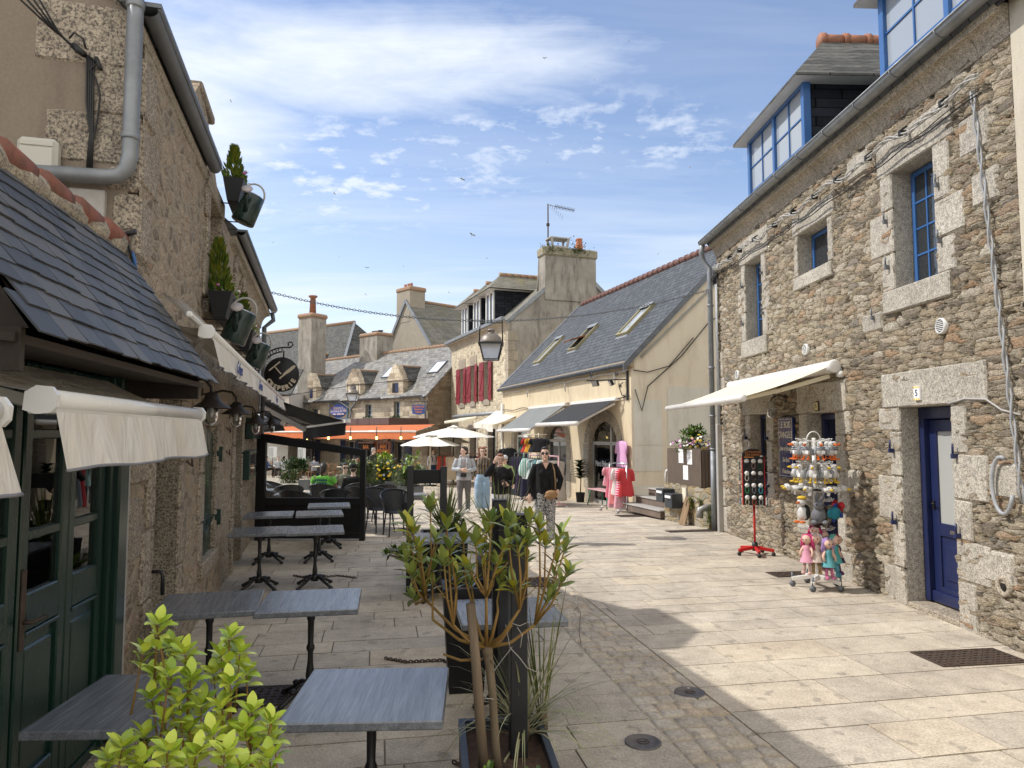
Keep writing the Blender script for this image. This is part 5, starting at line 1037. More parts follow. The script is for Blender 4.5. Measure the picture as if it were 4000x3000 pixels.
for lab, u, Y in (('cafe table before the man in the green shirt', 1300, 17.7), ('cafe table at the left behind the pane', 1090, 16.6), ('cafe table behind the lower right of the pane', 1385, 15.9), ('cafe table right of the windbreak by the chairs', 1600, 14.9), ('cafe table low in the pane at left', 1150, 15.0)): glass_table(lab, gxy(u, Y), Y, 10)
p = (gxy(1515, 14.9), 14.8); b = MB(M_LG2); b.lathe([(.05, 0), (.055, .07)], 12); tag(b.build('candle_glass', loc=(gxy(1590, 14.9), 14.85, gz(14.9)+.73)), 'small green candle glass on the cafe table beside the windbreak', 'candle')
# ---------------------------------------------------------------- black post frames and planters
def post_frame(name, label, A, B, hA, hB, rails, zb=0, w=.085, lip=False):
    f = Frame(A[:2], B[:2], gz(A[1])); t = f.thing(name, label, 'barrier'); L = f.L
    for x, h in ((0, hA), (L, hB)): b = MB(M_BLK); b.box(x-w/2, x+w/2, -w/2, w/2, zb, h, .004); b.box(x-w/2-.002, x+w/2+.002, -w/2-.002, w/2+.002, h, h+.008, .003); b.build('post', t)
    for z0, z1, th in rails: b = MB(M_BLK2); b.box(w/2, L-w/2, -th, th, z0, z1, .004); b.build('panel', t)
    return t
post_frame('post_frame', 'black two post frame with one top board, behind the bay tree at left', (gxy(1606, 8.95), 8.95), (gxy(1733, 8.95), 9.0), 1.54, 1.53, [(1.33, 1.5, .02), (.2, .45, .012)])
post_frame('post_frame', 'tall black two post frame seen edge on, right behind the bay tree trunk', (-.078, 4.42), (.030, 3.62), 1.54, 1.54, [(.6, 1.5, .018)], .05)
def planter(label, x, y, w, d, h, taper=.8, rot=8, rim=None, m=None, soil=True):
    t = thing('planter', label, 'planter', (x, y, gz(y)), R(rot)); b = MB(m or M_BLK2); q = .03; lo = [(sx*w/2*taper, sy*d/2*taper, 0) for sx, sy in ((-1, -1), (1, -1), (1, 1), (-1, 1))]; hi = [(sx*w/2, sy*d/2, h) for sx, sy in ((-1, -1), (1, -1), (1, 1), (-1, 1))]; inn = [(sx*(w/2-q), sy*(d/2-q), h) for sx, sy in ((-1, -1), (1, -1), (1, 1), (-1, 1))]; dn = [(x_, y_, h-.12) for x_, y_, _ in inn]
    b.add(lo+hi, [(0, 1, 5, 4), (1, 2, 6, 5), (2, 3, 7, 6), (3, 0, 4, 7), (3, 2, 1, 0)]); b.build('tub', t)
    b = MB(rim or m or M_BLK2); b.add(hi+inn+dn, [(i, (i+1) % 4, (i+1) % 4+4, i+4) for i in range(4)]+[(i+4, (i+1) % 4+4, (i+1) % 4+8, i+8) for i in range(4)]); b.add([(v[0]*1.012, v[1]*1.012, v[2]-.04) for v in hi]+[(v[0]*1.012, v[1]*1.012, v[2]+.006) for v in hi]+[(v[0], v[1], v[2]+.006) for v in inn], [(i, (i+1) % 4, (i+1) % 4+4, i+4) for i in range(4)]+[(i+4, (i+1) % 4+4, (i+1) % 4+8, i+8) for i in range(4)]); b.build('rim', t)
    if soil:
        b = MB(M_SOIL); n = 10; r = random.Random(int(x*100)); b.sheet([[(-(w/2-q)+(w-2*q)*i/n, -(d/2-q)+(d-2*q)*j/n, h-.05+r.uniform(-.012, .012)) for i in range(n+1)] for j in range(n+1)]); b.build('soil', t)
    return t
M_SLB = varied('slate blue metal', (.035, .045, .06), (.05, .06, .08), .45, 3)
planter('long black planter with slate blue rim holding the bay tree, at the bottom edge', .0, 3.32, .44, 1.25, .42, .98, 6, M_SLB)
planter('tall tapered black planter behind the bay tree', -.36, 5.62, .36, .36, .78, .72, 8); planter('low black planter box left behind the bay tree', -.98, 9.05, .62, .42, .42, .95, 8); planter('black planter below the two post frame', -.92, 9.75, .62, .5, .62, .9, 8)
planter('tall black planter hidden behind the yucca and the edge on frame', -.1, 6.6, .42, .42, .8, .8, 8)
# ---------------------------------------------------------------- awnings on the left
def box_awning(F_, label, x0, x1, yb, zb, yw, zw, val, fab, script=None, blow=.05, name='awning', wallz=0, wave=.012, group=None):
    t = F_.thing(name, label, 'awning', group=group); r = .036
    b = MB(M_ALU); T = Matrix.Translation((x0, yb, zb+r)) @ Matrix.Rotation(PI/2, 4, 'Y'); b.lathe([(r, .02), (r, x1-x0-.02)], 18, T); b.box(x0+.02, x1-.02, yb-.02, yb+.06, zb-.012, zb+.02, .004); b.build('front_bar', t)
    for x in (x0, x1): b = MB(M_ALU); b.prism([(q[0], q[1]) for q in ((yb-.042, zb+.01), (yb-.045, zb+.05), (yb-.025, zb+.078), (yb+.02, zb+.082), (yb+.055, zb+.06), (yb+.06, zb+.0), (yb+.02, zb-.014), (yb-.025, zb-.01))], 0, .024, Matrix.Translation((x-.012, 0, 0)) @ Matrix(((0, 1, 0, 0), (1, 0, 0, 0), (0, 0, 1, 0), (0, 0, 0, 1)))); b.build('end_cap', t)
    n = max(20, int((x1-x0)*14)); b = MB(fab); rw = random.Random(int(x0*50+9)); xs = [x0+.02+(x1-x0-.04)*i/n for i in range(n+1)]
    g = [[(x, yb+.03+(yw-yb-.03)*k/6, zb+.06+(zw-zb-.06)*k/6-.03*math.sin(PI*k/6)) for x in xs] for k in range(7)]; b.sheet(g); b.build('fabric', t)
    b = MB(fab); rows = []
    for k in range(7): f = k/6; rows.append([(x+blow*f*1.0, yb-.03-blow*f*.8-wave*f*math.sin(x*9+1.3*math.sin(x*3))-.6*wave*f*math.sin(x*23), zb-.005-val*f*(1+.03*math.sin(x*7))) for x in xs])
    b.sheet(rows); b.use(mat('grey hem', (.22, .22, .24), .8)); b.tube([V(p) for p in rows[-1]], .006, 5); v = b.build('valance', t)
    if script:
        for s, xx, sz in script: text(s, sz, mat('blue script', (.03, .06, .22), .6), v, Matrix.Translation((xx, yb-.045-blow*.5, zb-val*.52)) @ FACE, shear=.35)
    for x in (x0+.25, x1-.25): b = MB(M_ALU); b.bar((x, yw, zw-.1), ((x+.35 if x < (x0+x1)/2 else x-.35), (yb+yw)/2, (zb+zw)/2-.08), .045); b.bar(((x+.35 if x < (x0+x1)/2 else x-.35), (yb+yw)/2, (zb+zw)/2-.08), (x, yb+.05, zb+.03), .045); b.build('folding_arm', t)
    if wallz: b = MB(M_ALU); b.box(x0-.05, x1+.05, yw-.06, yw+.06, zw-.06, zw+.1, .02); b.build('cassette', t)
    return t
box_awning(FS, 'short ivory awning with a blown white valance over the green doors', 1.3, 3.25, -.5, 2.03, -.0, 2.26, .20, M_OFFW)
box_awning(FS, 'ivory awning end entering at the left edge, nearest the viewer', -1.1, 1.0, -.5, 1.98, -.0, 2.24, .20, M_OFFW)
box_awning(FL, 'long ivory awning with blue script on its valance along the creperie wall', .0, 9.95, -.45, 2.60, -.12, 2.74, .19, M_OFFW, [('Crêpes', 1.35, .15), ('Galettes', 3.6, .15), ('Crêpes', 6.8, .15)], .045, wave=.016)
b = MB(clear('milky plastic sheet', (.75, .73, .68), .25)); b.quad((-.3, -.37, 2.76), (9.6, -.37, 2.70), (9.6, -.2, 2.76), (-.3, -.2, 2.84)); b.use(M_ALU).box(-.3, 9.6, -.4, -.36, 2.68, 2.72, .01); o = FL.thing('awning_hood', 'long translucent hood strip above the script awning', 'awning hood'); b.build('hood', o)
def black_awning():
    t = thing('awning', 'large black awning sloping down beyond the windbreak', 'awning', (0, 0, 0)); P = lambda u, v, Y: aty(u, v, Y)
    A, B, C1, D = P(990, 1520, 14.2), P(1352, 1645, 13.9), P(1184, 1668, 15.4), P(960, 1592, 16.2); n = 8; b = MB(M_BLKF)
    g = [[(A.lerp(D, j/4)).lerp(B.lerp(C1, j/4), i/n)-V((0, 0, .05*math.sin(PI*i/n))) for j in range(5)] for i in range(n+1)]; b.sheet(g); b.sheet([[q-V((0, 0, .012)) for q in r] for r in g]); b.build('fabric', t)
    b = MB(M_BLKF); dd = (B-C1); m = 10; b.sheet([[C1+dd*(i/m)+V((0, -.02*k*math.sin(i*2.1), -.0-.135*k)) for i in range(m+1)] for k in (0, 1, 2)]); b.build('valance', t); b = MB(M_ALU); b.bar(C1-dd*.02, B+dd*.06, .07); b.build('front_bar', t)
    b = MB(M_PVC); a0 = P(1020, 1585, 14.9); k1 = P(1192, 1677, 14.5); b.bar(a0, k1, .07, .1); b.build('folding_arm', t); b = MB(M_PVC); b.bar(P(1115, 1632, 14.9), P(1320, 1670, 15.0), .07, .09); b.build('folding_arm', t)
    c = MB(M_BLKF); E = [P(1012, 1645, 15.5), P(1102, 1655, 15.2), P(1114, 1682, 15.2), P(1005, 1690, 15.5)]; c.slab(E, .02); c.use(M_ALU).bar(P(1100, 1648, 15.15), P(1112, 1655, 15.15), .1); c.quad(E[0], E[1], P(1080, 1610, 16.5), P(990, 1590, 16.8)); o = c.build('awning'); tag(o, 'small black awning flap at the wall end, left of the large black awning', 'awning')
black_awning()
# ---------------------------------------------------------------- swan neck lamps
def swan(F_, label, x, z, m, proto=[None], out=.34):
    if proto[0] is None:
        t = F_.thing('wall_lamp', label, 'wall lamp', x, 0, z, 'swan neck lamps on the creperie wall'); b = MB(m); b.box(-.03, .03, -.012, .0, -.1, .1, .004); b.build('wall_plate', t)
        b = MB(m); b.tube([(0, -.01, .03), (0, -.08, .04), (0, -.2, .075), (0, -.29, .06), (0, -.335, 0), (0, -.34, -.07)], .012, 8); b.build('arm', t)
        b = MB(m); T = Matrix.Translation((0, -.34, -.07)); b.lathe([(.02, .03), (.045, .02), (.06, -.02), (.075, -.045), (.15, -.095), (.152, -.1), (.07, -.05)], 20, T, cap=False); b.build('shade', t)
        b = MB(M_LAMPG); b.lathe([(.05, -.06), (.053, -.17), (.045, -.21), (.02, -.235), (.002, -.24)], 14, T); b.build('glass', t); b = MB(M_WHITE); b.lathe([(.012, -.08), (.022, -.12), (.012, -.17)], 8, T); b.build('lamp_bulb', t); proto[0] = t; return t
    return dup(proto[0], F_.w(x, 0, z), F_.rz, label)
for lab, u, v in (('swan neck lamp nearest the green doors, partly behind the short awning', 648, 1510), ('swan neck lamp second from the green doors, above the narrow shutters', 788, 1553), ('swan neck lamp third from the green doors', 897, 1607), ('swan neck lamp at the far end of the wall by the downpipe', 985, 1622)):
    q = FL.p(u, v); swan(FL, lab, q[0], q[1], varied('dark lamp iron', (.022, .017, .014), (.04, .03, .024), .5, 6))
# ---------------------------------------------------------------- window boxes, watering cans, menu cases
def window_box(label, x, z, L, plants, seed, u0=0):
    t = FL.thing('window_box', label, 'window box', x, -.06, z, 'black window boxes on the creperie'); b = MB(M_BLK2); y0 = -.34
    b.add([(0, -.17, 0), (L, -.17, 0), (L, -.05, 0), (0, -.05, 0), (-.02, -.23, .27), (L+.02, -.23, .27), (L+.02, 0, .27), (-.02, 0, .27)], [(0, 1, 5, 4), (1, 2, 6, 5), (2, 3, 7, 6), (3, 0, 4, 7), (3, 2, 1, 0), (4, 5, 6, 7)]); b.build('box', t); b = MB(M_BLK); [b.tube([(q, .05, -.02), (q, -.2, -.02), (q, -.25, .2)], .008, 6) for q in (.05, L-.05)]; b.build('bracket', t)
    r = random.Random(seed); f = MB(M_CON); fl = MB(M_FLW)
    for kx, ky, h, n, w in plants:
        for i in range(n):
            q = r.random(); a = r.uniform(0, 2*PI); rad = w*(1-q)**.7*(.5+.6*r.random()); p = (kx+rad*math.cos(a), ky+rad*math.sin(a), .28+h*q); f.use(M_CON if r.random() < .6 else M_LG); f.leaf(p, (.5*math.cos(a), .5*math.sin(a), 1), (1, 0, 0), .085, .018, seg=3)
    for i in range(70): p = (r.uniform(0, L), r.uniform(-.23, -.02), .26+r.uniform(0, .1)); f.use(M_LG2); f.leaf(p, (r.uniform(-1, 1), r.uniform(-1, 1), .8), (0, 0, 1), .08, .03, seg=3)
    f.build('plants', t)
    for i in range(14): c = V((r.uniform(0, L), r.uniform(-.25, -.05), .32+r.uniform(.0, .1))); fl.use(M_FLW if i % 3 else M_FLP); fl.ball(c, (.02, .02, .016), 6, 4)
    fl.build('flowers', t)
window_box('upper black window box with a conifer, hung at the eave', 3.45, 4.62, .85, [(.12, -.1, .36, 230, .1), (.45, -.12, .26, 120, .1)], 1)
window_box('lower black window box with a tall golden conifer and white flowers', 2.62, 3.14, .95, [(.25, -.06, .55, 420, .13), (.12, -.12, .15, 80, .08)], 2); window_box('farther lower black window box with flowers and a conifer', 5.1, 3.1, .95, [(.3, -.06, .5, 300, .12), (.15, -.12, .15, 60, .08)], 3)
def can(label, x, y, z, tiltx=-14, s=1.0, proto=[None]):
    if proto[0] is None:
        t = FL.thing('watering_can', label, 'watering can', x, y, z, 'dark green watering cans hung on the window boxes'); g = varied('bottle green enamel', (.008, .022, .018), (.012, .03, .024), .25, 3)
        T = Matrix.Rotation(R(22), 4, 'X'); b = MB(g); b.lathe([(.125, -.2), (.13, -.19), (.115, .13), (.105, .14)], 22, T); b.build('body', t); b = MB(M_STEEL); b.lathe([(.108, .135), (.09, .15), (.0, .145)], 20, T); b.build('lid', t)
        b = MB(g); b.tube([T @ V((-.1, 0, -.1)), T @ V((-.17, .03, .02)), T @ V((-.2, .06, .12))], [.03, .024, .022], 8); b.build('spout', t); b = MB(varied('pale rose head', (.5, .44, .43), (.4, .36, .36), .5, 40)); b.lathe([(.02, 0), (.06, .04), (.06, .05), (0, .052)], 16, Matrix.Translation(T @ V((-.19, .05, .1))) @ Matrix.Rotation(R(-50), 4, 'Y')); b.build('rose', t)
        b = MB(M_PVC); b.tube([T @ V((0, .02-.125*math.cos(a), .13+.15*math.sin(a))) for a in [PI*k/10 for k in range(11)]], .011, 8); b.build('handle', t); proto[0] = t; return t
    return dup(proto[0], FL.w(x, y, z), FL.rz, label)
can('dark green watering can hung highest, at the eave', 3.42, -.36, 4.55); can('dark green watering can on the middle box, between the highest and the farthest', 2.66, -.37, 3.08); can('dark green watering can farthest along the wall', 5.1, -.36, 3.05)
for lab, u0, u1, v0, v1, nm in (('dark green glazed menu case on the wall by the downpipe', 938, 971, 1762, 1857, 1), ('dark green lean roofed box high on the wall beside the far lamps', 955, 990, 1632, 1713, 0)):
    (x0, z1), (x1, z0) = FL.p(u0+4, v0), FL.p(u1, v1); t = FL.thing('menu_case', lab, 'menu case', x0, 0, z0); b = MB(M_GREEN); w, h = x1-x0, z1-z0; b.box(0, w, -.13, 0, 0, h, .01); b.build('case', t); b = MB(M_PANE if nm else M_TILED); b.box(.05, w-.05, -.137, -.13, .06, h-.06); b.build('pane', t)
# ---------------------------------------------------------------- creperie sign
def crepe_sign():
    p = FL.w(9.72, -.05, 0); Y = 12.6; c = aty(1100, 1463, Y); rad = 68/2773*Y*1.0; t = thing('hanging_sign', 'round black CREPERIE sign with a crepe spreader and spatula on a scrolled bracket', 'sign', c); b = MB(varied('matt black sign', (.006, .006, .008), (.009, .009, .011), .6, 3)); b.lathe([(rad, -.015), (rad, .015)], 48, Matrix.Rotation(PI/2, 4, 'X')); b.build('disc', t)
    gm = mat('cream sign paint', (.60, .52, .40), .6); e = MB(gm); k = rad/68
    Q = lambda u, v: V(((u-1100)*k, -.02, -(v-1463)*k)); e.bar(Q(1052, 1448), Q(1094, 1413), .022, .01, up=(0, 1, 0)); e.bar(Q(1073, 1431), Q(1099, 1461), .018, .01, up=(0, 1, 0))
    e.prism([(Q(*q).x, Q(*q).z) for q in ((1092, 1480), (1094, 1474), (1101, 1469), (1106, 1465), (1109, 1458), (1120, 1448), (1143, 1430), (1152, 1427), (1156, 1430), (1152, 1437), (1135, 1452), (1118, 1463), (1110, 1469), (1103, 1474), (1097, 1481))], -.022, -.016); e.build('crepe_tools', t)
    for i, ch in enumerate('CREPERIE'): a = R(-62+i*17.7); rr_ = rad*.80; text(ch, rad*.36, gm, t, Matrix.Translation((rr_*math.sin(a), -.017, -rr_*math.cos(a))) @ FACE @ Matrix.Rotation(a, 4, 'Z'), bold=.006)
    b = MB(M_BLK); ctr = V((0, 0, 0)); arc = lambda rr2, a0, a1, n=18: [V((rr2*math.cos(R(a0+(a1-a0)*i/n))+(-.0), 0, rr2*math.sin(R(a0+(a1-a0)*i/n)))) for i in range(n+1)]
    O = V(((1110-1100)*k, 0, -(1475-1463)*k)); A1 = [O+q for q in arc(rad*1.75, 178, 88)]; A2 = [O+q for q in arc(rad*1.5, 178, 95)]; b.tube(A1+[A1[-1]+V((.08, 0, .0)), A1[-1]+V((.13, 0, .05)), A1[-1]+V((.1, 0, .1)), A1[-1]+V((.04, 0, .08)), A1[-1]+V((.05, 0, .03))], .014, 6); b.tube(A2, .012, 6)
    for i in range(7): a = R(174-i*12.5); m = O+V((rad*1.625*math.cos(a), 0, rad*1.625*math.sin(a))); b.tube([m+V((rad*.11*math.cos(q), 0, rad*.11*math.sin(q))) for q in [2*PI*j/12 for j in range(12)]], .009, 5, closed=True)
    b.tube([Q(1108, 1396), Q(1108, 1370)], .014, 6); x = FL.w(9.75, -.1, 0)
    W0 = V((x.x-c.x, x.y-c.y, 0)); b.tube([A1[0], V((W0.x, W0.y, A1[0].z))], .016, 6); b.tube([A2[0]-V((0, 0, .0)), V((W0.x, W0.y, A2[0].z-.1))], .012, 6); b.build('bracket', t)
crepe_sign()
# ---------------------------------------------------------------- chain over the street and its lantern
def street_chain():
    A = FL.w(9.7, -.12, 0); A.z = aty(1014, 1138, A.y).z; Bp = FR.w(-.1, -.12, 0); Bp.z = aty(2775, 1130, Bp.y).z
    m = aty(1850, 1240, 13.9); pts = []
    for i in range(41):
        f = i/40; q = A.lerp(Bp, f); q.z -= 4*f*(1-f)*((A.z+Bp.z)/2-m.z); pts.append(q)
    tag(chain(pts, 170, .06, M_ZINCD, wire=.0065).build('street_chain'), 'iron chain slung across the street above the lantern', 'chain'); return pts
PTS = street_chain()
def lantern(name, label, cat, c, w, h, glass, bail=True, light=False):
    t = thing(name, label, cat, c); fr = M_BLK; k = w/2; b = MB(glass); hh = h
    lo, hi = k*.62, k*.95; b.add([(sx*lo, sy*lo, 0) for sx, sy in ((-1, -1), (1, -1), (1, 1), (-1, 1))]+[(sx*hi, sy*hi, hh*.5) for sx, sy in ((-1, -1), (1, -1), (1, 1), (-1, 1))], [(0, 1, 5, 4), (1, 2, 6, 5), (2, 3, 7, 6), (3, 0, 4, 7), (3, 2, 1, 0)]); b.build('glass', t)
    b = MB(fr)
    for sx, sy in ((-1, -1), (1, -1), (1, 1), (-1, 1)): b.bar((sx*lo, sy*lo, -.01), (sx*hi, sy*hi, hh*.5), .018*w/.4)
    for q in ((-1, -1, 1, -1), (1, -1, 1, 1), (1, 1, -1, 1), (-1, 1, -1, -1)): b.bar((q[0]*lo, q[1]*lo, 0), (q[2]*lo, q[3]*lo, 0), .02*w/.4); b.bar((q[0]*k, q[1]*k, hh*.5), (q[2]*k, q[3]*k, hh*.5), .03*w/.4)
    b.build('frame', t); b = MB(varied('tarnished copper lantern hood', (.20, .17, .145), (.27, .235, .20), .5, 3, .3)); b.lathe([(k*1.0, hh*.5), (k*.97, hh*.58), (k*.82, hh*.72), (k*.55, hh*.8), (k*.28, hh*.84), (k*.28, hh*.9), (k*.36, hh*.92), (k*.36, hh*.95), (k*.12, hh*1.0)], 20); b.build('hood', t)
    if bail: b = MB(fr); b.tube([(-k*1.0, 0, hh*.5), (-k*.95, 0, hh*1.18), (k*.95, 0, hh*1.18), (k*1.0, 0, hh*.5)], .014, 6); b.tube([(0, 0, hh*1.18), (0, 0, hh*1.3)], .012, 6); [b.tube([(s*k*.95, 0, hh*1.18), (s*k*.95, 0, hh*1.28)], .012, 6) for s in (-1, 1)]; b.build('bail', t)
    return t
M_FROST = mat('frosted lantern glass', (.85, .86, .88), .5, Transmission_Weight=.6)
q = aty(1918, 1405, 13.9); lantern('street_lantern', 'square copper hooded lantern hanging from the street chain', 'lantern', q, 92/2773*13.9, .62, M_FROST)
# ================================================================ right side: awning, sign, lamp, plates
def right_awning():
    t = FR.thing('awning', 'cream awning with white cassette over the toy shop door', 'awning'); x0, x1 = 1.05, 5.05
    b = MB(M_ALU); g = []
    for k in range(10): a = R(-60+k*26); g.append([(x, -.13-.085*math.sin(a), 2.86+.085*math.cos(a)) for x in (x0, x1)])
    b.sheet(g); b.box(x0, x1, -.16, -.02, 2.78, 2.84, .01); b.build('cassette', t)
    for x in (x0, x1): b = MB(M_ALU); T = Matrix.Translation((x-.02, -.13, 2.86)) @ Matrix.Rotation(PI/2, 4, 'Y'); b.lathe([(.09, 0), (.09, .03), (.07, .045)], 18, T); b.lathe([(.045, -.02), (.045, .06)], 12, Matrix.Translation((x-.02, -.05, 2.75)) @ Matrix.Rotation(PI/2, 4, 'Y')); b.build('end_cap', t)
    b = MB(M_CREAM); n = 24; b.sheet([[(x0+.06+(x1-x0-.12)*i/n, -.15-1.2*k/6, 2.87-.42*k/6-.025*math.sin(PI*k/6)+.004*math.sin(i*1.3)) for i in range(n+1)] for k in range(7)]); b.build('fabric', t)
    b = MB(M_ALU); T = Matrix.Translation((x0, -1.37, 2.43)) @ Matrix.Rotation(PI/2, 4, 'Y'); b.lathe([(.03, 0), (.05, .015), (.05, x1-x0-.015), (.03, x1-x0)], 16, T); b.build('front_bar', t)
    for s, x in ((1, x1-.2), (-1, x0+.2)): b = MB(M_CREAM); e = V((x-s*.1, -.75, 2.55)); b.bar((x, -.1, 2.74), e, .05, .06, bev=.01); b.bar(e, (x-s*.05, -1.34, 2.42), .045, .055, bev=.01); b.build('folding_arm', t)
right_awning()
def toy_sign():
    t = FR.thing('shop_sign', 'navy enamel shop sign with cream lettering fixed between the window and the open door', 'sign', 3.02, -.05, 1.26); w, h = .54, .95
    b = MB(varied('navy enamel', (.012, .022, .10), (.016, .028, .125), .25, 2)); b.box(0, w, -.02, .02, 0, h, .004); b.build('panel', t); c = mat('cream enamel', (.72, .68, .55), .4); b = MB(c); i = .025
    for q in ((i, w-i, h-i-.006, h-i), (i, w-i, i, i+.006), (i, i+.006, i, h-i), (w-i-.006, w-i, i, h-i)): b.box(q[0], q[1], -.023, -.019, q[2], q[3])
    b.build('border', t)
    for s, z, sz, sx, sh in (('LE BOIS', .83, .15, .8, 0), ("D'ANGELE", .67, .15, .74, 0), ('Jeux et Jouets', .46, .105, .72, .3), ('En Bois', .28, .105, .8, .3), ('Peluches', .1, .105, .8, .3)): text(s, sz, c, t, Matrix.Translation((w/2, -.022, z)) @ FACE, sx=sx, shear=sh)
toy_sign()
def bulkhead():
    t = FR.thing('wall_lamp', 'old galvanised well glass lamp on a bracket under the cream awning', 'wall lamp', 3.2, 0, 2.42); b = MB(M_IRON); b.lathe([(.06, 0), (.06, .03)], 14, Matrix.Translation((0, 0, .1)) @ Matrix.Rotation(PI/2, 4, 'X')); b.tube([(0, 0, .1), (0, -.12, .16), (0, -.24, .1), (0, -.26, .02)], .012, 8); b.build('bracket', t)
    b = MB(M_PVC); T = Matrix.Translation((0, -.26, 0)); b.lathe([(.03, .05), (.06, .02), (.07, -.03), (.13, -.07), (.132, -.08), (.06, -.05)], 18, T, cap=False); b.build('shade', t); b = MB(M_LAMPG); b.lathe([(.055, -.06), (.055, -.17), (.03, -.21), (.002, -.22)], 12, T); b.build('glass', t); b = MB(M_WHITE); b.lathe([(.015, -.07), (.02, -.16), (.01, -.17)], 8, T); b.build('lamp_bulb', t)
bulkhead()
def plates():
    q = FR.p(3601, 1536); t = FR.thing('house_number', 'painted ceramic house number 5 on the lintel of the blue door', 'number plate', q[0], -.05, q[1]); b = MB(M_PAPER); b.box(-.055, .055, -.012, .02, -.08, .08, .003); b.build('tile', t); text('5', .1, M_NAVY, t, Matrix.Translation((0, -.014, 0)) @ FACE)
    b = MB(M_FLY); [b.box(x-.012, x+.012, -.0135, -.012, z-.01, z+.01) for x in (-.038, 0, .038) for z in (-.066, .066)]; b.build('border', t)
    q = FR.p(3204, 1587); t = FR.thing('house_number', 'small yellowed number 5 plate above the open shop door', 'number plate', q[0], -.05, q[1]); b = MB(M_IRON); b.box(-.06, .06, -.008, .02, -.07, .07, .003); b.build('backplate', t); b = MB(mat('yellowed plate', (.62, .52, .26), .5)); b.box(-.045, .045, -.013, -.008, -.055, .055, .003); b.build('plate', t); text('5', .08, M_CABLE, t, Matrix.Translation((0, -.015, 0)) @ FACE)
plates()
# ---------------------------------------------------------------- bracelet stand
def bracelets():
    p = G(2950, 2168); S = V((p.x, p.y, p.z)); rz = R(-14); t = thing('display_stand', 'red and black bracelet stand on castors before the shop window', 'display stand', S, rz); red = varied('bright red paint', (.55, .012, .012), (.48, .01, .01), .35, 3)
    b = MB(red); b.tube([(0, 0, .14), (0, 0, .82)], .018, 10); b.build('pole', t); b = MB(M_BLK); b.lathe([(.045, .07), (.05, .1), (.045, .19), (.02, .21)], 14); b.build('hub', t)
    for k in range(5):
        a = R(-90+72*k+8); c, s = math.cos(a), math.sin(a); b = MB(red); b.bar((c*.03, s*.03, .12), (c*.29, s*.29, .085), .045, .05, bev=.006); b.build('foot', t); b = MB(M_BLK); T = Matrix.Translation((c*.28, s*.28, .032)) @ Matrix.Rotation(PI/2, 4, 'X'); b.lathe([(.032, -.02), (.032, .02)], 12, T); b.box(c*.28-.012, c*.28+.012, s*.28-.012, s*.28+.012, .04, .09); b.build('castor', t)
    w, z0, z1 = .17, .80, 1.60; pl = varied('matt black board', (.012, .012, .014), (.02, .02, .022), .7, 5); b = MB(pl); n = 10
    b.prism([(-w, z0), (w, z0), (w, z1)] + [(w*math.cos(PI*i/n), z1+.11*math.sin(PI*i/n)) for i in range(1, n)] + [(-w, z1)], -.045, .045); b.build('board', t)
    b = MB(red); [b.box(s*w-.006 if s > 0 else -w-.006, s*w+.006 if s > 0 else -w+.006, -.055, .055, z0, z1-.02, .003) for s in (-1, 1)]; b.build('edge_strip', t)
    og = mat('orange print', (.75, .26, .05), .6); text('LE POUVOIR', .045, og, t, Matrix.Translation((0, -.048, 1.655)) @ FACE); text('DES PIERRES', .045, og, t, Matrix.Translation((0, -.048, 1.61)) @ FACE); b = MB(og); b.box(-.14, .01, -.047, -.045, 1.565, 1.58); b.build('print_strip', t); b = MB(M_PAPER); b.box(.105, .145, -.048, -.045, 1.58, 1.6); b.build('price_tag', t)
    cols = [('black', (.015, .015, .015)), ('rose', (.42, .27, .24)), ('dark green', (.03, .13, .06)), ('milky white', (.62, .58, .52)), ('brown speckled', (.09, .05, .045)), ('dull black', (.03, .03, .035)), ('leaf green', (.05, .28, .10)), ('grey', (.2, .2, .22)), ('turquoise', (.06, .38, .52)), ('pale yellow', (.6, .55, .36)), ('red brown', (.38, .07, .03)), ('pearl grey', (.36, .37, .38))]
    rows = ('top', 'second', 'third', 'bottom'); M = Matrix.Translation(S) @ Matrix.Rotation(rz, 4, 'Z'); k = 0
    for j in range(4):
        for i in range(3):
            nm, c = cols[k]; x, z = -.105+.105*i, 1.51-.195*j; q = thing('bracelet', '%s bead bracelet on the black board, %s row, %s hook' % (nm, rows[j], ('left', 'middle', 'right')[i]), 'bracelet', M @ V((x, -.05, z)), rz, 'bead bracelets on the stand'); b = MB(M_PAPER); b.lathe([(.036, 0), (.036, .004)], 16, Matrix.Translation((0, -.012, -.0)) @ Matrix.Rotation(PI/2, 4, 'X')); b.build('card', q); b = MB(mat('beads '+nm, c, .25))
            for h in range(14): a = 2*PI*h/14; b.ball((.026*math.sin(a), -.012, -.075+.05*math.cos(a)), .0085, 6, 4)
            b.build('beads', q); k += 1
    b = MB(M_STEEL)
    for s in (-1, 1):
        for j in range(4): z = 1.52-.195*j; b.tube([(s*w, -.02, z), (s*(w+.055), -.02, z), (s*(w+.06), -.02, z+.015)], .005, 5); b.tube([(s*w, .02, z), (s*(w+.055), .02, z), (s*(w+.06), .02, z+.015)], .005, 5)
    b.build('side_hooks', t)
    for s, l in ((-1, 'left'), (1, 'right')):
        for j in range(4):
            z = 1.5-.195*j; q = thing('bracelet', 'dark bracelet hanging off the %s side of the red stand, %s row' % (l, rows[j]), 'bracelet', M @ V((s*(w+.04), -.0, z)), rz, 'bead bracelets on the stand'); b = MB(mat('side beads', (.05, .06, .08) if j < 3 else (.08, .2, .3), .4))
            if j == 3: b = MB(mat('blue beads', (.08, .2, .3), .4))
            [b.ball((.005*math.cos(h*2), .03*math.sin(2*PI*h/14), -.06+.055*math.cos(2*PI*h/14)), .009, 6, 4) for h in range(14)]; b.build('beads', q)
bracelets()
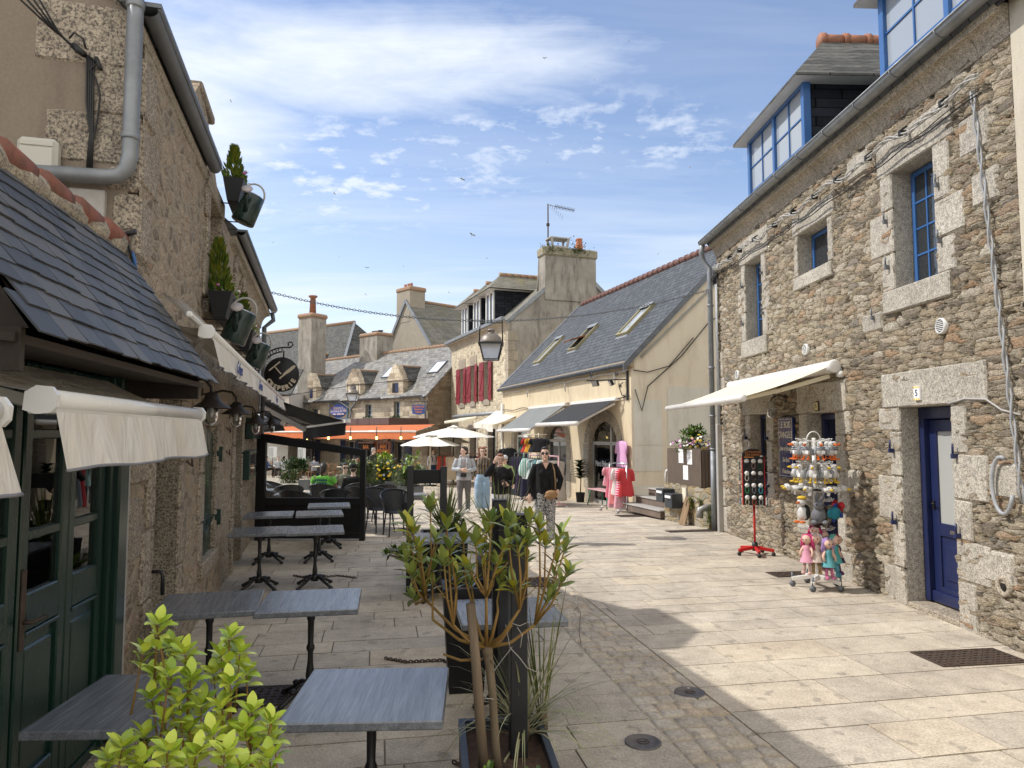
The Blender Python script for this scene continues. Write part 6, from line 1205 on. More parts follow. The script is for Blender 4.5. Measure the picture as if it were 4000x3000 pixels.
# ---------------------------------------------------------------- plush toy carousel
def toys():
    p = G(3195, 2296); S = V((p.x, p.y, p.z)); t = thing('toy_stand', 'white wire carousel of soft toys standing before the shop door', 'display stand', S); wt = M_ALU
    b = MB(wt); b.tube([(0, 0, .1), (0, 0, 1.9)], .026, 12); b.build('pole', t); b = MB(wt); b.tube([(.09*math.cos(a), 0, 1.86+.12*math.sin(a)) for a in [PI*i/12 for i in range(13)]], .008, 6); b.build('handle', t)
    for k in range(5):
        a = R(20+72*k); c, s = math.cos(a), math.sin(a); b = MB(wt); b.bar((c*.02, s*.02, .15), (c*.31, s*.31, .1), .045, .05, bev=.005); b.build('foot', t); b = MB(M_ZINCD); b.lathe([(.038, -.014), (.038, .014)], 12, Matrix.Translation((c*.3, s*.3, .038)) @ Matrix.Rotation(PI/2, 4, 'X')); b.tube([(c*.3, s*.3, .05), (c*.3, s*.3, .18)], .014, 6); b.build('castor', t)
    tiers = [1.86, 1.57, 1.33, 1.10, .74]; M = Matrix.Translation(S)
    for z in tiers:
        b = MB(wt); b.tube([(.12*math.cos(a), .12*math.sin(a), z) for a in [2*PI*i/20 for i in range(20)]], .004, 5, closed=True)
        for i in range(12): a = 2*PI*i/12+.1; c, s = math.cos(a), math.sin(a); c2, s2 = math.cos(a+.14), math.sin(a+.14); b.tube([(c*.03, s*.03, z-.01), (c*.2, s*.2, z), (c*.22, s*.22, z+.03), (c2*.22, s2*.22, z+.03), (c2*.1, s2*.1, z)], .0035, 5)
        b.build('wire_tier', t)
    fur = lambda n, c: varied('plush '+n, c, lum(c, .75), .95, 25, bump=.8, bsc=120)
    Wh, Gr, Or, Ye, Bk, Nv = fur('white', (.66, .65, .63)), fur('grey', (.30, .31, .32)), fur('orange', (.72, .16, .03)), fur('yellow', (.72, .48, .04)), fur('black', (.02, .02, .022)), fur('navy', (.03, .04, .12))
    def gull(kind, a, z, label, grp, r=.215, cache={}):
        loc = M @ V((r*math.cos(a), r*math.sin(a), z)); rz = a+PI/2
        if kind in cache: return dup(cache[kind], loc, rz, label)
        g = thing('plush_gull', label, 'soft toy', loc, rz, grp); g.scale = (1.32, 1.32, 1.25); ft = Or if kind == 'striped' else Ye; fl = kind == 'flying'
        b = MB(Wh)
        if not fl: b.ball((0, -.012, -.075), (.042, .038, .055), 10, 7); b.ball((0, -.02, -.01), (.03, .032, .032), 10, 7)
        else: b.ball((0, 0, -.05), (.035, .09, .03), 10, 7); b.ball((0, -.105, -.035), (.028, .034, .028), 10, 7)
        b.build('body', g); b = MB(Gr if kind != 'flying' else Bk)
        for s in (-1, 1):
            if fl: b.ball((s*.06, .03, -.05), (.055, .06, .012), 8, 5, Matrix.Rotation(s*.4, 4, 'Z'))
            else: b.ball((s*.043, .0, -.075), (.014, .03, .05), 8, 5, Matrix.Rotation(-s*.25, 4, 'Y'))
        b.build('wings', g); b = MB(ft); b.lathe([(.014, 0), (.012, .02), (.002, .042)], 8, Matrix.Translation((0, -.045 if not fl else -.13, -.012 if not fl else -.04)) @ Matrix.Rotation(PI/2, 4, 'X')); b.build('beak', g)
        if not fl:
            b = MB(ft)
            for s in (-1, 1): b.tube([(s*.02, -.02, -.12), (s*.022, -.025, -.155)], .008, 6); b.ball((s*.025, -.04, -.16), (.016, .026, .009), 8, 5)
            b.build('feet', g)
        if kind == 'striped': b = MB(Nv); [b.lathe([(.036+.004*i, -.005), (.038+.004*i, .004)], 14, Matrix.Translation((0, -.014, -.045-.018*i)), cap=False) for i in range(2)]; b.build('striped_scarf', g)
        b = MB(Bk); [b.ball((s*.02, -.043 if not fl else -.125, 0 if not fl else -.025), .005, 6, 4) for s in (-1, 1)]; b.build('eyes', g); b = MB(M_PAPER); b.box(.02, .05, -.052, -.05, -.1, -.065, 0, Matrix.Rotation(.2, 4, 'Y')); b.build('swing_tag', g); cache[kind] = g; return g
    w = ['front', 'front right', 'right', 'back right', 'rear', 'back left', 'left', 'front left', 'far left']
    for i in range(9): gull('striped', R(-95+40*i), 1.83, 'striped scarf plush gull with orange feet, top tier, %s side' % w[i], 'soft toys on the carousel')
    for i in range(9): gull('plain', R(-78+40*i), 1.54, 'grey winged plush gull with yellow feet, second tier, %s side' % w[i], 'soft toys on the carousel')
    for i in range(8): gull('flying', R(-85+45*i), 1.31, 'flying plush gull with black wing tips, third tier, %s side' % w[i], 'soft toys on the carousel')
    def plush(name, label, a, z, r, parts):
        g = thing(name, label, 'soft toy', M @ V((r*math.cos(a), r*math.sin(a), z)), a+PI/2, 'soft toys on the carousel'); g.scale = (1.3, 1.3, 1.15)
        for nm, mt, sh in parts:
            b = MB(mt)
            for s in sh: b.ball(s[0], s[1], 10, 7, s[2] if len(s) > 2 else None)
            b.build(nm, g)
    RX = lambda a: Matrix.Rotation(a, 4, 'X'); RY = lambda a: Matrix.Rotation(a, 4, 'Y')
    Rb = fur('rabbit grey', (.17, .17, .19)); Te = fur('teal', (.02, .22, .30)); Bl = fur('deep blue', (.02, .06, .3)); Rd = fur('red', (.5, .02, .03)); Br = fur('dark brown', (.05, .03, .025))
    plush('plush_rabbit', 'grey plush rabbit with upright ears, fourth tier', R(-105), 1.03, .22, [('body', Rb, [((0, -.02, -.08), (.07, .065, .09)), ((0, -.05, .03), (.05, .052, .05)), ((.05, -.07, -.15), (.03, .05, .025)), ((-.05, -.07, -.15), (.03, .05, .025))]), ('ears', Rb, [((.035, -.02, .11), (.016, .012, .06), RY(.3)), ((-.01, -.01, .11), (.016, .012, .06), RY(.1))]), ('eyes', Bk, [((.03, -.095, .04), .008), ((-.03, -.095, .04), .008)])])
    plush('plush_fish', 'teal and blue plush fish, fourth tier on the door side', R(-45), 1.0, .24, [('body', Te, [((0, 0, -.04), (.11, .05, .07)), ((-.13, 0, -.03), (.045, .015, .05), RY(.4))]), ('fins', Bl, [((.02, 0, .03), (.06, .012, .04)), ((.03, -.05, -.06), (.035, .012, .03)), ((-.03, 0, -.1), (.03, .012, .035))]), ('eyes', Bk, [((.08, -.035, -.03), .01)])])
    plush('plush_crab', 'bright red plush crab behind the teal fish', R(-8), 1.03, .25, [('body', Rd, [((0, 0, -.03), (.1, .06, .07)), ((.1, -.02, .02), (.04, .03, .04)), ((-.1, -.02, .02), (.04, .03, .04))]), ('eyes', Bk, [((.02, -.055, 0), .008), ((-.02, -.055, 0), .008)])])
    plush('plush_puffin', 'black and white plush puffin with orange feet and yellow cap, fourth tier left', R(-150), 1.03, .23, [('body', Wh, [((0, -.02, -.07), (.05, .045, .08)), ((0, -.03, .05), (.042, .042, .042))]), ('back', Bk, [((0, .02, -.06), (.055, .04, .09)), ((.05, 0, -.06), (.015, .03, .06)), ((-.05, 0, -.06), (.015, .03, .06))]), ('cap', Ye, [((0, -.02, .1), (.045, .05, .022))]), ('feet', Or, [((.03, -.06, -.16), (.025, .04, .014)), ((-.03, -.06, -.16), (.025, .04, .014)), ((0, -.08, .05), (.014, .03, .014))])])
    plush('plush_seal', 'dark brown plush hanging low under the rabbit', R(-80), .92, .12, [('body', Br, [((0, 0, -.03), (.05, .05, .08)), ((0, -.03, .07), (.04, .04, .04)), ((.05, 0, -.1), (.03, .03, .04)), ((-.05, 0, -.1), (.03, .03, .04))])])
    plush('plush_leopard', 'spotted plush cat hanging under the teal fish', R(-35), .93, .13, [('body', varied('spotted plush', (.42, .36, .28), (.03, .025, .02), .95, 60), [((0, 0, -.03), (.05, .05, .08)), ((0, -.03, .07), (.042, .04, .04)), ((.05, 0, -.09), (.02, .02, .06)), ((-.05, 0, -.09), (.02, .02, .06))])])
    sk = mat('doll skin', (.68, .45, .36), .8)
    def doll(label, a, z, r, hair, dress, leg, tail=False, h=.0, hatless=True):
        g = thing('rag_doll', label, 'doll', M @ V((r*math.cos(a), r*math.sin(a), z)), a+PI/2, 'rag dolls on the carousel'); g.scale = (1.2, 1.2, 1.12); b = MB(sk); b.ball((0, -.01, -.06), (.048, .045, .05), 12, 8); b.tube([(0, 0, -.1), (0, 0, -.13)], .02, 8)
        for s in (-1, 1): b.tube([(s*.035, 0, -.14), (s*.065, -.015, -.2), (s*.06, -.03, -.25)], [.014, .013, .014], 7)
        b.build('body', g); b = MB(fur('hair %.2f %.2f' % hair[:2], hair)); b.ball((0, .012, -.05), (.054, .05, .054), 12, 8); q = random.Random(int(a*100)+9)
        for i in range(14): x = -.055+.11*i/13; b.tube([(x*.7, .02, -.01), (x*1.05, .0 if abs(x) > .035 else .035, -.07), (x*1.25+q.uniform(-.01, .01), .01, -.15-q.uniform(0, .05))], [.014, .014, .008], 6)
        b.build('hair', g); b = MB(fur('dress %.2f %.2f' % dress[:2], dress)); b.lathe([(.03, -.125), (.04, -.16), (.036, -.19), (.05, -.23), (.075, -.30), (.08, -.31)], 14, cap=False); b.build('dress', g)
        b = MB(fur('legs %.2f %.2f' % leg[:2], leg))
        if tail: b.tube([(0, 0, -.28), (0, -.01, -.36), (.02, -.02, -.42)], [.045, .035, .018], 8); b.ball((.03, -.02, -.45), (.055, .014, .03), 8, 5, RY(.3))
        else:
            for s in (-1, 1): b.tube([(s*.025, 0, -.29), (s*.03, -.01, -.36), (s*.032, -.015, -.42)], .015, 7); b.ball((s*.034, -.03, -.43), (.022, .03, .02), 8, 5)
        b.build('mermaid_tail' if tail else 'legs', g); b = MB(Bk); [b.ball((s*.018, -.054, -.06), (.007, .004, .008), 6, 4) for s in (-1, 1)]; b.use(Rd).ball((0, -.052, -.082), (.008, .004, .003), 6, 4); b.build('face', g)
    P_, T_, L_ = (.62, .06, .2), (.08, .36, .36), (.42, .27, .58)
    doll('rag doll with hot pink hair and pale pink dress, leftmost', R(-140), .70, .24, P_, (.70, .32, .42), (.68, .45, .40)); doll('rag doll with a white cap like head and beige dress', R(-115), .71, .2, (.62, .56, .55), (.62, .50, .44), (.40, .27, .12))
    doll('rag doll with lilac braid, teal dress and striped legs, lowest in front', R(-82), .66, .25, L_, (.12, .38, .42), (.62, .18, .35)); doll('mermaid doll with sea green hair and blue tail', R(-55), .70, .24, (.14, .42, .38), T_, (.10, .33, .45), True)
    doll('rag doll seen from behind with long crimson hair', R(-15), .68, .24, (.45, .03, .09), (.05, .03, .1), (.12, .05, .16)); doll('small doll with magenta hair high under the ring', R(-120), .80, .13, (.5, .03, .15), (.66, .3, .4), (.66, .45, .4)); doll('rag doll with coral pink hair between the others', R(-70), .74, .12, (.66, .2, .3), (.6, .25, .35), (.6, .4, .35))
toys()
# ================================================================ low wall, steps, mailboxes, slatted flower box
a_, b_ = G(2596, 2031), FR.w(.05, -.02, 0); FW_ = Frame((a_.x, a_.y), (b_.x, b_.y), gz(15.5))
def low_wall():
    L = FW_.L; t = FW_.thing('low_wall', 'low rubble retaining wall between the steps and the grey downpipe', 'wall'); b = MB(M_LOW); n = 24; r = random.Random(9); top = [(L*i/n, .84-.0*i+r.uniform(-.03, .03)) for i in range(n+1)]
    b.prism([(L, -.2), (0, -.2)]+top, 0, 1.6); b.build('stonework', t)
    p = [FW_.p(u, v, -.02) for u, v in ((2665, 1961), (2697, 1920))]; q = FW_.thing('wall_panel', 'cream access panel set in the low wall above the wooden board', 'panel', p[0][0], 0, p[0][1]); b = MB(M_PVC); b.box(0, .2, -.03, .02, -.02, .34, .005); b.build('frame', q); b = MB(M_CREAM); b.box(.02, .18, -.034, -.03, .0, .32); b.build('door', q)
    p = FW_.p(2677, 2055, -.12); t2 = FW_.thing('wooden_board', 'weathered wooden board leaning on the low wall', 'board', p[0], -.2, 0); b = MB(M_WOODB); b.box(-.13, .13, -.012, .012, 0, .62, .004, Matrix.Rotation(R(-16), 4, 'X')); b.build('plank', t2); b = MB(M_DARK); b.box(-.012, .012, -.018, -.011, .42, .56, 0, Matrix.Rotation(R(-16), 4, 'X')); b.build('slot', t2)
    p = FW_.p(2755, 2000, -.1); t3 = FW_.thing('pipe_elbow', 'stubby lagged grey pipe elbow sticking out of the low wall', 'pipe', p[0], 0, p[1]); b = MB(varied('lagged pipe', (.36, .35, .34), (.27, .26, .25), .5, 20, .4, bump=.5)); b.tube([(.0, .05, .08), (0, -.1, .08), (-.02, -.2, .05), (-.03, -.22, -.12)], .075, 14); b.build('pipe', t3)
    for k, (x0, z, w, h) in enumerate(((FW_.p(2585, 1940, -.15)[0], .43, .34, .3), (FW_.p(2632, 1960, -.15)[0]-.16, .33, .34, .32))):
        m = FW_.thing('mailbox', ('anthracite mailbox nearer the steps, with two white labels', 'anthracite mailbox nearer the downpipe, set lower')[k], 'mailbox', x0, 0, z, 'pair of anthracite mailboxes'); c = varied('anthracite lacquer', (.03, .036, .042), (.04, .047, .054), .4, 3); b = MB(c); b.box(0, w, -.3, 0, 0, h, .008); b.build('box', m); b = MB(M_PAPER); b.box(.03, w-.05, -.306, -.3, h-.1, h-.045); b.build('name_label', m); b = MB(M_BLK); b.box(w*.5, w-.06, -.304, -.3, h-.155, h-.12); b.build('flap', m); b = MB(M_TILE); b.box(.05, .07, -.305, -.3, h-.17, h-.14); b.build('lock', m)
    # steps
    s = FW_.thing('garden_steps', 'three grey brown steps rising between the corner shop and the low wall', 'steps'); x1 = -.02
    for k in range(3): b = MB(M_WOODG); y0 = .02+k*.32; b.box(-2.1+.1*k, x1, y0-.12, y0+1.6-.32*k, .19*k, .19*(k+1)-.03, .004); b.use(M_PVC).box(-2.1+.1*k, x1+.02, y0-.15, y0+.35, .19*(k+1)-.03, .19*(k+1), .005); b.build('step', s)
    p = FW_.p(2598, 1880, .1); h = FW_.thing('handrail', 'white bent tube handrail end by the slatted flower box', 'handrail', p[0], .12, .8); b = MB(M_ALU); b.tube([(0, 0, 0), (0, 0, .22), (.03, 0, .31), (.12, .02, .34), (.4, .1, .34)], .028, 8); b.build('rail', h)
    # slatted box
    xa, xb = FW_.p(2608, 1887, .05)[0], FW_.p(2740, 1903, .05)[0]; g = FW_.thing('slatted_planter', 'tall slatted timber flower box on the low wall with three paper notices', 'planter', xa, .05, .83); w = xb-xa; hh = .83; b = MB(M_DARK); b.box(.01, w-.01, .02, 1.4, 0, hh-.06); b.build('liner', g); b = MB(M_WOODG); n = int(w/.036)
    for i in range(n): x = w*i/n; b.box(x, x+w/n-.008, -.004, .02, 0, hh, .003)
    b.build('front_slats', g); b = MB(M_WOODG); [b.box(w-.02, w+.004, .03+1.35*i/18, .03+1.35*(i+1)/18-.012, 0, hh, .003) for i in range(18)]; b.build('side_slats', g)
    for i, (u, v) in enumerate(((2654, 1781), (2687, 1786), (2672, 1846))):
        p = FW_.p(u, v); q = FW_.thing('paper_notice', ('paper notice on the slatted box, upper left', 'paper notice on the slatted box, upper right', 'paper notice on the slatted box, lowest')[i], 'notice', p[0], .04, p[1], 'paper notices'); b = MB(M_PAPER); b.box(-.11, .11, -.002, .0, -.16, .16); b.build('sheet', q); b = MB(mat('faint print', (.45, .45, .45), .8)); r2 = random.Random(i); [b.box(-.08, .08-r2.random()*.06, -.003, -.0015, .1-.028*k, .106-.028*k) for k in range(8) if k != 3]; b.build('print', q)
    return xa, w
XA, XW = low_wall()
# ================================================================ shop front things
def shop_awning(label, u0, u1, fab, yb, zb, r=.05, light=False):
    x0, x1 = FB.p(u0[0], u0[1], -.05)[0], FB.p(u1[0], u1[1], -.05)[0]; t = FB.thing('awning', label, 'awning', group='awnings over the clothes shop'); n = 16; b = MB(fab); zw = 2.96
    b.sheet([[(x0+(x1-x0)*i/n, -.08+(yb+.08)*k/5, zw+(zb-zw)*k/5-.02*math.sin(PI*k/5)) for i in range(n+1)] for k in range(6)]); [b.use(fab) for _ in (0,)]; b.build('fabric', t)
    b = MB(M_ALU); b.tube([(x0-.05, yb, zb-.02), (x1+.05, yb, zb-.02)], .065, 10); b.build('front_bar', t); b = MB(M_ALU); b.box(x0-.05, x1+.1, -.16, .0, zw-.05, zw+.06, .02); b.build('cassette', t)
    for x in (x0+.1, x1-.1): b = MB(M_ALU); b.bar((x, -.1, zw-.12), (x, yb, zb-.05), .06); b.build('arm', t)
shop_awning('charcoal awning over the arched shop window, nearest of the three', (2240, 1575), (2412, 1560), M_CHARF, -1.35, 2.27); shop_awning('grey awning in the middle over the shop entrance', (2075, 1600), (2212, 1585), M_GREYF, -1.4, 2.1)
def white_awning():
    t = F2.thing('awning', 'slack white awning on pale arms under the red shutters', 'awning', group='awnings over the clothes shop'); x0, x1 = F2.p(1765, 1600)[0], F2.L-.2; b = MB(M_OFFW); A, B = aty(2055, 1600, 31), aty(1935, 1605, 33.5); C1, D = aty(1850, 1655, 30), aty(1925, 1658, 28.5); A, B, C1, D = [F2.loc(q) for q in (A, B, C1, D)]; n = 8
    b.sheet([[(A.lerp(D, j/n)).lerp(B.lerp(C1, j/n), i/n)+V((0, 0, -.08*math.sin(PI*j/n))) for j in range(n+1)] for i in range(n+1)]); b.sheet([[D.lerp(C1, i/n)+V((0, .0, -.3*k*(1 if i < 3 else .6))) for i in range(n+1)] for k in (0, 1)]); b.build('fabric', t)
    for s in (0, .5, 1): b = MB(M_CREAM); b.bar(A.lerp(B, s)+V((0, 0, -.25)), D.lerp(C1, s)+V((0, 0, -.05)), .08); b.build('arm', t)
    b = MB(M_ZINC); b.tube([F2.loc(aty(1772, 1628, 41)), F2.loc(aty(1985, 1609, 33.6))], .09, 8); b.use(M_CREAM).tube([F2.loc(aty(1740, 1650, 38)), F2.loc(aty(1860, 1632, 34))], .08, 8); b.build('roller', t)
white_awning()
def parasol(label, u, Y, apex_v, half, pole, tilt=0):
    p = V((gxy(u, Y), Y, gz(Y))); t = thing('parasol', label, 'parasol', p, 0, 'cream parasols in the square'); za = aty(u, apex_v, Y).z-p.z; b = MB(M_PARA); n = 8; m = 4; rings = []
    for k in range(m+1):
        f = k/m; rings.append([(half*f*math.cos(2*PI*i/(n*3))*(1-.05*(i % 3 != 0)*f), half*f*math.sin(2*PI*i/(n*3))*(1-.05*(i % 3 != 0)*f), za-.42*f-.10*f*f-.05*math.sin(PI*f)*(i % 3 != 0)+(.03 if i % 3 == 0 else 0)*f) for i in range(n*3+1)])
    b.sheet(rings, False); b.lathe([(.3, za-.02), (.32, za-.05), (.02, za+.08)], 12, cap=False); b.build('canopy', t); b = MB(pole); b.tube([(0, 0, 0.03), (0, 0, za+.02)], .03, 8); b.build('pole', t); b = MB(pole)
    for i in range(n): a = 2*PI*i/n; b.tube([(0, 0, za-.5), (half*.6*math.cos(a), half*.6*math.sin(a), za-.32)], .012, 5)
    b.build('ribs', t); b = MB(M_BLK2); b.lathe([(.3, 0), (.3, .06), (.05, .09), (.05, .2)], 20); b.build('base', t)
parasol('cream parasol on a dark pole, largest and nearest the clothes rails', 1772, 34.5, 1667, 2.0, M_BLK); parasol('cream parasol on a pale pole, farthest left', 1682, 33, 1698, 1.4, M_CREAM); parasol('cream parasol on a dark pole between the other two', 1717, 36, 1690, 1.6, M_BLK)
# ---------------------------------------------------------------- garments
M_HANG = M_BLK
STR = {}
def stripes(name, a, b_, sc, ax=(1, 0, 0)):
    def fn(n):
        c = n.co(); sp = n('VectorMath', {0: c, 1: ax}, 1, operation='DOT_PRODUCT'); w = n.m('FRACT', n.m('MULTIPLY', sp, sc)); return {'Base Color': n.mix(n.m('GREATER_THAN', w, .5), a, b_)}
    return mat(name, rough=.9, fn=fn, spec=.15)
def garment(label, cat, loc, rz, w, d, h, m, sleeves=True, seed=0, name='garment', group='clothes on the rails'):
    t = thing(name, label, cat, loc, rz, group); r = random.Random(seed); b = MB(m); n = 22; rows = []
    for k, (f, fw, fd) in enumerate(((0, .3, .3), (.03, .85, .6), (.12, .95, .9), (.35, .8, 1.0), (.6, .95, 1.15), (.85, 1.1, 1.3), (1, 1.15, 1.4))):
        rows.append([(w*.5*fw*math.cos(2*PI*i/n)*(1+.1*f*math.sin(i*2.1+seed)), d*.5*fd*math.sin(2*PI*i/n)*(1+.35*f*math.sin(i*2.7+seed*2)), -h*f+.015*math.sin(i*1.3)*f) for i in range(n)]+[])
    for q in rows: q.append(q[0])
    b.sheet(rows); b.build('cloth', t)
    if sleeves:
        for s in (-1, 1): b = MB(m); b.tube([(s*w*.4, 0, -.045*h), (s*w*.5, -.01, -.2*h), (s*w*.52, -.02, -.45*h)], [.045, .05, .05], 8, flat=.55); b.build('sleeve', t)
    b = MB(M_HANG); b.tube([(-w*.35, 0, -.03), (0, 0, .03), (w*.35, 0, -.03)], .008, 5); b.tube([(0, 0, .03), (0, 0, .08), (.02, 0, .1), (.0, 0, .12)], .005, 5); b.build('hanger', t); return t
cl = lambda n, c: varied('cloth '+n, c, lum(c, .8), .9, 4, bump=.3, bsc=30)
def rail(label, A, B, z, foot=.3, m=M_STEEL, wheels=True):
    f = Frame(A, B, gz(A[1])); t = f.thing('clothes_rail', label, 'clothes rail'); L = f.L; b = MB(m); b.tube([(0, 0, z), (L, 0, z)], .022, 8); b.build('rail', t)
    for x in (0.02, L-.02):
        b = MB(m); b.tube([(x, 0, .08), (x, 0, z)], .018, 8); b.tube([(x, -foot, .06), (x, -foot*.8, .13), (x, 0, .14), (x, foot*.8, .13), (x, foot, .06)], .018, 8); b.build('upright', t)
        for s in (-1, 1): b = MB(M_WHITE if wheels else m); b.lathe([(.045, -.015), (.045, .015)], 10, Matrix.Translation((x, s*foot, .045)) @ Matrix.Rotation(PI/2, 4, 'Y')); b.build('castor', t)
    return f
Yp = 19.0; f = rail('chrome clothes rail with pink and coral clothes at the shop corner', (gxy(2378, 19.6), 19.6), (gxy(2446, 18.6), 18.6), 1.3, .28, M_STEEL, False)
pk = [('pale pink blouse, leftmost on the chrome rail', (.72, .33, .38), .5, 1), ('rose pink dress, second on the chrome rail', (.66, .17, .24), .8, 0), ('blush pink long dress, third on the chrome rail', (.74, .38, .44), 1.05, 0), ('salmon pink dress hanging in the middle of the chrome rail', (.72, .22, .22), .95, 0), ('white shirt on the chrome rail', (.78, .74, .70), .7, 1), ('soft pink long gown on the chrome rail', (.75, .40, .46), 1.05, 0), ('pink and white striped top on the chrome rail', None, .72, 1), ('coral red jacket, rightmost on the chrome rail', (.62, .05, .06), .72, 1)]
for i, (l, c, h, s) in enumerate(pk): m = cl('pink%d' % i, c) if c else stripes('rose stripes', (.75, .55, .58), (.58, .03, .12), 16, (0, 0, 1)); garment(l, 'clothes', f.w(.06+(f.L-.12)*i/7, 0, 1.18), f.rz+R(78), .36, .11, h*1.0, m, s, i)
q = FB.p(2431, 1722, -.1); garment('mauve striped dress hanging on the shop corner wall', 'dress', FB.w(q[0], -.12, q[1]), FB.rz, .62, .12, .82, stripes('mauve stripes', (.58, .26, .48), (.70, .45, .62), 26), True, 3, 'dress')
M_PINKP = varied('pale pink paint', (.66, .40, .42), (.58, .34, .36), .5, 3)
fA = rail('pink clothes rail on castors in the shop entrance', (gxy(2068, 22.5), 22.5), (gxy(2182, 20.6), 20.6), 1.5, .25, M_PINKP)
for i, (c, l) in enumerate((((.30, .31, .33), 'grey shirt'), ((.72, .71, .69), 'white shirt'), ((.62, .66, .66), 'pale blue white shirt'), ((.25, .45, .45), 'sea green shirt'), ((.50, .58, .57), 'pale aqua shirt'), ((.13, .32, .34), 'petrol blue shirt'), ((.66, .67, .65), 'off white blouse'), ((.28, .44, .42), 'mint blouse'), ((.38, .03, .04), 'dark red dress'), ((.12, .14, .17), 'slate grey dress'), ((.33, .30, .26), 'taupe dress'), ((.40, .36, .30), 'beige linen dress'))):
    garment('%s on the pink rail in the shop entrance' % l, 'clothes', fA.w(.08+(fA.L-.16)*i/11, 0, 1.38), fA.rz+R(72), .45, .11, .62 if i < 8 else 1.15, cl('rail %d' % i, c), i < 8, i+20)
fB_ = rail('dark clothes rail with long dresses left of the pink one', (gxy(2010, 24.5), 24.5), (gxy(2062, 23.2), 23.2), 1.55, .25, M_BLK)
for i, (c, l) in enumerate((((.012, .014, .02), 'black'), ((.02, .012, .04), 'dark violet'), ((.012, .02, .018), 'bottle green'), ((.03, .014, .05), 'aubergine'), ((.012, .012, .014), 'jet black'), ((.02, .02, .05), 'navy'))): garment('%s long pleated dress on the dark rail' % l, 'dress', fB_.w(.06+(fB_.L-.12)*i/5, 0, 1.42), fB_.rz+R(75), .42, .13, 1.25, cl('long %d' % i, c), False, i+40, 'dress')
for i, (u, v, c, l) in enumerate(((1975, 1752, (.012, .012, .013), 'black top with net sleeves hung left of the dark rail'), (1990, 1750, (.02, .02, .025), 'black blouse hung beside the dark rail'))): p = aty(u, v, 25.5); garment(l, 'clothes', p, R(20), .5, .12, .9, cl('blk top %d' % i, c), True, i+60)
for i, (u, c, l) in enumerate(((2066, (.03, .07, .05), 'dark green tee shirt on the high rail'), (2076, (.42, .03, .03), 'red tee shirt on the high rail'), (2090, (.55, .27, .02), 'mustard tee shirt on the high rail'), (2106, (.012, .012, .016), 'black tee shirt in front on the high rail'))): p = aty(u, 1712, 21.9-.1*i); garment(l, 'clothes', p, R(-8), .55, .14, .42, cl('tee %d' % i, c), True, i+70)
p = aty(2107, 1698, 22); t = thing('clothes_rail', 'thin high rail pole carrying the tee shirts', 'clothes rail', (p.x-.02, 22, gz(22))); b = MB(M_CREAM); b.tube([(0.0, 0.1, 0), (0.0, .1, p.z-gz(22)+.05)], .02, 8); b.tube([(-.45, .1, p.z-gz(22)), (.25, .1, p.z-gz(22))], .015, 6); b.build('pole', t)
p = aty(2054, 1790, 22.2); t = thing('shopping_bag', 'green and white striped cloth bag hanging from the pink rail', 'bag', p); b = MB(stripes('green stripes', (.62, .66, .62), (.16, .38, .34), 14)); b.lathe([(.1, 0), (.17, -.12), (.24, -.35), (.22, -.52), (.08, -.58)], 18, sy=.4); b.build('sack', t); b = MB(stripes('green stripes', (.6, .6, .6), (.2, .4, .35), 14)); b.tube([(-.09, 0, -.02), (-.02, 0, .38), (.02, 0, .38), (.1, 0, -.02)], .02, 6); b.build('strap', t)
for k, (u0, u1, Y, lab, cs) in enumerate(((1722, 1768, 33.5, 'far clothes rail with orange and beige dresses beneath the parasol', [((.55, .07, .03), 'orange red'), ((.42, .08, .05), 'rust patterned'), ((.12, .10, .06), 'olive'), ((.50, .05, .04), 'scarlet'), ((.52, .42, .30), 'sand beige'), ((.50, .40, .28), 'pale beige')]), (1815, 1880, 33.5, 'far clothes rail with patterned tops behind the couple', [((.45, .12, .05), 'terracotta'), ((.10, .05, .06), 'dark printed'), ((.05, .04, .05), 'black printed'), ((.4, .06, .05), 'brick red')]))):
    ff = rail(lab, (gxy(u0, Y), Y), (gxy(u1, Y-.8), Y-.8), 1.5, .25, M_WDRED)
    for i, (c, l) in enumerate(cs): garment('%s garment on the far rail %s' % (l, ('beneath the parasol', 'behind the couple')[k]), 'clothes', ff.w(.05+(ff.L-.1)*i/(len(cs)-1), 0, 1.38), ff.rz+R(60), .4, .1, 1.05 if i > 3 else .8, cl('far %d %d' % (k, i), c), False, i+80)
# ---------------------------------------------------------------- bench, potted fig, bracket lights, antenna
A, B = G(2312, 1978), G(2395, 1985); fb_ = Frame((A.x, A.y), (A.x+1.25*FB.x.x, A.y+1.25*FB.x.y), gz(20)); t = fb_.thing('bench', 'narrow bench with a pink top and splayed green legs by the shop window', 'bench', -.1); b = MB(M_PINKP); [b.box(-.15, 1.35, y, y+.13, .46, .49, .005) for y in (-.02, .12, .26)]; b.build('seat', t)
gl = varied('green leg paint', (.02, .16, .09), (.03, .2, .11), .4, 3)
for x, d in ((.02, -.1), (1.15, .1)):
    for y in (0, .36): b = MB(gl); b.tube([(x, y, .46), (x+d, y+(-.06 if y == 0 else .06), 0)], .018, 8); b.build('leg', t)
p = G(2267, 1962); t = thing('potted_fig', 'tall potted fiddle leaf fig in a black pot between the arches', 'potted plant', p); b = MB(M_BLK2); b.lathe([(.12, 0), (.15, .3), (.16, .31), (.14, .31), (.14, .27), (0, .27)], 18); b.build('pot', t); b = MB(M_BARK); b.tube([(0, 0, .25), (.02, 0, .7), (.0, 0, 1.25)], [.02, .017, .012], 7); b.build('stem', t); b = MB(M_LDK); r = random.Random(5)
for i in range(30): a = i*2.4; z = .72+.58*i/30; b.leaf((0, 0, z), (math.cos(a), math.sin(a), .55), (0, 0, 1), r.uniform(.28, .38), .26, .3, .1, 5)
b.build('leaves', t)
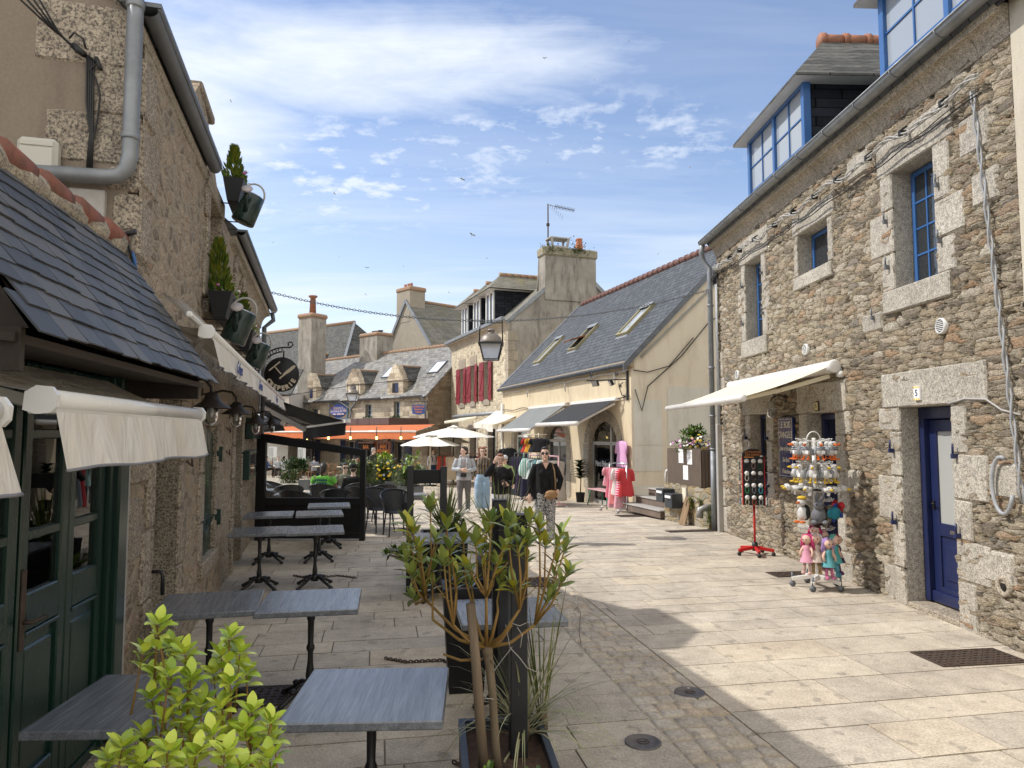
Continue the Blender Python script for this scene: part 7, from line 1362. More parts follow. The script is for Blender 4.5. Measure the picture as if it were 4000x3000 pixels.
def bracket_lights():
    q = FB.p(2455, 1500); t = FB.thing('bracket_light', 'black scrolled wall bracket carrying two small floodlights on the shop corner', 'wall lamp', q[0], 0, 3.0); b = MB(M_BLK); b.box(-.03, .03, -.06, -.02, -.1, .75, .004); b.bar((0, -.04, .5), (-.9, -.9, .5), .035); b.tube([(-.1, -.12, .42), (-.2, -.2, .3), (-.12, -.15, .05), (-.02, -.05, .0)], .014, 6)
    for (cx, cz, rd, s) in ((-.25, .66, .1, 1), (-.8, .66, .1, 1), (-.18, .33, .09, -1)): b.tube([(cx+rd*(1-k/30)*math.cos(k*.42*s), cx+.0, cz+rd*(1-k/30)*math.sin(k*.42*s)) for k in range(26)], .011, 5)
    b.build('bracket', t)
    for x, rot in ((-.72, .5), (-.38, -.2)): b = MB(M_BLK); M = Matrix.Translation((x, x, .46)) @ Matrix.Rotation(rot, 4, 'Z') @ Matrix.Rotation(.5, 4, 'X'); b.box(-.11, .11, -.04, .04, -.13, .05, .008, M); b.use(M_PVC).box(-.09, .09, -.046, -.04, -.11, .03, 0, M); b.build('floodlight', t)
bracket_lights()
def antenna():
    Y = 35.4; a = aty(2141, 975, Y); t = thing('tv_antenna', 'rusty mast with a yagi television antenna on the big chimney', 'antenna', a); h = aty(2141, 797, Y).z-a.z; b = MB(M_IRON); b.tube([(0, 0, -.5), (0, 0, h)], .035, 8); [b.box(-.08, .08, -.06, .06, z, z+.12) for z in (.05, h*.52)]; b.build('mast', t); e = aty(2243, 822, Y)-a; s = V((.06, 0, h-.05)); b = MB(M_ZINCD); b.tube([s, e], .02, 6); dx = e-s
    for i in range(14): c = s+dx*(.25+.75*i/13); b.tube([c+V((0, -.28, .0)), c+V((0, .28, 0))], .01, 4); b.tube([c+V((-.03, 0, -.1)), c+V((.03, 0, .1))], .012, 4)
    for i in range(7): b.tube([s+V((.06+.1*i, -.35, -.05-.1*i)), s+V((.06+.1*i, .35, -.05-.1*i))], .008, 4)
    b.build('yagi', t)
antenna()
# ================================================================ restaurant signs and square
def rest_signs():
    (x0, z1), (x1, z0) = F3.p(1290, 1577, -.06), F3.p(1357, 1634, -.06); t = F3.thing('restaurant_sign', 'wooden board with a blue oval reading LA PORTE AU VIN', 'sign', (x0+x1)/2, -.06, (z0+z1)/2); w, h = (x1-x0)/2, (z1-z0)/2; b = MB(M_WOODB); b.box(-w, w, -.02, .03, -h, h); b.build('board', t); b = MB(varied('sign blue trim', (.06, .16, .28), (.08, .2, .33), .5, 3)); [b.box(*q) for q in ((-w-.05, w+.05, -.04, .02, h-.04, h+.03), (-w-.05, w+.05, -.04, .02, -h-.03, -h+.04), (-w-.05, -w+.03, -.039, .019, -h, h), (w-.03, w+.05, -.039, .019, -h, h))]; b.build('frame', t)
    b = MB(mat('oval blue', (.10, .17, .55), .5)); b.lathe([(1, .0), (1, .012)], 32, Matrix.Translation((0, -.02, 0)) @ Matrix.Rotation(PI/2, 4, 'X') @ Matrix.Diagonal((w*.93, h*.88, 1, 1))); b.build('oval', t); pw = mat('pale sign lettering', (.80, .62, .56), .6)
    for s, z, sz, sx in (('Restaurant de', .42, .2, .8), ('LA PORTE AU VIN', .02, .27, .68), ('Crêperie - Spécialités maison', -.4, .13, .68)): text(s, sz*h/.42, pw, t, Matrix.Translation((0, -.036, z*h)) @ FACE, sx=sx*w/.5*.42/h*.62, bold=.006)
    q = F3.p(1655, 1597, -.6); c = aty(1635, 1599, 38.5); t = thing('restaurant_sign', 'blue hanging board with orange lettering near the restaurant corner', 'sign', c); b = MB(mat('sign board blue', (.045, .10, .34), .5)); b.prism([(-.34, -.24), (-.15, -.26), (0, -.29), (.15, -.26), (.34, -.24), (.34, .22), (.15, .25), (0, .28), (-.15, .25), (-.34, .22)], -.02, .02); b.build('board', t); og = mat('orange sign paint', (.75, .25, .04), .6)
    for s, z, sz, sx in (('LA PORTE AU VIN', .14, .13, .56), ('Restaurant', -.0, .13, .8), ('Crêperie', -.14, .12, .8)): text(s, sz, og, t, Matrix.Translation((0, -.024, z)) @ FACE, sx=sx, bold=.004)
    b = MB(M_BLK); b.tube([(-.45, 0, .42), (.5, 0, .42)], .018, 6); b.tube([(.5, 0, .7), (.5, 0, -.1)], .02, 6); b.tube([(-.2, 0, .28), (-.2, 0, .42)], .01, 5); b.tube([(.2, 0, .28), (.2, 0, .42)], .01, 5); b.tube([(.5, 0, .3), (.5, 1.2, .3)], .02, 6); b.build('bracket', t)
    for i, u in enumerate((1199, 1283, 1369, 1471, 1566)):
        p = aty(u, 1711, 34.5+i*.2); t = thing('hanging_bulb', 'warm lit bulb under the orange awnings, %s from the left' % ('first', 'second', 'third', 'fourth', 'fifth')[i], 'light bulb', p, 0, 'bulbs under the orange awning'); b = MB(M_BULB); b.ball((0, 0, 0), (.06, .06, .085), 8, 6); b.build('bulb', t); b = MB(M_BLK); b.tube([(0, 0, .08), (0, 0, .55)], .02, 6); b.build('cord', t)
    for i, u in enumerate((1439, 1548)):
        p = F3.p(u, 1650, -.12); t = F3.thing('flower_box', ('terracotta flower box under the left upper window of the restaurant', 'terracotta flower box under the right upper window of the restaurant')[i], 'window box', p[0], -.14, 2.42, 'restaurant flower boxes'); b = MB(M_TILE); b.box(-.45, .45, -.15, .1, 0, .22, .02); b.build('box', t); b = MB(M_LG); r = random.Random(i)
        for k in range(160): b.leaf((r.uniform(-.5, .5), r.uniform(-.2, .1), .2+r.uniform(0, .3)), (r.uniform(-1, 1), r.uniform(-1, 1), 1), (0, 0, 1), .12, .06, seg=2)
        b.build('foliage', t)
    q = aty(1378, 1567, 31); lantern('street_lantern', 'second hooded lantern hanging before the restaurant gutter pipe', 'lantern', q, .5, .62, M_FROST)
    b = MB(M_CABLE); P = aty(1378, 1506, 31); b.tube([aty(1020, 1560, 20), P, aty(1700, 1470, 33)], .012, 4); tag(b.build('overhead_wire'), 'thin overhead wire holding the second lantern', 'wire')
rest_signs()
def rattan(label, x, y, rot, proto=[None]):
    if proto[0] is None:
        t = thing('rattan_chair', label, 'chair', (x, y, gz(y)), R(rot), 'honey rattan chairs of the restaurant terrace'); b = MB(M_RATTAN); b.lathe([(.2, .44), (.22, .46), (.0, .47)], 14); b.build('seat', t); b = MB(M_RATTAN); b.tube([(.2*math.cos(a), .17+.04*math.sin(a), .47+.45*math.sin(a)**.6) for a in [PI*i/12+.0001 for i in range(12)]]+[(-.2, .17, .47)], .018, 6); [b.tube([(x_, .18, .47), (x_*1.05, .21, .86)], .01, 5) for x_ in (-.1, -.035, .035, .1)]; b.build('backrest', t)
        for sx in (-1, 1):
            for sy in (-1, 1): b = MB(M_RATTAN); b.tube([(sx*.16, sy*.15, .45), (sx*.19, sy*.19, 0)], .014, 6); b.build('leg', t)
        proto[0] = t; return t
    return dup(proto[0], (x, y, gz(y)), R(rot), label)
def round_table(label, x, y):
    t = thing('round_table', label, 'table', (x, y, gz(y)), 0, 'round tables of the restaurant terrace'); b = MB(M_CREAM); b.lathe([(.36, .72), (.36, .75)], 24); b.build('table_top', t); b = MB(M_NAVY); b.tube([(0, 0, .03), (0, 0, .72)], .03, 8); b.lathe([(.25, 0), (.05, .06)], 8); b.build('pedestal', t)
YT = lambda u: 39.5+(1390-u)*.0197
cs = [(1060, 29), (1095, 28.5), (1125, 28.6), (1160, 30), (1195, 31), (1235, 30.5), (1262, 30), (1290, 29.5), (1312, 30.5), (1340, 29.6), (1365, 30.4), (1390, 31), (1075, 31.5), (1215, 32.5), (1420, 30.2), (1300, 32.5)]
w_ = ['left end', 'second from left', 'by the left menu board', 'beside the round table', 'by the clipped hedge', 'behind the hedge', 'above the green shirted man', 'right of the hedge', 'in the middle row', 'over the olive shirted man', 'right middle', 'by the frame post', 'back row left', 'back row centre', 'right end', 'back row right']
for (u, Y), l, k in zip(cs, w_, range(99)): Y = YT(u)-(Y-30)*1.1; rattan('honey rattan chair of the far terrace, %s' % l, gxy(u, Y), Y, (k*73) % 360)
for i, (u, Y) in enumerate(((1090, 27.8), (1250, 31.2), (1345, 30.5), (1180, 31.4))): Y = YT(u)-(Y-30)*1.1; round_table('cream round table of the far terrace, %s' % ('front left', 'centre', 'right', 'rear left')[i], gxy(u, Y), Y)
for i, (u0, u1, v0, v1) in enumerate(((1049, 1082, 1745, 1787), (1163, 1195, 1748, 1793))):
    Y = YT(u0)-2.5; a, c = aty(u0, v1, Y), aty(u1, v0, Y); t = thing('menu_board', ('white menu sheet on a stand at the far left of the terrace', 'white menu sheet on a stand left of centre')[i], 'menu board', (a.x, Y, a.z), 0, 'menu sheets'); b = MB(M_PAPER); b.box(0, c.x-a.x, -.01, .01, 0, c.z-a.z); b.build('sheet', t); b = MB(mat('faint print', (.45, .45, .45), .8)); [b.box(.04+j*.09, .1+j*.09, -.012, -.01, .05, c.z-a.z-.06) for j in range(3)]; b.build('print', t); b = MB(M_OAK); b.tube([(.25, .03, .1), (.25, .03, gz(Y)-a.z)], .02, 6); b.build('stand', t)
Y = 31; a = aty(1462, 1898, Y); t = thing('chalkboard', 'small easel chalkboard with an orange frame behind the flowers', 'chalkboard', (a.x, Y, gz(Y)), R(-35)); M = Matrix.Rotation(R(-12), 4, 'X'); b = MB(M_DARK); b.box(-.22, .22, -.01, .01, .08, .85, 0, M); b.build('board', t); b = MB(mat('orange frame', (.5, .2, .07), .6)); [b.box(*q, -.02, .02, z0, z1, 0, M) for q, z0, z1 in (((-.25, -.22), 0, .88), ((.22, .25), 0, .88), ((-.22, .22), .85, .88), ((-.22, .22), .06, .09))]; b.build('frame', t)
# ================================================================ plants
def px3(u, v, Y): return aty(u, v, Y)
def golden_shrub():
    base = V((-.86, 2.28, 0)); t = thing('golden_shrub', 'yellow green euonymus like shrub in the lower left foreground', 'shrub', base); r = random.Random(3); st = MB(M_TWIG); lf = MB(M_LY)
    def whorl(p, d, n, L, up=.5):
        for i in range(n):
            a = 2.4*i+r.uniform(-.4, .4); f = i/n; o = V((math.cos(a), math.sin(a), 0)); dd = (o*(1.15-.75*f)+d*(.35+1.0*f)).normalized()
            lf.use(M_LYG if r.random() < .16 else M_LY); lf.leaf(p+d*(.018*f)+o*.004, dd, d, L*r.uniform(.75, 1.15), L*.6, r.uniform(.1, .4), .22, 5)
    tips = [(612, 2445, 2.25), (560, 2560, 2.2), (665, 2535, 2.3), (725, 2560, 2.25), (655, 2650, 2.15), (748, 2660, 2.3), (895, 2500, 2.3), (940, 2560, 2.25), (865, 2575, 2.35), (965, 2635, 2.3), (905, 2680, 2.2), (830, 2640, 2.35), (700, 2755, 2.2), (790, 2760, 2.25), (870, 2775, 2.2), (985, 2790, 2.25), (1060, 2830, 2.2), (1075, 2900, 2.25), (960, 2860, 2.15), (830, 2880, 2.1), (740, 2860, 2.2), (640, 2830, 2.2), (590, 2735, 2.25), (610, 2640, 2.3), (560, 2890, 2.15), (480, 2930, 2.1), (650, 2945, 2.05), (760, 2955, 2.1), (880, 2950, 2.05), (420, 2975, 2.1), (990, 2940, 2.2), (720, 3010, 2.05), (560, 2990, 2.0), (940, 3010, 2.1), (1050, 2975, 2.15)]
    stems = [(612, 2445, 2.25), (725, 2560, 2.25), (895, 2500, 2.3), (985, 2790, 2.25), (1060, 2830, 2.2), (560, 2890, 2.15), (870, 2775, 2.2), (480, 2930, 2.1), (740, 2860, 2.2)]
    for u, v, Y in stems:
        p = px3(u, v, Y)-base; b0 = V((r.uniform(-.1, .1), r.uniform(-.08, .08), .3)); m = b0.lerp(p, .55)+V((0, 0, .05)); st.tube([b0, m, p], [.007, .005, .003], 6)
        for k in range(3): q = m.lerp(p, .25+.28*k); whorl(q, (p-m).normalized(), 3, .048)
    for u, v, Y in tips:
        p = px3(u+r.uniform(-6, 6), v, Y+r.uniform(-.08, .08))-base; d = V((r.uniform(-.3, .3), r.uniform(-.3, .3), 1)).normalized(); whorl(p, d, 8, .052); whorl(p-d*.035, d, 5, .046)
        st.tube([p-d*.12+V((0, 0, -.05)), p], [.004, .002], 5)
    st.build('stem', t); lf.build('leaves', t)
    planter('black tub of the golden shrub, just below the picture edge', -.86, 2.28, .45, .45, .4, .85, 4)
golden_shrub()
def bay_tree():
    Y = 3.44; base = px3(1950, 3080, Y); base.z = .34; t = thing('bay_tree', 'sparse standard bay tree tied to a stake, in the slate rimmed planter', 'tree', base); r = random.Random(12); P = lambda u, v, dy=0: px3(u, v, Y+dy)-base
    b = MB(M_BARK); b.tube([(0, 0, -.02), P(1935, 2900), P(1925, 2720), P(1912, 2600), P(1903, 2540)], [.021, .02, .019, .021, .024], 12); b.ball(P(1903, 2545), (.028, .028, .035), 10, 7); [b.tube([P(1905, 2560), P(1885+r.randint(-40, 60), 2590+r.randint(-40, 60), r.uniform(-.05, .05))], [.008, .004], 6) for _ in range(5)]; b.build('trunk', t)
    tips = [(1587, 2045), (1612, 2075), (1681, 1992), (1745, 2060), (1810, 2110), (1900, 2075), (1920, 2035), (1982, 2051), (2010, 2075), (2069, 2040), (2107, 2062), (2190, 2092), (2214, 2235), (2175, 2195), (1612, 2249), (1615, 2335), (1690, 2222), (1735, 2200), (1785, 2250), (1832, 2222), (1880, 2160), (1935, 2205), (1958, 2263), (2150, 2326), (2025, 2130), (1640, 2150), (1700, 2110), (1760, 2150), (1860, 2125), (1965, 2140), (2060, 2120), (2130, 2130), (1590, 2190), (2205, 2150), (1650, 2290), (1840, 2280), (2010, 2300)]
    tw = MB(M_TWIG); lf = MB(M_LB); fork = P(1900, 2530)
    def cluster(p, d, n, L):
        for i in range(n):
            a = 2.4*i+r.uniform(-.5, .5); f = i/n; o = d.orthogonal().normalized(); o = Matrix.Rotation(a, 3, d) @ o; dd = (o*(1.0-.6*f)+d*(.45+.9*f)).normalized(); q = r.random()
            lf.use(M_LBY if q < .22 else M_LB); lf.leaf(p+d*(.03*f-.02), dd, d+V((0, 0, .3)), L*r.uniform(.7, 1.15), L*.36, r.uniform(-.05, .3), r.uniform(.2, .45), 5)
    mains = [(1690, 2420, .05), (1770, 2440, -.1), (1850, 2380, .12), (1945, 2390, -.08), (2000, 2440, .1), (2090, 2440, 0), (1900, 2330, -.15), (1660, 2340, .1), (2030, 2380, -.1)]
    mp = []
    for u, v, dy in mains: q = P(u, v, dy); c = fork.lerp(q, .5)+V((0, 0, -.03)); tw.tube([fork, c, q], [.011, .008, .006], 8); mp.append(q)
    for u, v in tips:
        p = P(u, v, r.uniform(-.24, .24)); q = min(mp, key=lambda m: (m.x-p.x)**2*3+(m.z-p.z)**2*.3+r.uniform(0, .02)); c = q.lerp(p, .5)+V((r.uniform(-.02, .02), r.uniform(-.03, .03), -.03)); tw.tube([q, c, p], [.0065, .005, .0035], 6); d = (p-c).normalized()+V((0, 0, .4)); d.normalize(); cluster(p, d, r.randint(6, 9), .092)
        if r.random() < .45: c2 = c.lerp(p, r.uniform(.45, .8)); cluster(c2, d, r.randint(3, 6), .078)
        if r.random() < .5: s2 = c+V((r.uniform(-.1, .1), r.uniform(-.1, .1), r.uniform(.02, .1))); tw.tube([c, s2], [.003, .002], 5)
    tw.tube([P(1880, 2575), P(1800, 2580), P(1730, 2555)], [.008, .007, .005], 6); tw.build('branches', t); lf.build('leaves', t)
    s = MB(M_STAKE); s.tube([P(1893, 3050, -.05), P(1860, 2600, -.05), P(1838, 2357, -.05)], [.024, .023, .022], 10); s.build('stake', thing('tree_stake', 'grey weathered stake left of the bay tree trunk', 'stake', base))
    w = MB(M_CABW); w.tube([P(1975, 2440, .05), P(1990, 2520, -.03), P(2000, 2528, -.06), P(1975, 2560), P(1930, 2620, -.03), P(1910, 2620, .03)], .0022, 5); w.tube([P(1990, 2528, -.06), P(2030, 2570, -.05), P(2060, 2610, -.03), P(2120, 2635, .1)], .002, 5); w.tube([P(1985, 2430, -.06), P(2030, 2445, -.06), P(2062, 2430, .02)], .002, 5); w.tube([P(2020, 2450, -.06), P(2040, 2480, -.06), P(2032, 2530, -.06)], .002, 5); w.tube([P(1905+30*math.cos(a), 2735+6*math.sin(a), .028*math.sin(a)) for a in [PI*i/8 for i in range(17)]], .002, 5)
    o = w.build('garden_twine', loc=base); tag(o, 'white garden twine tied between the bay trunk and the black post', 'string')
bay_tree()
def spiky(name, label, c, n, L, w, m, z0, spread=(.15, 1.3), droop=.25, seed=1, skirt=0, cat='plant'):
    t = thing(name, label, cat, c); r = random.Random(seed); b = MB(m)
    for i in range(n):
        a = r.uniform(0, 2*PI); e = r.uniform(*spread); d = V((math.cos(a)*math.sin(e), math.sin(a)*math.sin(e), math.cos(e))); l = L*r.uniform(.6, 1.1); b.blade(V((.02*math.cos(a), .02*math.sin(a), z0+r.uniform(0, .12))), d, l, w*r.uniform(.7, 1.2), droop*(e/1.2)*r.uniform(.4, 1.3)); 
    b.build('blades', t); s = MB(M_BARK); s.tube([(0, 0, 0), (0, 0, z0+.1)], [.035, .03], 8); s.build('stem', t); return t
spiky('yucca', 'large green yucca behind the tall edge on frame', (-.1, 6.6, .7), 85, .78, .028, M_YUC, .05, (.05, 1.25), .2, 2); spiky('yucca', 'yucca standing within the two post frame', (-.9, 9.75, .55), 70, .75, .032, M_YUC, .0, (.05, 1.2), .2, 4)
spiky('spiky_grass', 'variegated arching grass in the slate rimmed planter', (.06, 3.78, .36), 85, .66, .012, M_VAR, .02, (.35, 1.45), .55, 5)
spiky('spiky_grass', 'upright grey green blades right of the black post', (.16, 3.95, .36), 16, .8, .014, M_YUC, .02, (.1, .6), .15, 9)
def bush(name, label, c, rad, n, L, mats, seed=1, flowers=(), stem=None, cat='shrub', wr=.45, clump=26, trunk_h=0):
    t = thing(name, label, cat, c); r = random.Random(seed); b = MB(mats[0]); cl_ = [(V((r.gauss(0, .45)*rad[0], r.gauss(0, .45)*rad[1], rad[2]*(1+r.uniform(-.8, .85)))), r.uniform(.18, .42)*max(rad)) for _ in range(clump)]
    for i in range(n):
        q, s = cl_[r.randrange(clump)]; d = V((r.gauss(0, 1), r.gauss(0, 1), r.gauss(.3, 1))).normalized(); p = q+d*s*r.random()**.4
        if p.z < 0.0: p.z = r.uniform(0, .1)
        b.use(mats[0] if r.random() < .6 else mats[-1]); b.leaf(p, d+V((0, 0, .35)), (0, 0, 1), L*r.uniform(.6, 1.2), L*wr, .2, .2, 3)
    b.build('leaves', t); s = MB(M_TWIG)
    for q, k in cl_[:12]: s.tube([(r.uniform(-.03, .03), r.uniform(-.03, .03), -trunk_h), q*.5, q], [.012, .008, .003], 5)
    s.build('stems', t)
    for nm, m, k, sz, zmin in flowers:
        b = MB(m)
        for i in range(k):
            q, s2 = cl_[r.randrange(clump)]; d = V((r.gauss(0, 1), r.gauss(-.5, 1), r.gauss(.7, .7))).normalized(); p = q+d*s2*1.05
            if p.z < zmin: continue
            T = Matrix.Translation(p) @ d.to_track_quat('Z', 'Y').to_matrix().to_4x4(); b.lathe([(sz*.25, 0), (sz, sz*.25), (sz*.9, sz*.3), (.0, sz*.15)], 7, T, cap=False)
        b.build(nm, t)
    return t
bush('flowering_shrub', 'yellow daisy bush in grey planters by the frame post', (gxy(1500, 27), 27, .02), (1.3, .5, .3), 3400, .13, (M_LGY, M_LG), 3, (('yellow_flowers', M_FLY, 190, .045, .2), ('pale_blue_flowers', mat('pale blue petal', (.45, .6, .8), .6), 12, .05, .1)), clump=40)
bush('shrub', 'feathery green shrub right of the yellow daisies', (gxy(1605, 24), 24, .12), (.62, .4, .3), 2200, .13, (M_LG, M_LGY), 4, clump=26, wr=.22); bush('shrub', 'bright yellow green shrub behind the daisies', (gxy(1500, 32), 32, .35), (.5, .4, .3), 900, .15, (M_LG2, M_LY), 5, clump=14)
bush('shrub', 'dark low shrub seen through the right of the pane', (gxy(1400, 25), 25, .1), (.7, .4, .4), 1800, .13, (M_LGY, M_LG), 6, clump=24)
bush('clipped_tree', 'clipped dark green bay head over blue legs on the far terrace', (gxy(1172, 37), 37, .1), (.7, .5, .22), 1600, .14, (M_LG, M_LDK), 7, clump=22, cat='tree', trunk_h=.6); bush('shrub', 'loose green shrub below the clipped head', (gxy(1135, 36), 36, -.5), (.5, .4, .28), 900, .13, (M_LG, M_LGY), 8, clump=16)
for lab, u, Y, w, h in (('grey planter under the yellow daisies, left', 1478, 27, .95, .55), ('grey planter under the yellow daisies, right', 1552, 26, .8, .5), ('grey planter of the feathery shrub', 1610, 24, .8, .45), ('grey concrete planter by the green shirted man', 1195, 30, .42, .4), ('grey planter of the low shrub behind the pane', 1400, 25, .9, .4)): planter(lab, gxy(u, Y), Y, w, min(w, .5), h, .95, 5, None, varied('grey planter finish', (.10, .105, .11), (.14, .145, .15), .7, 3))
t = bush('bay_sprigs', 'pale leaved bay sprigs rising above the black frame top board', (gxy(1612, 20), 20, .95), (.3, .25, .22), 70, .17, (M_LG2, M_LB), 9, clump=9, cat='tree', trunk_h=1.0)
o = FW_.w(XA+XW*.42, .45, 0); z = FW_.o.z+1.6
bush('shrub', 'bushy green shrub growing in the slatted flower box', (o.x, o.y, z), (.34, .3, .27), 1100, .085, (M_LG, M_LG2), 10, clump=24)
o = FW_.w(XA+XW*.62, .18, 0); bush('flowers', 'white, yellow and mauve daisies along the front of the slatted box', (o.x, o.y, z-.02), (.42, .14, .13), 600, .06, (M_LGY, M_LG), 11, (('white_flowers', M_FLW, 45, .035, .05), ('yellow_flowers', M_FLY, 30, .032, .05), ('mauve_flowers', M_FLP, 26, .034, .05)), clump=24, cat='flowers')
o = FW_.w(XA+XW+.0, .5, 0); bush('flowers', 'grassy plant with orange yellow heads by the downpipe', (o.x, o.y, z), (.2, .3, .2), 500, .08, (M_LGY, M_LG), 12, (('yellow_flowers', M_FLY, 14, .04, .2),), clump=14, cat='flowers', wr=.2)
q = FW_.p(2782, 2010, -.05); o = FW_.w(q[0], -.06, .0); bush('weeds', 'leafy weeds beside the pipe elbow at the foot of the low wall', (o.x, o.y, gz(o.y)), (.12, .1, .26), 320, .08, (M_LG, M_LGY), 13, clump=12, cat='weeds', wr=.25)
for u, v, lab in ((2708, 1962, 'ivy tuft beside the cream wall panel'), (2742, 1965, 'smaller ivy tuft right of the wall panel')): q = FW_.p(u, v); o = FW_.w(q[0], -.04, q[1]-.12); bush('ivy', lab, (o.x, o.y, o.z), (.08, .03, .1), 110, .05, (M_LG, M_LG2), u, clump=8, cat='ivy')
c = px3(2078, 2860, 3.1); bush('pansies', 'white pansies in the slate rimmed planter right of the post', (c.x, c.y, .36), (.06, .06, .07), 240, .05, (M_LG2, M_LG), 14, (('white_flowers', M_FLW, 22, .022, .05),), clump=10, cat='flowers', wr=.55)
c = px3(1905, 2930, 3.25); bush('ground_cover', 'small green plant at the foot of the bay tree', (c.x, c.y, .36), (.07, .08, .05), 200, .04, (M_LG2, M_LG), 15, clump=9, cat='plant', wr=.5)
bush('planter_plant', 'small green plant beside the frame in the black box', (gxy(1790, 9.7), 9.7, .6), (.14, .12, .12), 260, .07, (M_LG, M_LGY), 16, clump=10, cat='plant', wr=.3); bush('planter_plant', 'low bright green plant in the planter left of the post frame', (gxy(1570, 9.05), 9.05, .4), (.12, .12, .06), 180, .07, (M_LG2, M_LG), 17, clump=9, cat='plant')
for lab, pts in (('black wire loop lying on the paving right of the planter', [(2240, 2390), (2255, 2370), (2268, 2395), (2262, 2470), (2270, 2520)]),):
    b = MB(M_CABLE); b.tube([atz(u, v, .004+.01*i) for i, (u, v) in enumerate(pts)], .003, 5); tag(b.build('wire_loop'), lab, 'wire')
# ================================================================ people
def fuse(mb, vox, sm=4):
    me = mb.mesh('tmp'); o = bpy.data.objects.new('tmp', me); COL.objects.link(o); m = o.modifiers.new('r', 'REMESH'); m.mode = 'VOXEL'; m.voxel_size = vox; m.use_smooth_shade = True; s = o.modifiers.new('s', 'SMOOTH'); s.factor = .5; s.iterations = sm
    bpy.context.view_layer.update(); n = bpy.data.meshes.new_from_object(o.evaluated_get(bpy.context.evaluated_depsgraph_get())); n.materials.clear(); [n.materials.append(x) for x in mb.mats]; bpy.data.objects.remove(o); bpy.data.meshes.remove(me); return n
def put(name, me, parent):
    o = bpy.data.objects.new(name, me); COL.objects.link(o); o.parent = parent; return o
M_SKIN = mat('skin', (.56, .34, .25), .55, fn=lambda n: {'Base Color': n.mix(n.ramp(n.noise(n.co(), 14, 4), [(.3, 0.0), (.7, 1.0)]), (.66, .43, .33), (.74, .51, .40))}, Subsurface_Weight=.1, Subsurface_Scale=.01)
M_SKIND = mat('darker skin', (.30, .16, .10), .55); M_HB = varied('dark brown hair', (.022, .014, .010), (.045, .028, .018), .45, 30, stretch=(1, 1, .2), bump=.5); M_HR = varied('reddish hair', (.16, .06, .03), (.24, .10, .05), .5, 30, stretch=(1, 1, .2), bump=.5); M_HG = varied('grey hair', (.25, .24, .23), (.36, .35, .34), .6, 30)
M_LENS = mat('dark lens', (.01, .008, .008), .08, spec=.9)
def wrinkle(name, a, b_=None, rough=.85):
    b_ = b_ or lum(a, .75)
    def fn(n): c = n.co(); w = n.noise(n.co((1, 1, .6)), 7, 4, .55, 1.2); return {'Base Color': n.mix(n.ramp(w, [(.35, 0.0), (.65, 1.0)]), a, b_), 'bump': (w, .9, .03)}
    return mat(name, rough=rough, fn=fn, spec=.2)
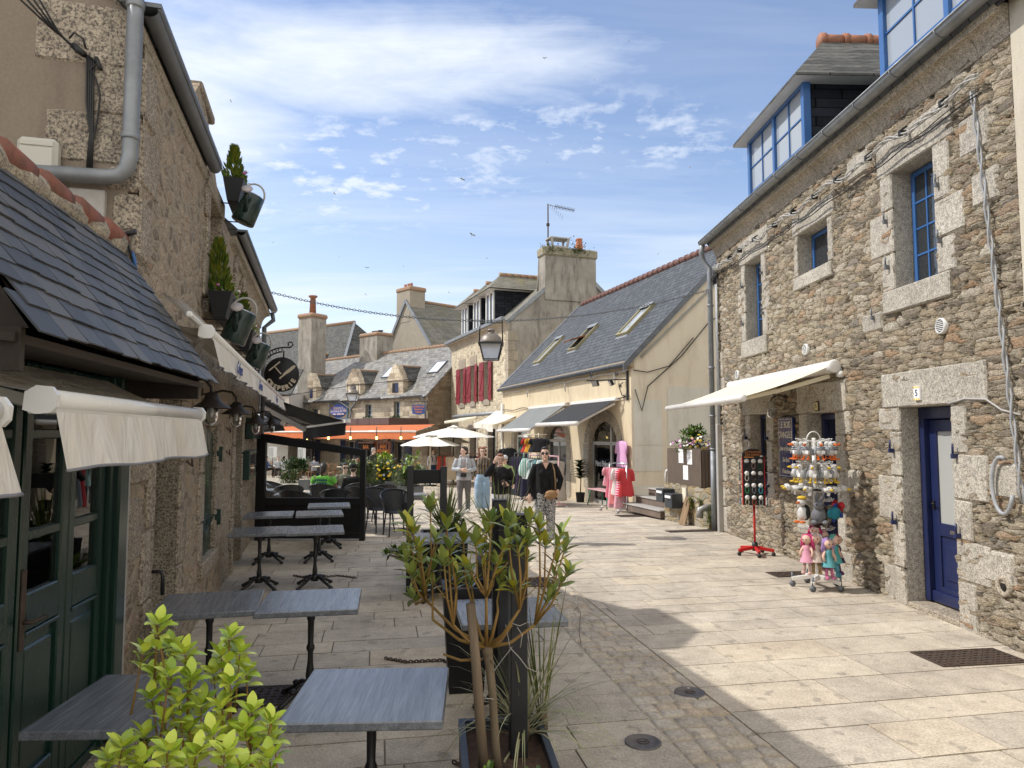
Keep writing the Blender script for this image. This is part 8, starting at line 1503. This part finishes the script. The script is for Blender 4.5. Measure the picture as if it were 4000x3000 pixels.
def person(label, loc, rz, h, top, bot, hair, arms=None, legs=None, sit=0, yaw=0, skin=None, shoe=None, vox=.016, fem=0, hairstyle='short', glasses=None, neck_open=.0, loose=1.0, legw=1.0, hem=.86, face=True, nod=0, tee=False, cap=None):
    s = h/1.70; t = thing('person', label, 'person', loc, rz); skin = skin or M_SKIN; S = lambda p: V(p)*s
    dz = -.42 if sit else 0
    A = arms or {}; L = legs or {}
    sh = .165 if fem else .185; bx = .85 if fem else 1.0
    arm = [A.get(k) or [(sg*.25, .03, 1.12), (sg*.26, -.05, .87)] for k, sg in (('r', -1), ('l', 1))]
    if sit: leg = [L.get(k) or [(sg*.12, -.42, .95), (sg*.13, -.40, .52), (sg*.13, -.54, .46)] for k, sg in (('r', -1), ('l', 1))]
    else: leg = [L.get(k) or [(sg*.1, -.02, .49), (sg*.1, .03, .09), (sg*.115, -.13, .035)] for k, sg in (('r', -1), ('l', 1))]
    O = V((0, 0, dz))
    T = lambda pts: [S(V(p)+O) for p in pts]
    HM = Matrix.Translation(S(V((0, -.015, 1.575))+O)) @ Matrix.Rotation(yaw, 4, 'Z') @ Matrix.Rotation(nod, 4, 'X') @ Matrix.Scale(s, 4)
    # one continuous body
    b = MB(skin); b.tube(T([(0, 0, .86), (0, 0, 1.0), (0, 0, 1.15), (0, .0, 1.30), (0, .01, 1.38), (0, .015, 1.43)]), [.14*s, .125*s, .12*s, .145*s, .13*s, .06*s], 14, flat=.6, up=(1, 0, 0)); b.tube(T([(0, .015, 1.38), (0, .005, 1.47), (0, -.005, 1.54)]), [.058*s, .052*s, .052*s], 12)
    b.ball((0, 0, .02), (.072, .09, .105), 14, 10, None) if 0 else None
    hb = MB(skin); hb.M = HM; hb.cur = 0
    b.M = HM; b.ball((0, .008, .035), (.073, .092, .088), 16, 10); b.ball((0, -.022, -.035), (.056, .066, .078), 14, 9); b.tube([(0, -.088, .015), (0, -.105, -.02), (0, -.096, -.032)], [.010, .015, .012], 8); b.ball((0, -.075, -.095), (.025, .022, .018), 8, 6)
    for sg in (-1, 1): b.ball((sg*.074, .01, -.01), (.012, .02, .032), 8, 6)
    b.M = None
    for sg, a in zip((-1, 1), arm):
        e, w = V(a[0]), V(a[1]); p0 = V((sg*sh*.95, .01, 1.385)); b.tube(T([p0, p0.lerp(e, .5), e, e.lerp(w, .35), w]), [.05*s*bx, .044*s*bx, .037*s*bx, .037*s*bx, .026*s*bx], 10)
        d = (w-e).normalized(); hd = V(a[2]).normalized() if len(a) > 2 else d; side = hd.cross(V((0, 1, .2)) if abs(hd.y) < .8 else V((1, 0, 0))).normalized(); nrm = side.cross(hd)
        pc = w+hd*.05; b.tube(T([w, w+hd*.035, w+hd*.085]), [.026*s, .036*s, .033*s], 10, flat=.5, up=side)
        for i in range(4): q = w+hd*.08+side*(-.027+.018*i); ln = (.07, .08, .075, .058)[i]; b.tube(T([q, q+hd*ln*.5-nrm*.008*sg, q+hd*ln-nrm*.028*sg]), [.0098*s, .009*s, .0075*s], 7)
        q = w+hd*.03-side*.032; b.tube(T([q, q+hd*.035-side*.022, q+hd*.065-side*.024]), [.013*s, .011*s, .009*s], 7)
    for sg, l in zip((-1, 1), leg): k, an, to = map(V, l); b.tube(T([(sg*.085, 0, .89), V((sg*.09, 0, .8)).lerp(k, .3), k, k.lerp(an, .4), an]), [.085*s, .08*s, .052*s, .05*s, .034*s], 10); b.tube(T([an, (an+to)/2, to]), [.034*s, .034*s, .026*s], 8)
    put('body', fuse(b, min(vox, .0095) if vox < .02 else vox, 3), t)
    # trousers
    b = MB(bot); b.tube(T([(0, .0, 1.0), (0, .0, .93), (0, .005, .86), (0, .0, .80)]), [.145*s, .165*s, .17*s, .14*s], 14, flat=.68, up=(1, 0, 0))
    for sg, l in zip((-1, 1), leg): k, an, to = map(V, l); hp = V((sg*.088, 0, .88)); b.tube(T([hp, hp.lerp(k, .45), k, k.lerp(an, .5), an+V((0, 0, -.02))]), [.1*s, .094*s*(.5+.5*legw), .07*s*legw, .066*s*legw, .062*s*legw], 12)
    put('trousers', fuse(b, vox), t)
    # upper garment
    b = MB(top); wd = .16 if fem else .175; q = [(0, 0, hem), (0, 0, hem+.1), (0, 0, 1.08), (0, -.005, 1.2), (0, -.005, 1.30), (0, .008, 1.385), (0, .015, 1.425)]; rr_ = [wd*1.03*loose, wd*loose, wd*.93*loose, wd*1.0*loose, wd*1.04, wd*.93, .085]; b.tube(T(q), [x*s for x in rr_], 18, flat=.66, up=(1, 0, 0))
    if fem:
        for sg in (-1, 1): b.ball(S(V((sg*.07, -.085, 1.235))+O), (.062*s, .05*s, .06*s), 10, 7)
    for sg, a in zip((-1, 1), arm):
        e, w = V(a[0]), V(a[1]); p0 = V((sg*sh*.92, .01, 1.375)); end = [p0, p0.lerp(e, .55)] if tee else [p0, p0.lerp(e, .5), e, e.lerp(w, .5), w-(w-e).normalized()*.015]; b.tube(T(end), [x*s*loose for x in ((.068, .068) if tee else (.068, .06, .053, .05, .042))], 12)
    put('shirt' if tee else 'jumper', fuse(b, vox), t)
    for sg, l in zip((-1, 1), leg): k, an, to = map(V, l); b = MB(shoe or M_WHITE); d = (to-an); d.z = 0; d.normalize(); base = V((an.x, an.y, to.z)); b.tube(T([base-d*.05+V((0, 0, .012)), base+V((0, 0, .02)), base+d*.1+V((0, 0, .008)), base+d*.19-V((0, 0, .004))]), [.04*s, .047*s, .046*s, .03*s], 12, flat=.85, up=(0, 0, 1)); put('shoe', fuse(b, max(.009, vox*.6), 2), t)
    # hair, face
    b = MB(hair); b.M = HM
    if cap is None or hairstyle != 'short': b.ball((0, .022, .045), (.081, .09, .09), 16, 9); b.ball((0, .045, -.01), (.078, .066, .085), 14, 8); b.ball((0, -.035, .1), (.06, .045, .028), 12, 7)
    else: b.ball((0, .04, -.005), (.078, .068, .06), 14, 8)
    if hairstyle == 'pony': b.ball((0, .1, .04), (.04, .04, .04), 10, 6); b.tube([(0, .11, .04), (0, .13, -.06), (0, .12, -.18)], [.03, .035, .015], 8)
    if hairstyle == 'curly':
        r = random.Random(4)
        for i in range(46): a = r.uniform(-.3, PI+.3); z = r.uniform(-.13, .14); b.ball((.085*math.cos(a)*1.1, .03+.07*math.sin(a), z), r.uniform(.018, .034), 7, 5)
    if hairstyle == 'long':
        for i in range(13): a = PI*i/12; b.tube([(.075*math.cos(a), .02+.06*math.sin(a), .03), (.088*math.cos(a), .03+.07*math.sin(a), -.1), (.085*math.cos(a), .035+.06*math.sin(a), -.24)], [.03, .03, .016], 7)
    b.M = None; put('hair', fuse(b, .012 if vox < .02 else .024, 2), t)
    if cap is not None:
        b = MB(cap); b.M = HM; b.lathe([(.088, .03), (.09, .06), (.075, .11), (.04, .135), (.002, .142)], 18, sy=1.12); b.tube([(-.07, -.06, .035), (0, -.115, .03), (.07, -.06, .035)], [.02, .05, .02], 8, flat=.25, up=(0, 1, 0)); b.ball((0, -.1, .035), (.065, .07, .008), 12, 5); b.build('cap', t)
    if face:
        b = MB(M_WHITE); b.M = HM
        for sg in (-1, 1): b.use(mat('eye white', (.7, .68, .66), .3)); b.ball((sg*.03, -.077, .008), (.013, .008, .008), 8, 6); b.use(M_HB); b.ball((sg*.03, -.083, .008), (.006, .004, .007), 8, 5); b.tube([(sg*.015, -.09, .03), (sg*.03, -.092, .036), (sg*.047, -.08, .03)], .0042, 5)
        b.use(mat('lips', (.42, .15, .13), .5)); b.ball((0, -.083, -.062), (.022, .008, .008), 10, 6); b.build('face', t)
    if glasses:
        b = MB(M_LENS if glasses == 'sun' else M_BLK); b.M = HM
        for sg in (-1, 1):
            if glasses == 'sun': b.ball((sg*.034, -.092, .008), (.032, .007, .026), 12, 6)
            else: b.tube([(sg*.034+.028*math.cos(a), -.096, .006+.024*math.sin(a)) for a in [2*PI*i/14 for i in range(14)]], .0035, 5, closed=True)
            b.tube([(sg*.062, -.088, .014), (sg*.078, .0, .012)], .004, 5)
        b.tube([(-.008, -.098, .012), (.008, -.098, .012)], .004, 5); b.build('glasses', t)
    t['_'] = 0; del t['_']; return t, s, HM
def K(u, v): p = G(u, v); return V((p.x, p.y, gz(p.y)))
M_BKT = wrinkle('black knit', (.010, .010, .012), (.018, .018, .02)); M_BKT2 = wrinkle('black cardigan', (.016, .015, .017), (.026, .025, .027))
def speck(n): c = n.co(); v = n.noise(c, 42, 3, .7, 1.5); return {'Base Color': n.mix(n.ramp(v, [(.49, 0.0), (.53, 1.0)]), (.02, .02, .022), (.62, .61, .60))}
M_PAT = mat('black and white patterned cotton', rough=.85, fn=speck)
# woman in front, black top, cross body bag
p = K(2130, 2122); t, s, HM = person('woman in sunglasses, black top and speckled trousers with a tan shoulder bag, walking nearest', p, R(4), 1.72, M_BKT, M_PAT, M_HB, {'r': [(-.27, .03, 1.10), (-.28, -.04, .86)], 'l': [(.29, .06, 1.12), (.22, -.06, .93)]}, {'r': [(-.1, -.03, .5), (-.1, .06, .1), (-.12, -.09, .035)], 'l': [(.09, -.06, .49), (.09, -.06, .09), (.11, -.21, .035)]}, yaw=R(-8), vox=.014, fem=1, hairstyle='pony', glasses='sun', loose=1.08, legw=1.2)
b = MB(M_BKT2)
for sg in (-1, 1):
    g = []
    for k in range(9):
        z = 1.40-.62*k/8; g.append([V((sg*(.075+.02*k/8+.13*j/5), -.105+.015*math.sin(k+j)-.0*j+.13*(j/5)**2, z))*s for j in range(6)])
    b.sheet(g)
b.sheet([[V((.2*math.cos(a)*(1+.12*k/6), .03+.125*math.sin(a)*(1+.15*k/6), 1.38-.62*k/6))*s for a in [PI*i/10 for i in range(11)]] for k in range(7)]); b.build('cardigan', t)
b = MB(M_SKIN); b.prism([(-.055*s, 1.425*s), (.055*s, 1.425*s), (0, 1.31*s)], -.124*s, -.10*s); b.build('neckline', t)
bag = thing('shoulder_bag', 'tan leather shoulder bag carried by the woman in speckled trousers', 'bag', p); b = MB(varied('tan leather', (.34, .19, .08), (.26, .14, .06), .55, 8)); b.ball((.1*s, -.2*s, .87*s), (.115, .045, .08), 14, 8); b.ball((.08*s, -.2*s, .84*s), (.1, .05, .06), 14, 8); b.build('pouch', bag); b = MB(varied('strap leather', (.25, .16, .07), (.2, .12, .05), .6, 9)); b.tube([V(q)*s for q in ((.17, -.17, .93), (.175, -.18, 1.1), (.16, -.16, 1.28), (.12, -.08, 1.42), (.1, .05, 1.42), (.13, .13, 1.2), (.2, .05, .93))], .012, 6, flat=.4); b.build('strap', bag)
# young woman, hand on forehead, phone
p = V((gxy(1955, 13.8), 13.8, gz(13.8))); t, s, HM = person('young woman in black jumper and white trousers touching her forehead, holding a phone', p, R(2), 1.58, M_BKT2, wrinkle('white linen', (.70, .69, .70), (.58, .58, .62)), M_HR, {'r': [(-.30, -.10, 1.26), (-.13, -.16, 1.52), (.45, .1, .9)], 'l': [(.28, -.02, 1.13), (.15, -.22, 1.06), (-.8, -.35, .3)]}, None, yaw=R(6), vox=.014, fem=1, hairstyle='pony', glasses='clear', nod=R(8), loose=1.18, hem=.86)
ph = thing('phone', 'phone in a patterned case held by the young woman', 'phone', p); b = MB(varied('phone case', (.10, .06, .045), (.03, .02, .02), .3, 60)); b.box(-.036, .036, -.006, .006, -.07, .07, .006, Matrix.Translation(V((.08, -.27, 1.1))*s) @ Matrix.Rotation(R(-20), 4, 'Y')); b.build('case', ph)
# man in grey hooded jacket
p = K(1812, 2004); t, s, HM = person('man in a pale grey hooded jacket and grey trousers, head turned aside, hands clasped', p, R(3), 1.73, wrinkle('grey fleece', (.46, .47, .49), (.38, .39, .41)), wrinkle('grey trousers', (.17, .155, .16), (.12, .11, .115)), M_HB, {'r': [(-.28, .0, 1.12), (-.07, -.24, 1.12), (.9, -.2, .1)], 'l': [(.28, .0, 1.12), (.08, -.25, 1.08), (-.9, -.1, .1)]}, {'r': [(-.1, -.06, .5), (-.1, -.05, .09), (-.13, -.2, .035)], 'l': [(.1, .0, .49), (.1, .1, .1), (.11, -.04, .035)]}, yaw=R(-62), vox=.015, loose=1.12, hem=.84)
b = MB(wrinkle('grey fleece', (.46, .47, .49))); b.tube([V(q)*s for q in ((-.1, -.03, 1.42), (-.09, .08, 1.45), (0, .12, 1.45), (.09, .08, 1.45), (.1, -.03, 1.42))], .04, 8); b.use(mat('red zip', (.4, .02, .03), .6)).box(-.004*s, .004*s, -.135*s, -.12*s, .86*s, 1.36*s); b.build('hood', t)
c = thing('camera', 'black compact camera on a checked strap around the grey jacketed man', 'camera', p); b = MB(M_BLK); b.box(-.075, .075, -.21, -.16, .93*s, 1.02*s, .01); b.lathe([(.035, 0), (.03, .04)], 12, Matrix.Translation((.0, -.2, .975*s)) @ Matrix.Rotation(PI/2, 4, 'X')); b.build('camera_body', c)
def chk(n): return {'Base Color': n('TexChecker', {'Vector': n.co(), 'Color1': (.02, .02, .02, 1), 'Color2': (.7, .7, .7, 1), 'Scale': 50.0})}
b = MB(mat('checked strap', rough=.8, fn=chk)); [b.tube([V(q)*s for q in ((sg*.04, -.17, 1.0), (sg*.085, -.145, 1.2), (sg*.08, -.1, 1.41))], .02, 6, flat=.35) for sg in (-1, 1)]; b.build('strap', c)
# woman in striped blouse
def vst(n):
    sp = n.t.nodes.new('ShaderNodeSeparateXYZ'); n.t.links.new(n.co(), sp.inputs[0]); w = n.m('FRACT', n.m('MULTIPLY', n.m('ADD', sp.outputs[0], n.m('MULTIPLY', n.noise(n.co(), 3, 2), .03)), 13.0)); return {'Base Color': n.ramp(w, [(0, (.015, .013, .012)), (.42, (.42, .25, .09)), (.56, (.015, .013, .012)), (.78, (.5, .42, .36)), (.88, (.015, .013, .012))], 'CONSTANT')}
p = K(1884, 1996); t, s, HM = person('woman in a brown striped blouse and pale wide jeans beside the man in grey', p, R(-3), 1.72, mat('striped blouse', rough=.7, fn=vst), wrinkle('bleached denim', (.36, .48, .60), (.27, .39, .52)), M_HR, {'r': [(-.25, .08, 1.12), (-.2, .06, .9)], 'l': [(.26, .08, 1.12), (.23, .08, .9)]}, None, yaw=R(4), vox=.015, fem=1, hairstyle='curly', glasses='clear', legw=1.6, hem=.98, loose=1.05)
p = V((gxy(1972, 18.6), 18.6, gz(18.6))); person('boy in a white cap and pale green shirt, half hidden behind the young woman', p, R(-6), 1.5, wrinkle('pale green cotton', (.33, .42, .17), (.27, .35, .13)), wrinkle('dark shorts', (.03, .03, .04)), M_HB, yaw=R(-20), vox=.018, glasses='clear', cap=wrinkle('white cap', (.72, .71, .70)))
wsh = wrinkle('white shirt', (.66, .66, .68), (.55, .55, .58))
p = V((gxy(1692, 34), 34, gz(34))); t, s, HM = person('passer by in white shirt, jeans and backpack under the parasols', p, R(40), 1.72, wsh, wrinkle('blue jeans', (.05, .09, .18)), M_HB, yaw=R(20), vox=.024, fem=1, glasses='sun', face=False, legs={'r': [(-.1, -.12, .5), (-.1, .0, .1), (-.11, -.14, .035)], 'l': [(.1, .05, .5), (.1, .28, .14), (.1, .16, .05)]})
b = MB(M_BLK2); b.ball(V((0, .2, 1.2))*s, (.15, .1, .24), 10, 7); [b.tube([V(q)*s for q in ((sg*.11, -.12, 1.1), (sg*.12, -.13, 1.3), (sg*.12, .05, 1.45), (sg*.1, .16, 1.3))], .022, 6) for sg in (-1, 1)]; b.build('backpack', t)
p = V((gxy(1461, 31), 31, gz(31))); person('man with cropped grey hair and dark green jacket standing beyond the windbreak', p, R(70), 1.76, wrinkle('dark green jacket', (.05, .055, .04)), wrinkle('dark trousers', (.02, .02, .022)), M_HG, yaw=R(10), vox=.024, glasses='sun', face=False)
# seated on the near terrace
p = V((gxy(1268, 16.6), 16.6, gz(16.6))); gs = wrinkle('lime tee', (.22, .62, .09), (.17, .52, .07)); t, s, HM = person('person in a lime green tee shirt seated with back to the street', p, R(178), 1.78, gs, wrinkle('khaki shorts', (.20, .17, .10)), M_HB, {'r': [(-.27, -.1, 1.15), (-.2, -.35, 1.05)], 'l': [(.27, -.1, 1.15), (.2, -.35, 1.05)]}, sit=1, skin=M_SKIND, vox=.018, tee=True, loose=1.28, hairstyle='pony', face=False)
text('FESTIVAL', .11, mat('blue tee print', (.02, .10, .22), .7), t, Matrix.Translation((0, .165, .92)) @ Matrix.Rotation(PI, 4, 'Z') @ FACE, 'shirt_print', sx=.8, ex=.012) if 0 else None
b = MB(mat('blue tee print', (.02, .10, .22), .7)); r = random.Random(1); [b.box(-.13+.065*i, -.085+.065*i, .163, .178, .78+.02*(i % 2), .9, 0) for i in range(5)]; [b.box(-.14+.05*i, -.105+.05*i, .165, .18, .93, .97) for i in range(6)]; b.build('shirt_print', t)
p = V((gxy(1352, 18.5), 18.5, gz(18.5))); person('man in an olive polo and sunglasses seated facing the street', p, R(12), 1.74, wrinkle('olive polo', (.22, .22, .16), (.17, .17, .125)), wrinkle('dark trousers', (.02, .02, .022)), M_HB, {'r': [(-.26, -.08, 1.14), (-.12, -.34, 1.08)], 'l': [(.26, -.08, 1.14), (.02, -.36, 1.12)]}, sit=1, vox=.018, tee=True, glasses='sun', yaw=R(14), nod=R(6))
p = V((gxy(1384, 17.3), 17.3, gz(17.3))); person('man in a black cap and black sweater seated with back turned', p, R(195), 1.72, M_BKT, wrinkle('dark trousers', (.02, .02, .022)), M_HB, sit=1, vox=.02, face=False, cap=wrinkle('black cap', (.012, .012, .014)))
for k, (u, dY, c, hc, lab, rz, cp) in enumerate(((1091, 1.5, (.62, .62, .64), M_HG, 'bald man in a white shirt seated at the far left tables', 20, 0), (1113, 1.2, (.66, .66, .68), M_HB, 'diner in white bending over the far left table', 150, 0), (1210, 1.0, (.24, .19, .16), M_HB, 'diner in brown seated left of the blue shirted one', 170, 0), (1232, 1.2, (.34, .38, .48), M_HB, 'diner in a pale blue shirt seen from behind on the far terrace', 185, 0), (1384, 6.0, (.03, .035, .05), M_HB, 'man in a navy jacket and sunglasses seated right of the pane', 15, 1), (1392, 5.0, (.3, .32, .36), M_HB, 'companion in grey behind the man in the navy jacket', 10, 0), (1402, 6.5, (.62, .58, .52), M_HR, 'fair haired guest in cream beside the navy jacket', 200, 0), (1527, 4.6, (.07, .11, .18), M_HB, 'long haired woman in a denim jacket before the bar screen', 185, 2), (1549, 4.0, (.42, .2, .14), M_HB, 'woman with bare shoulders at the bar screen', 190, 2), (1046, 2.5, (.04, .09, .25), M_HB, 'guest in blue at the left edge behind the pane', 120, 0))):
    Y = YT(u)-dY if u < 1395 or k > 6 else YT(u)-dY; p = V((gxy(u, Y), Y, gz(Y))); person(lab, p, R(rz), 1.72, wrinkle('diner cloth %d' % k, c), wrinkle('dark trousers', (.02, .02, .022)), hc, sit=1, vox=.03, face=False, glasses='sun' if cp == 1 else None, hairstyle='long' if cp == 2 else 'short', arms={'r': [(-.26, -.1, 1.14), (-.15, -.35, 1.1)], 'l': [(.26, -.1, 1.14), (.15, -.35, 1.1)]})
# ================================================================ gulls
def gulls():
    L = [(1020, 508, 16), (999, 388, 13), (1177, 126, 12), (722, 418, 12), (1181, 351, 6), (1490, 362, 9), (1422, 549, 10), (1283, 172, 5), (1047, 206, 5), (1358, 90, 5), (878, 357, 5), (793, 579, 11), (733, 556, 6), (872, 575, 6), (1052, 558, 6), (919, 659, 7), (590, 524, 7), (498, 218, 8), (970, 632, 6), (790, 636, 6), (649, 686, 8), (1073, 615, 5)]
    r = random.Random(7); proto = None
    near = ['highest of all, right of the bright cloud band', 'over the street chain', 'above the tall chimney']
    for i, (u, v, w) in enumerate(L):
        Y = 2773*1.15/(w*1.808); p = aty(u*1.808, v*1.808, min(Y, 420)); lab = 'tiny gull in flight, far off over the roofs' if w < 10 else ('gull gliding with spread wings, largest in the sky', 'gull gliding high, just above the largest one', 'gull banking steeply in the upper sky', 'gull flying over the left roofs, beside the upper watering can', '', '', 'dark gull banking left of the right house gutter', '', '', '', '', 'gull gliding low over the dark hipped roof')[i]
        k = min(Y, 420)/Y
        if proto is None:
            proto = thing('gull', lab, 'bird', p, 0, 'gulls over the roofs'); b = MB(M_BIRD); b.tube([(0, .32, 0), (0, .15, .0), (0, -.1, .01), (0, -.25, .03), (0, -.34, .02)], [.02, .07, .085, .05, .015], 8); b.build('body', proto)
            for s in (-1, 1): b = MB(varied('gull wing', (.20, .21, .22), (.28, .29, .3), .8, 3)); b.add([(0, -.12, .02), (s*.3, -.2, .14), (s*.62, -.02, .08), (s*.3, .06, .13), (0, .12, .02), (0, -.12, .045), (s*.3, -.2, .16), (s*.3, .06, .15), (0, .12, .045)], [(0, 1, 3, 4), (1, 2, 3), (8, 7, 6, 5), (7, 2, 6)], True); b.build('wing', proto)
            o = proto
        else: o = dup(proto, p, 0, lab)
        o.rotation_euler = (R(r.uniform(-35, 30)), R(r.uniform(-55, 55) if w < 14 else 20), R(r.uniform(0, 360) if i else 30)); o.scale = (k, k, k)
        o['group'] = 'gulls over the roofs' if w >= 10 else 'distant gulls'
gulls()
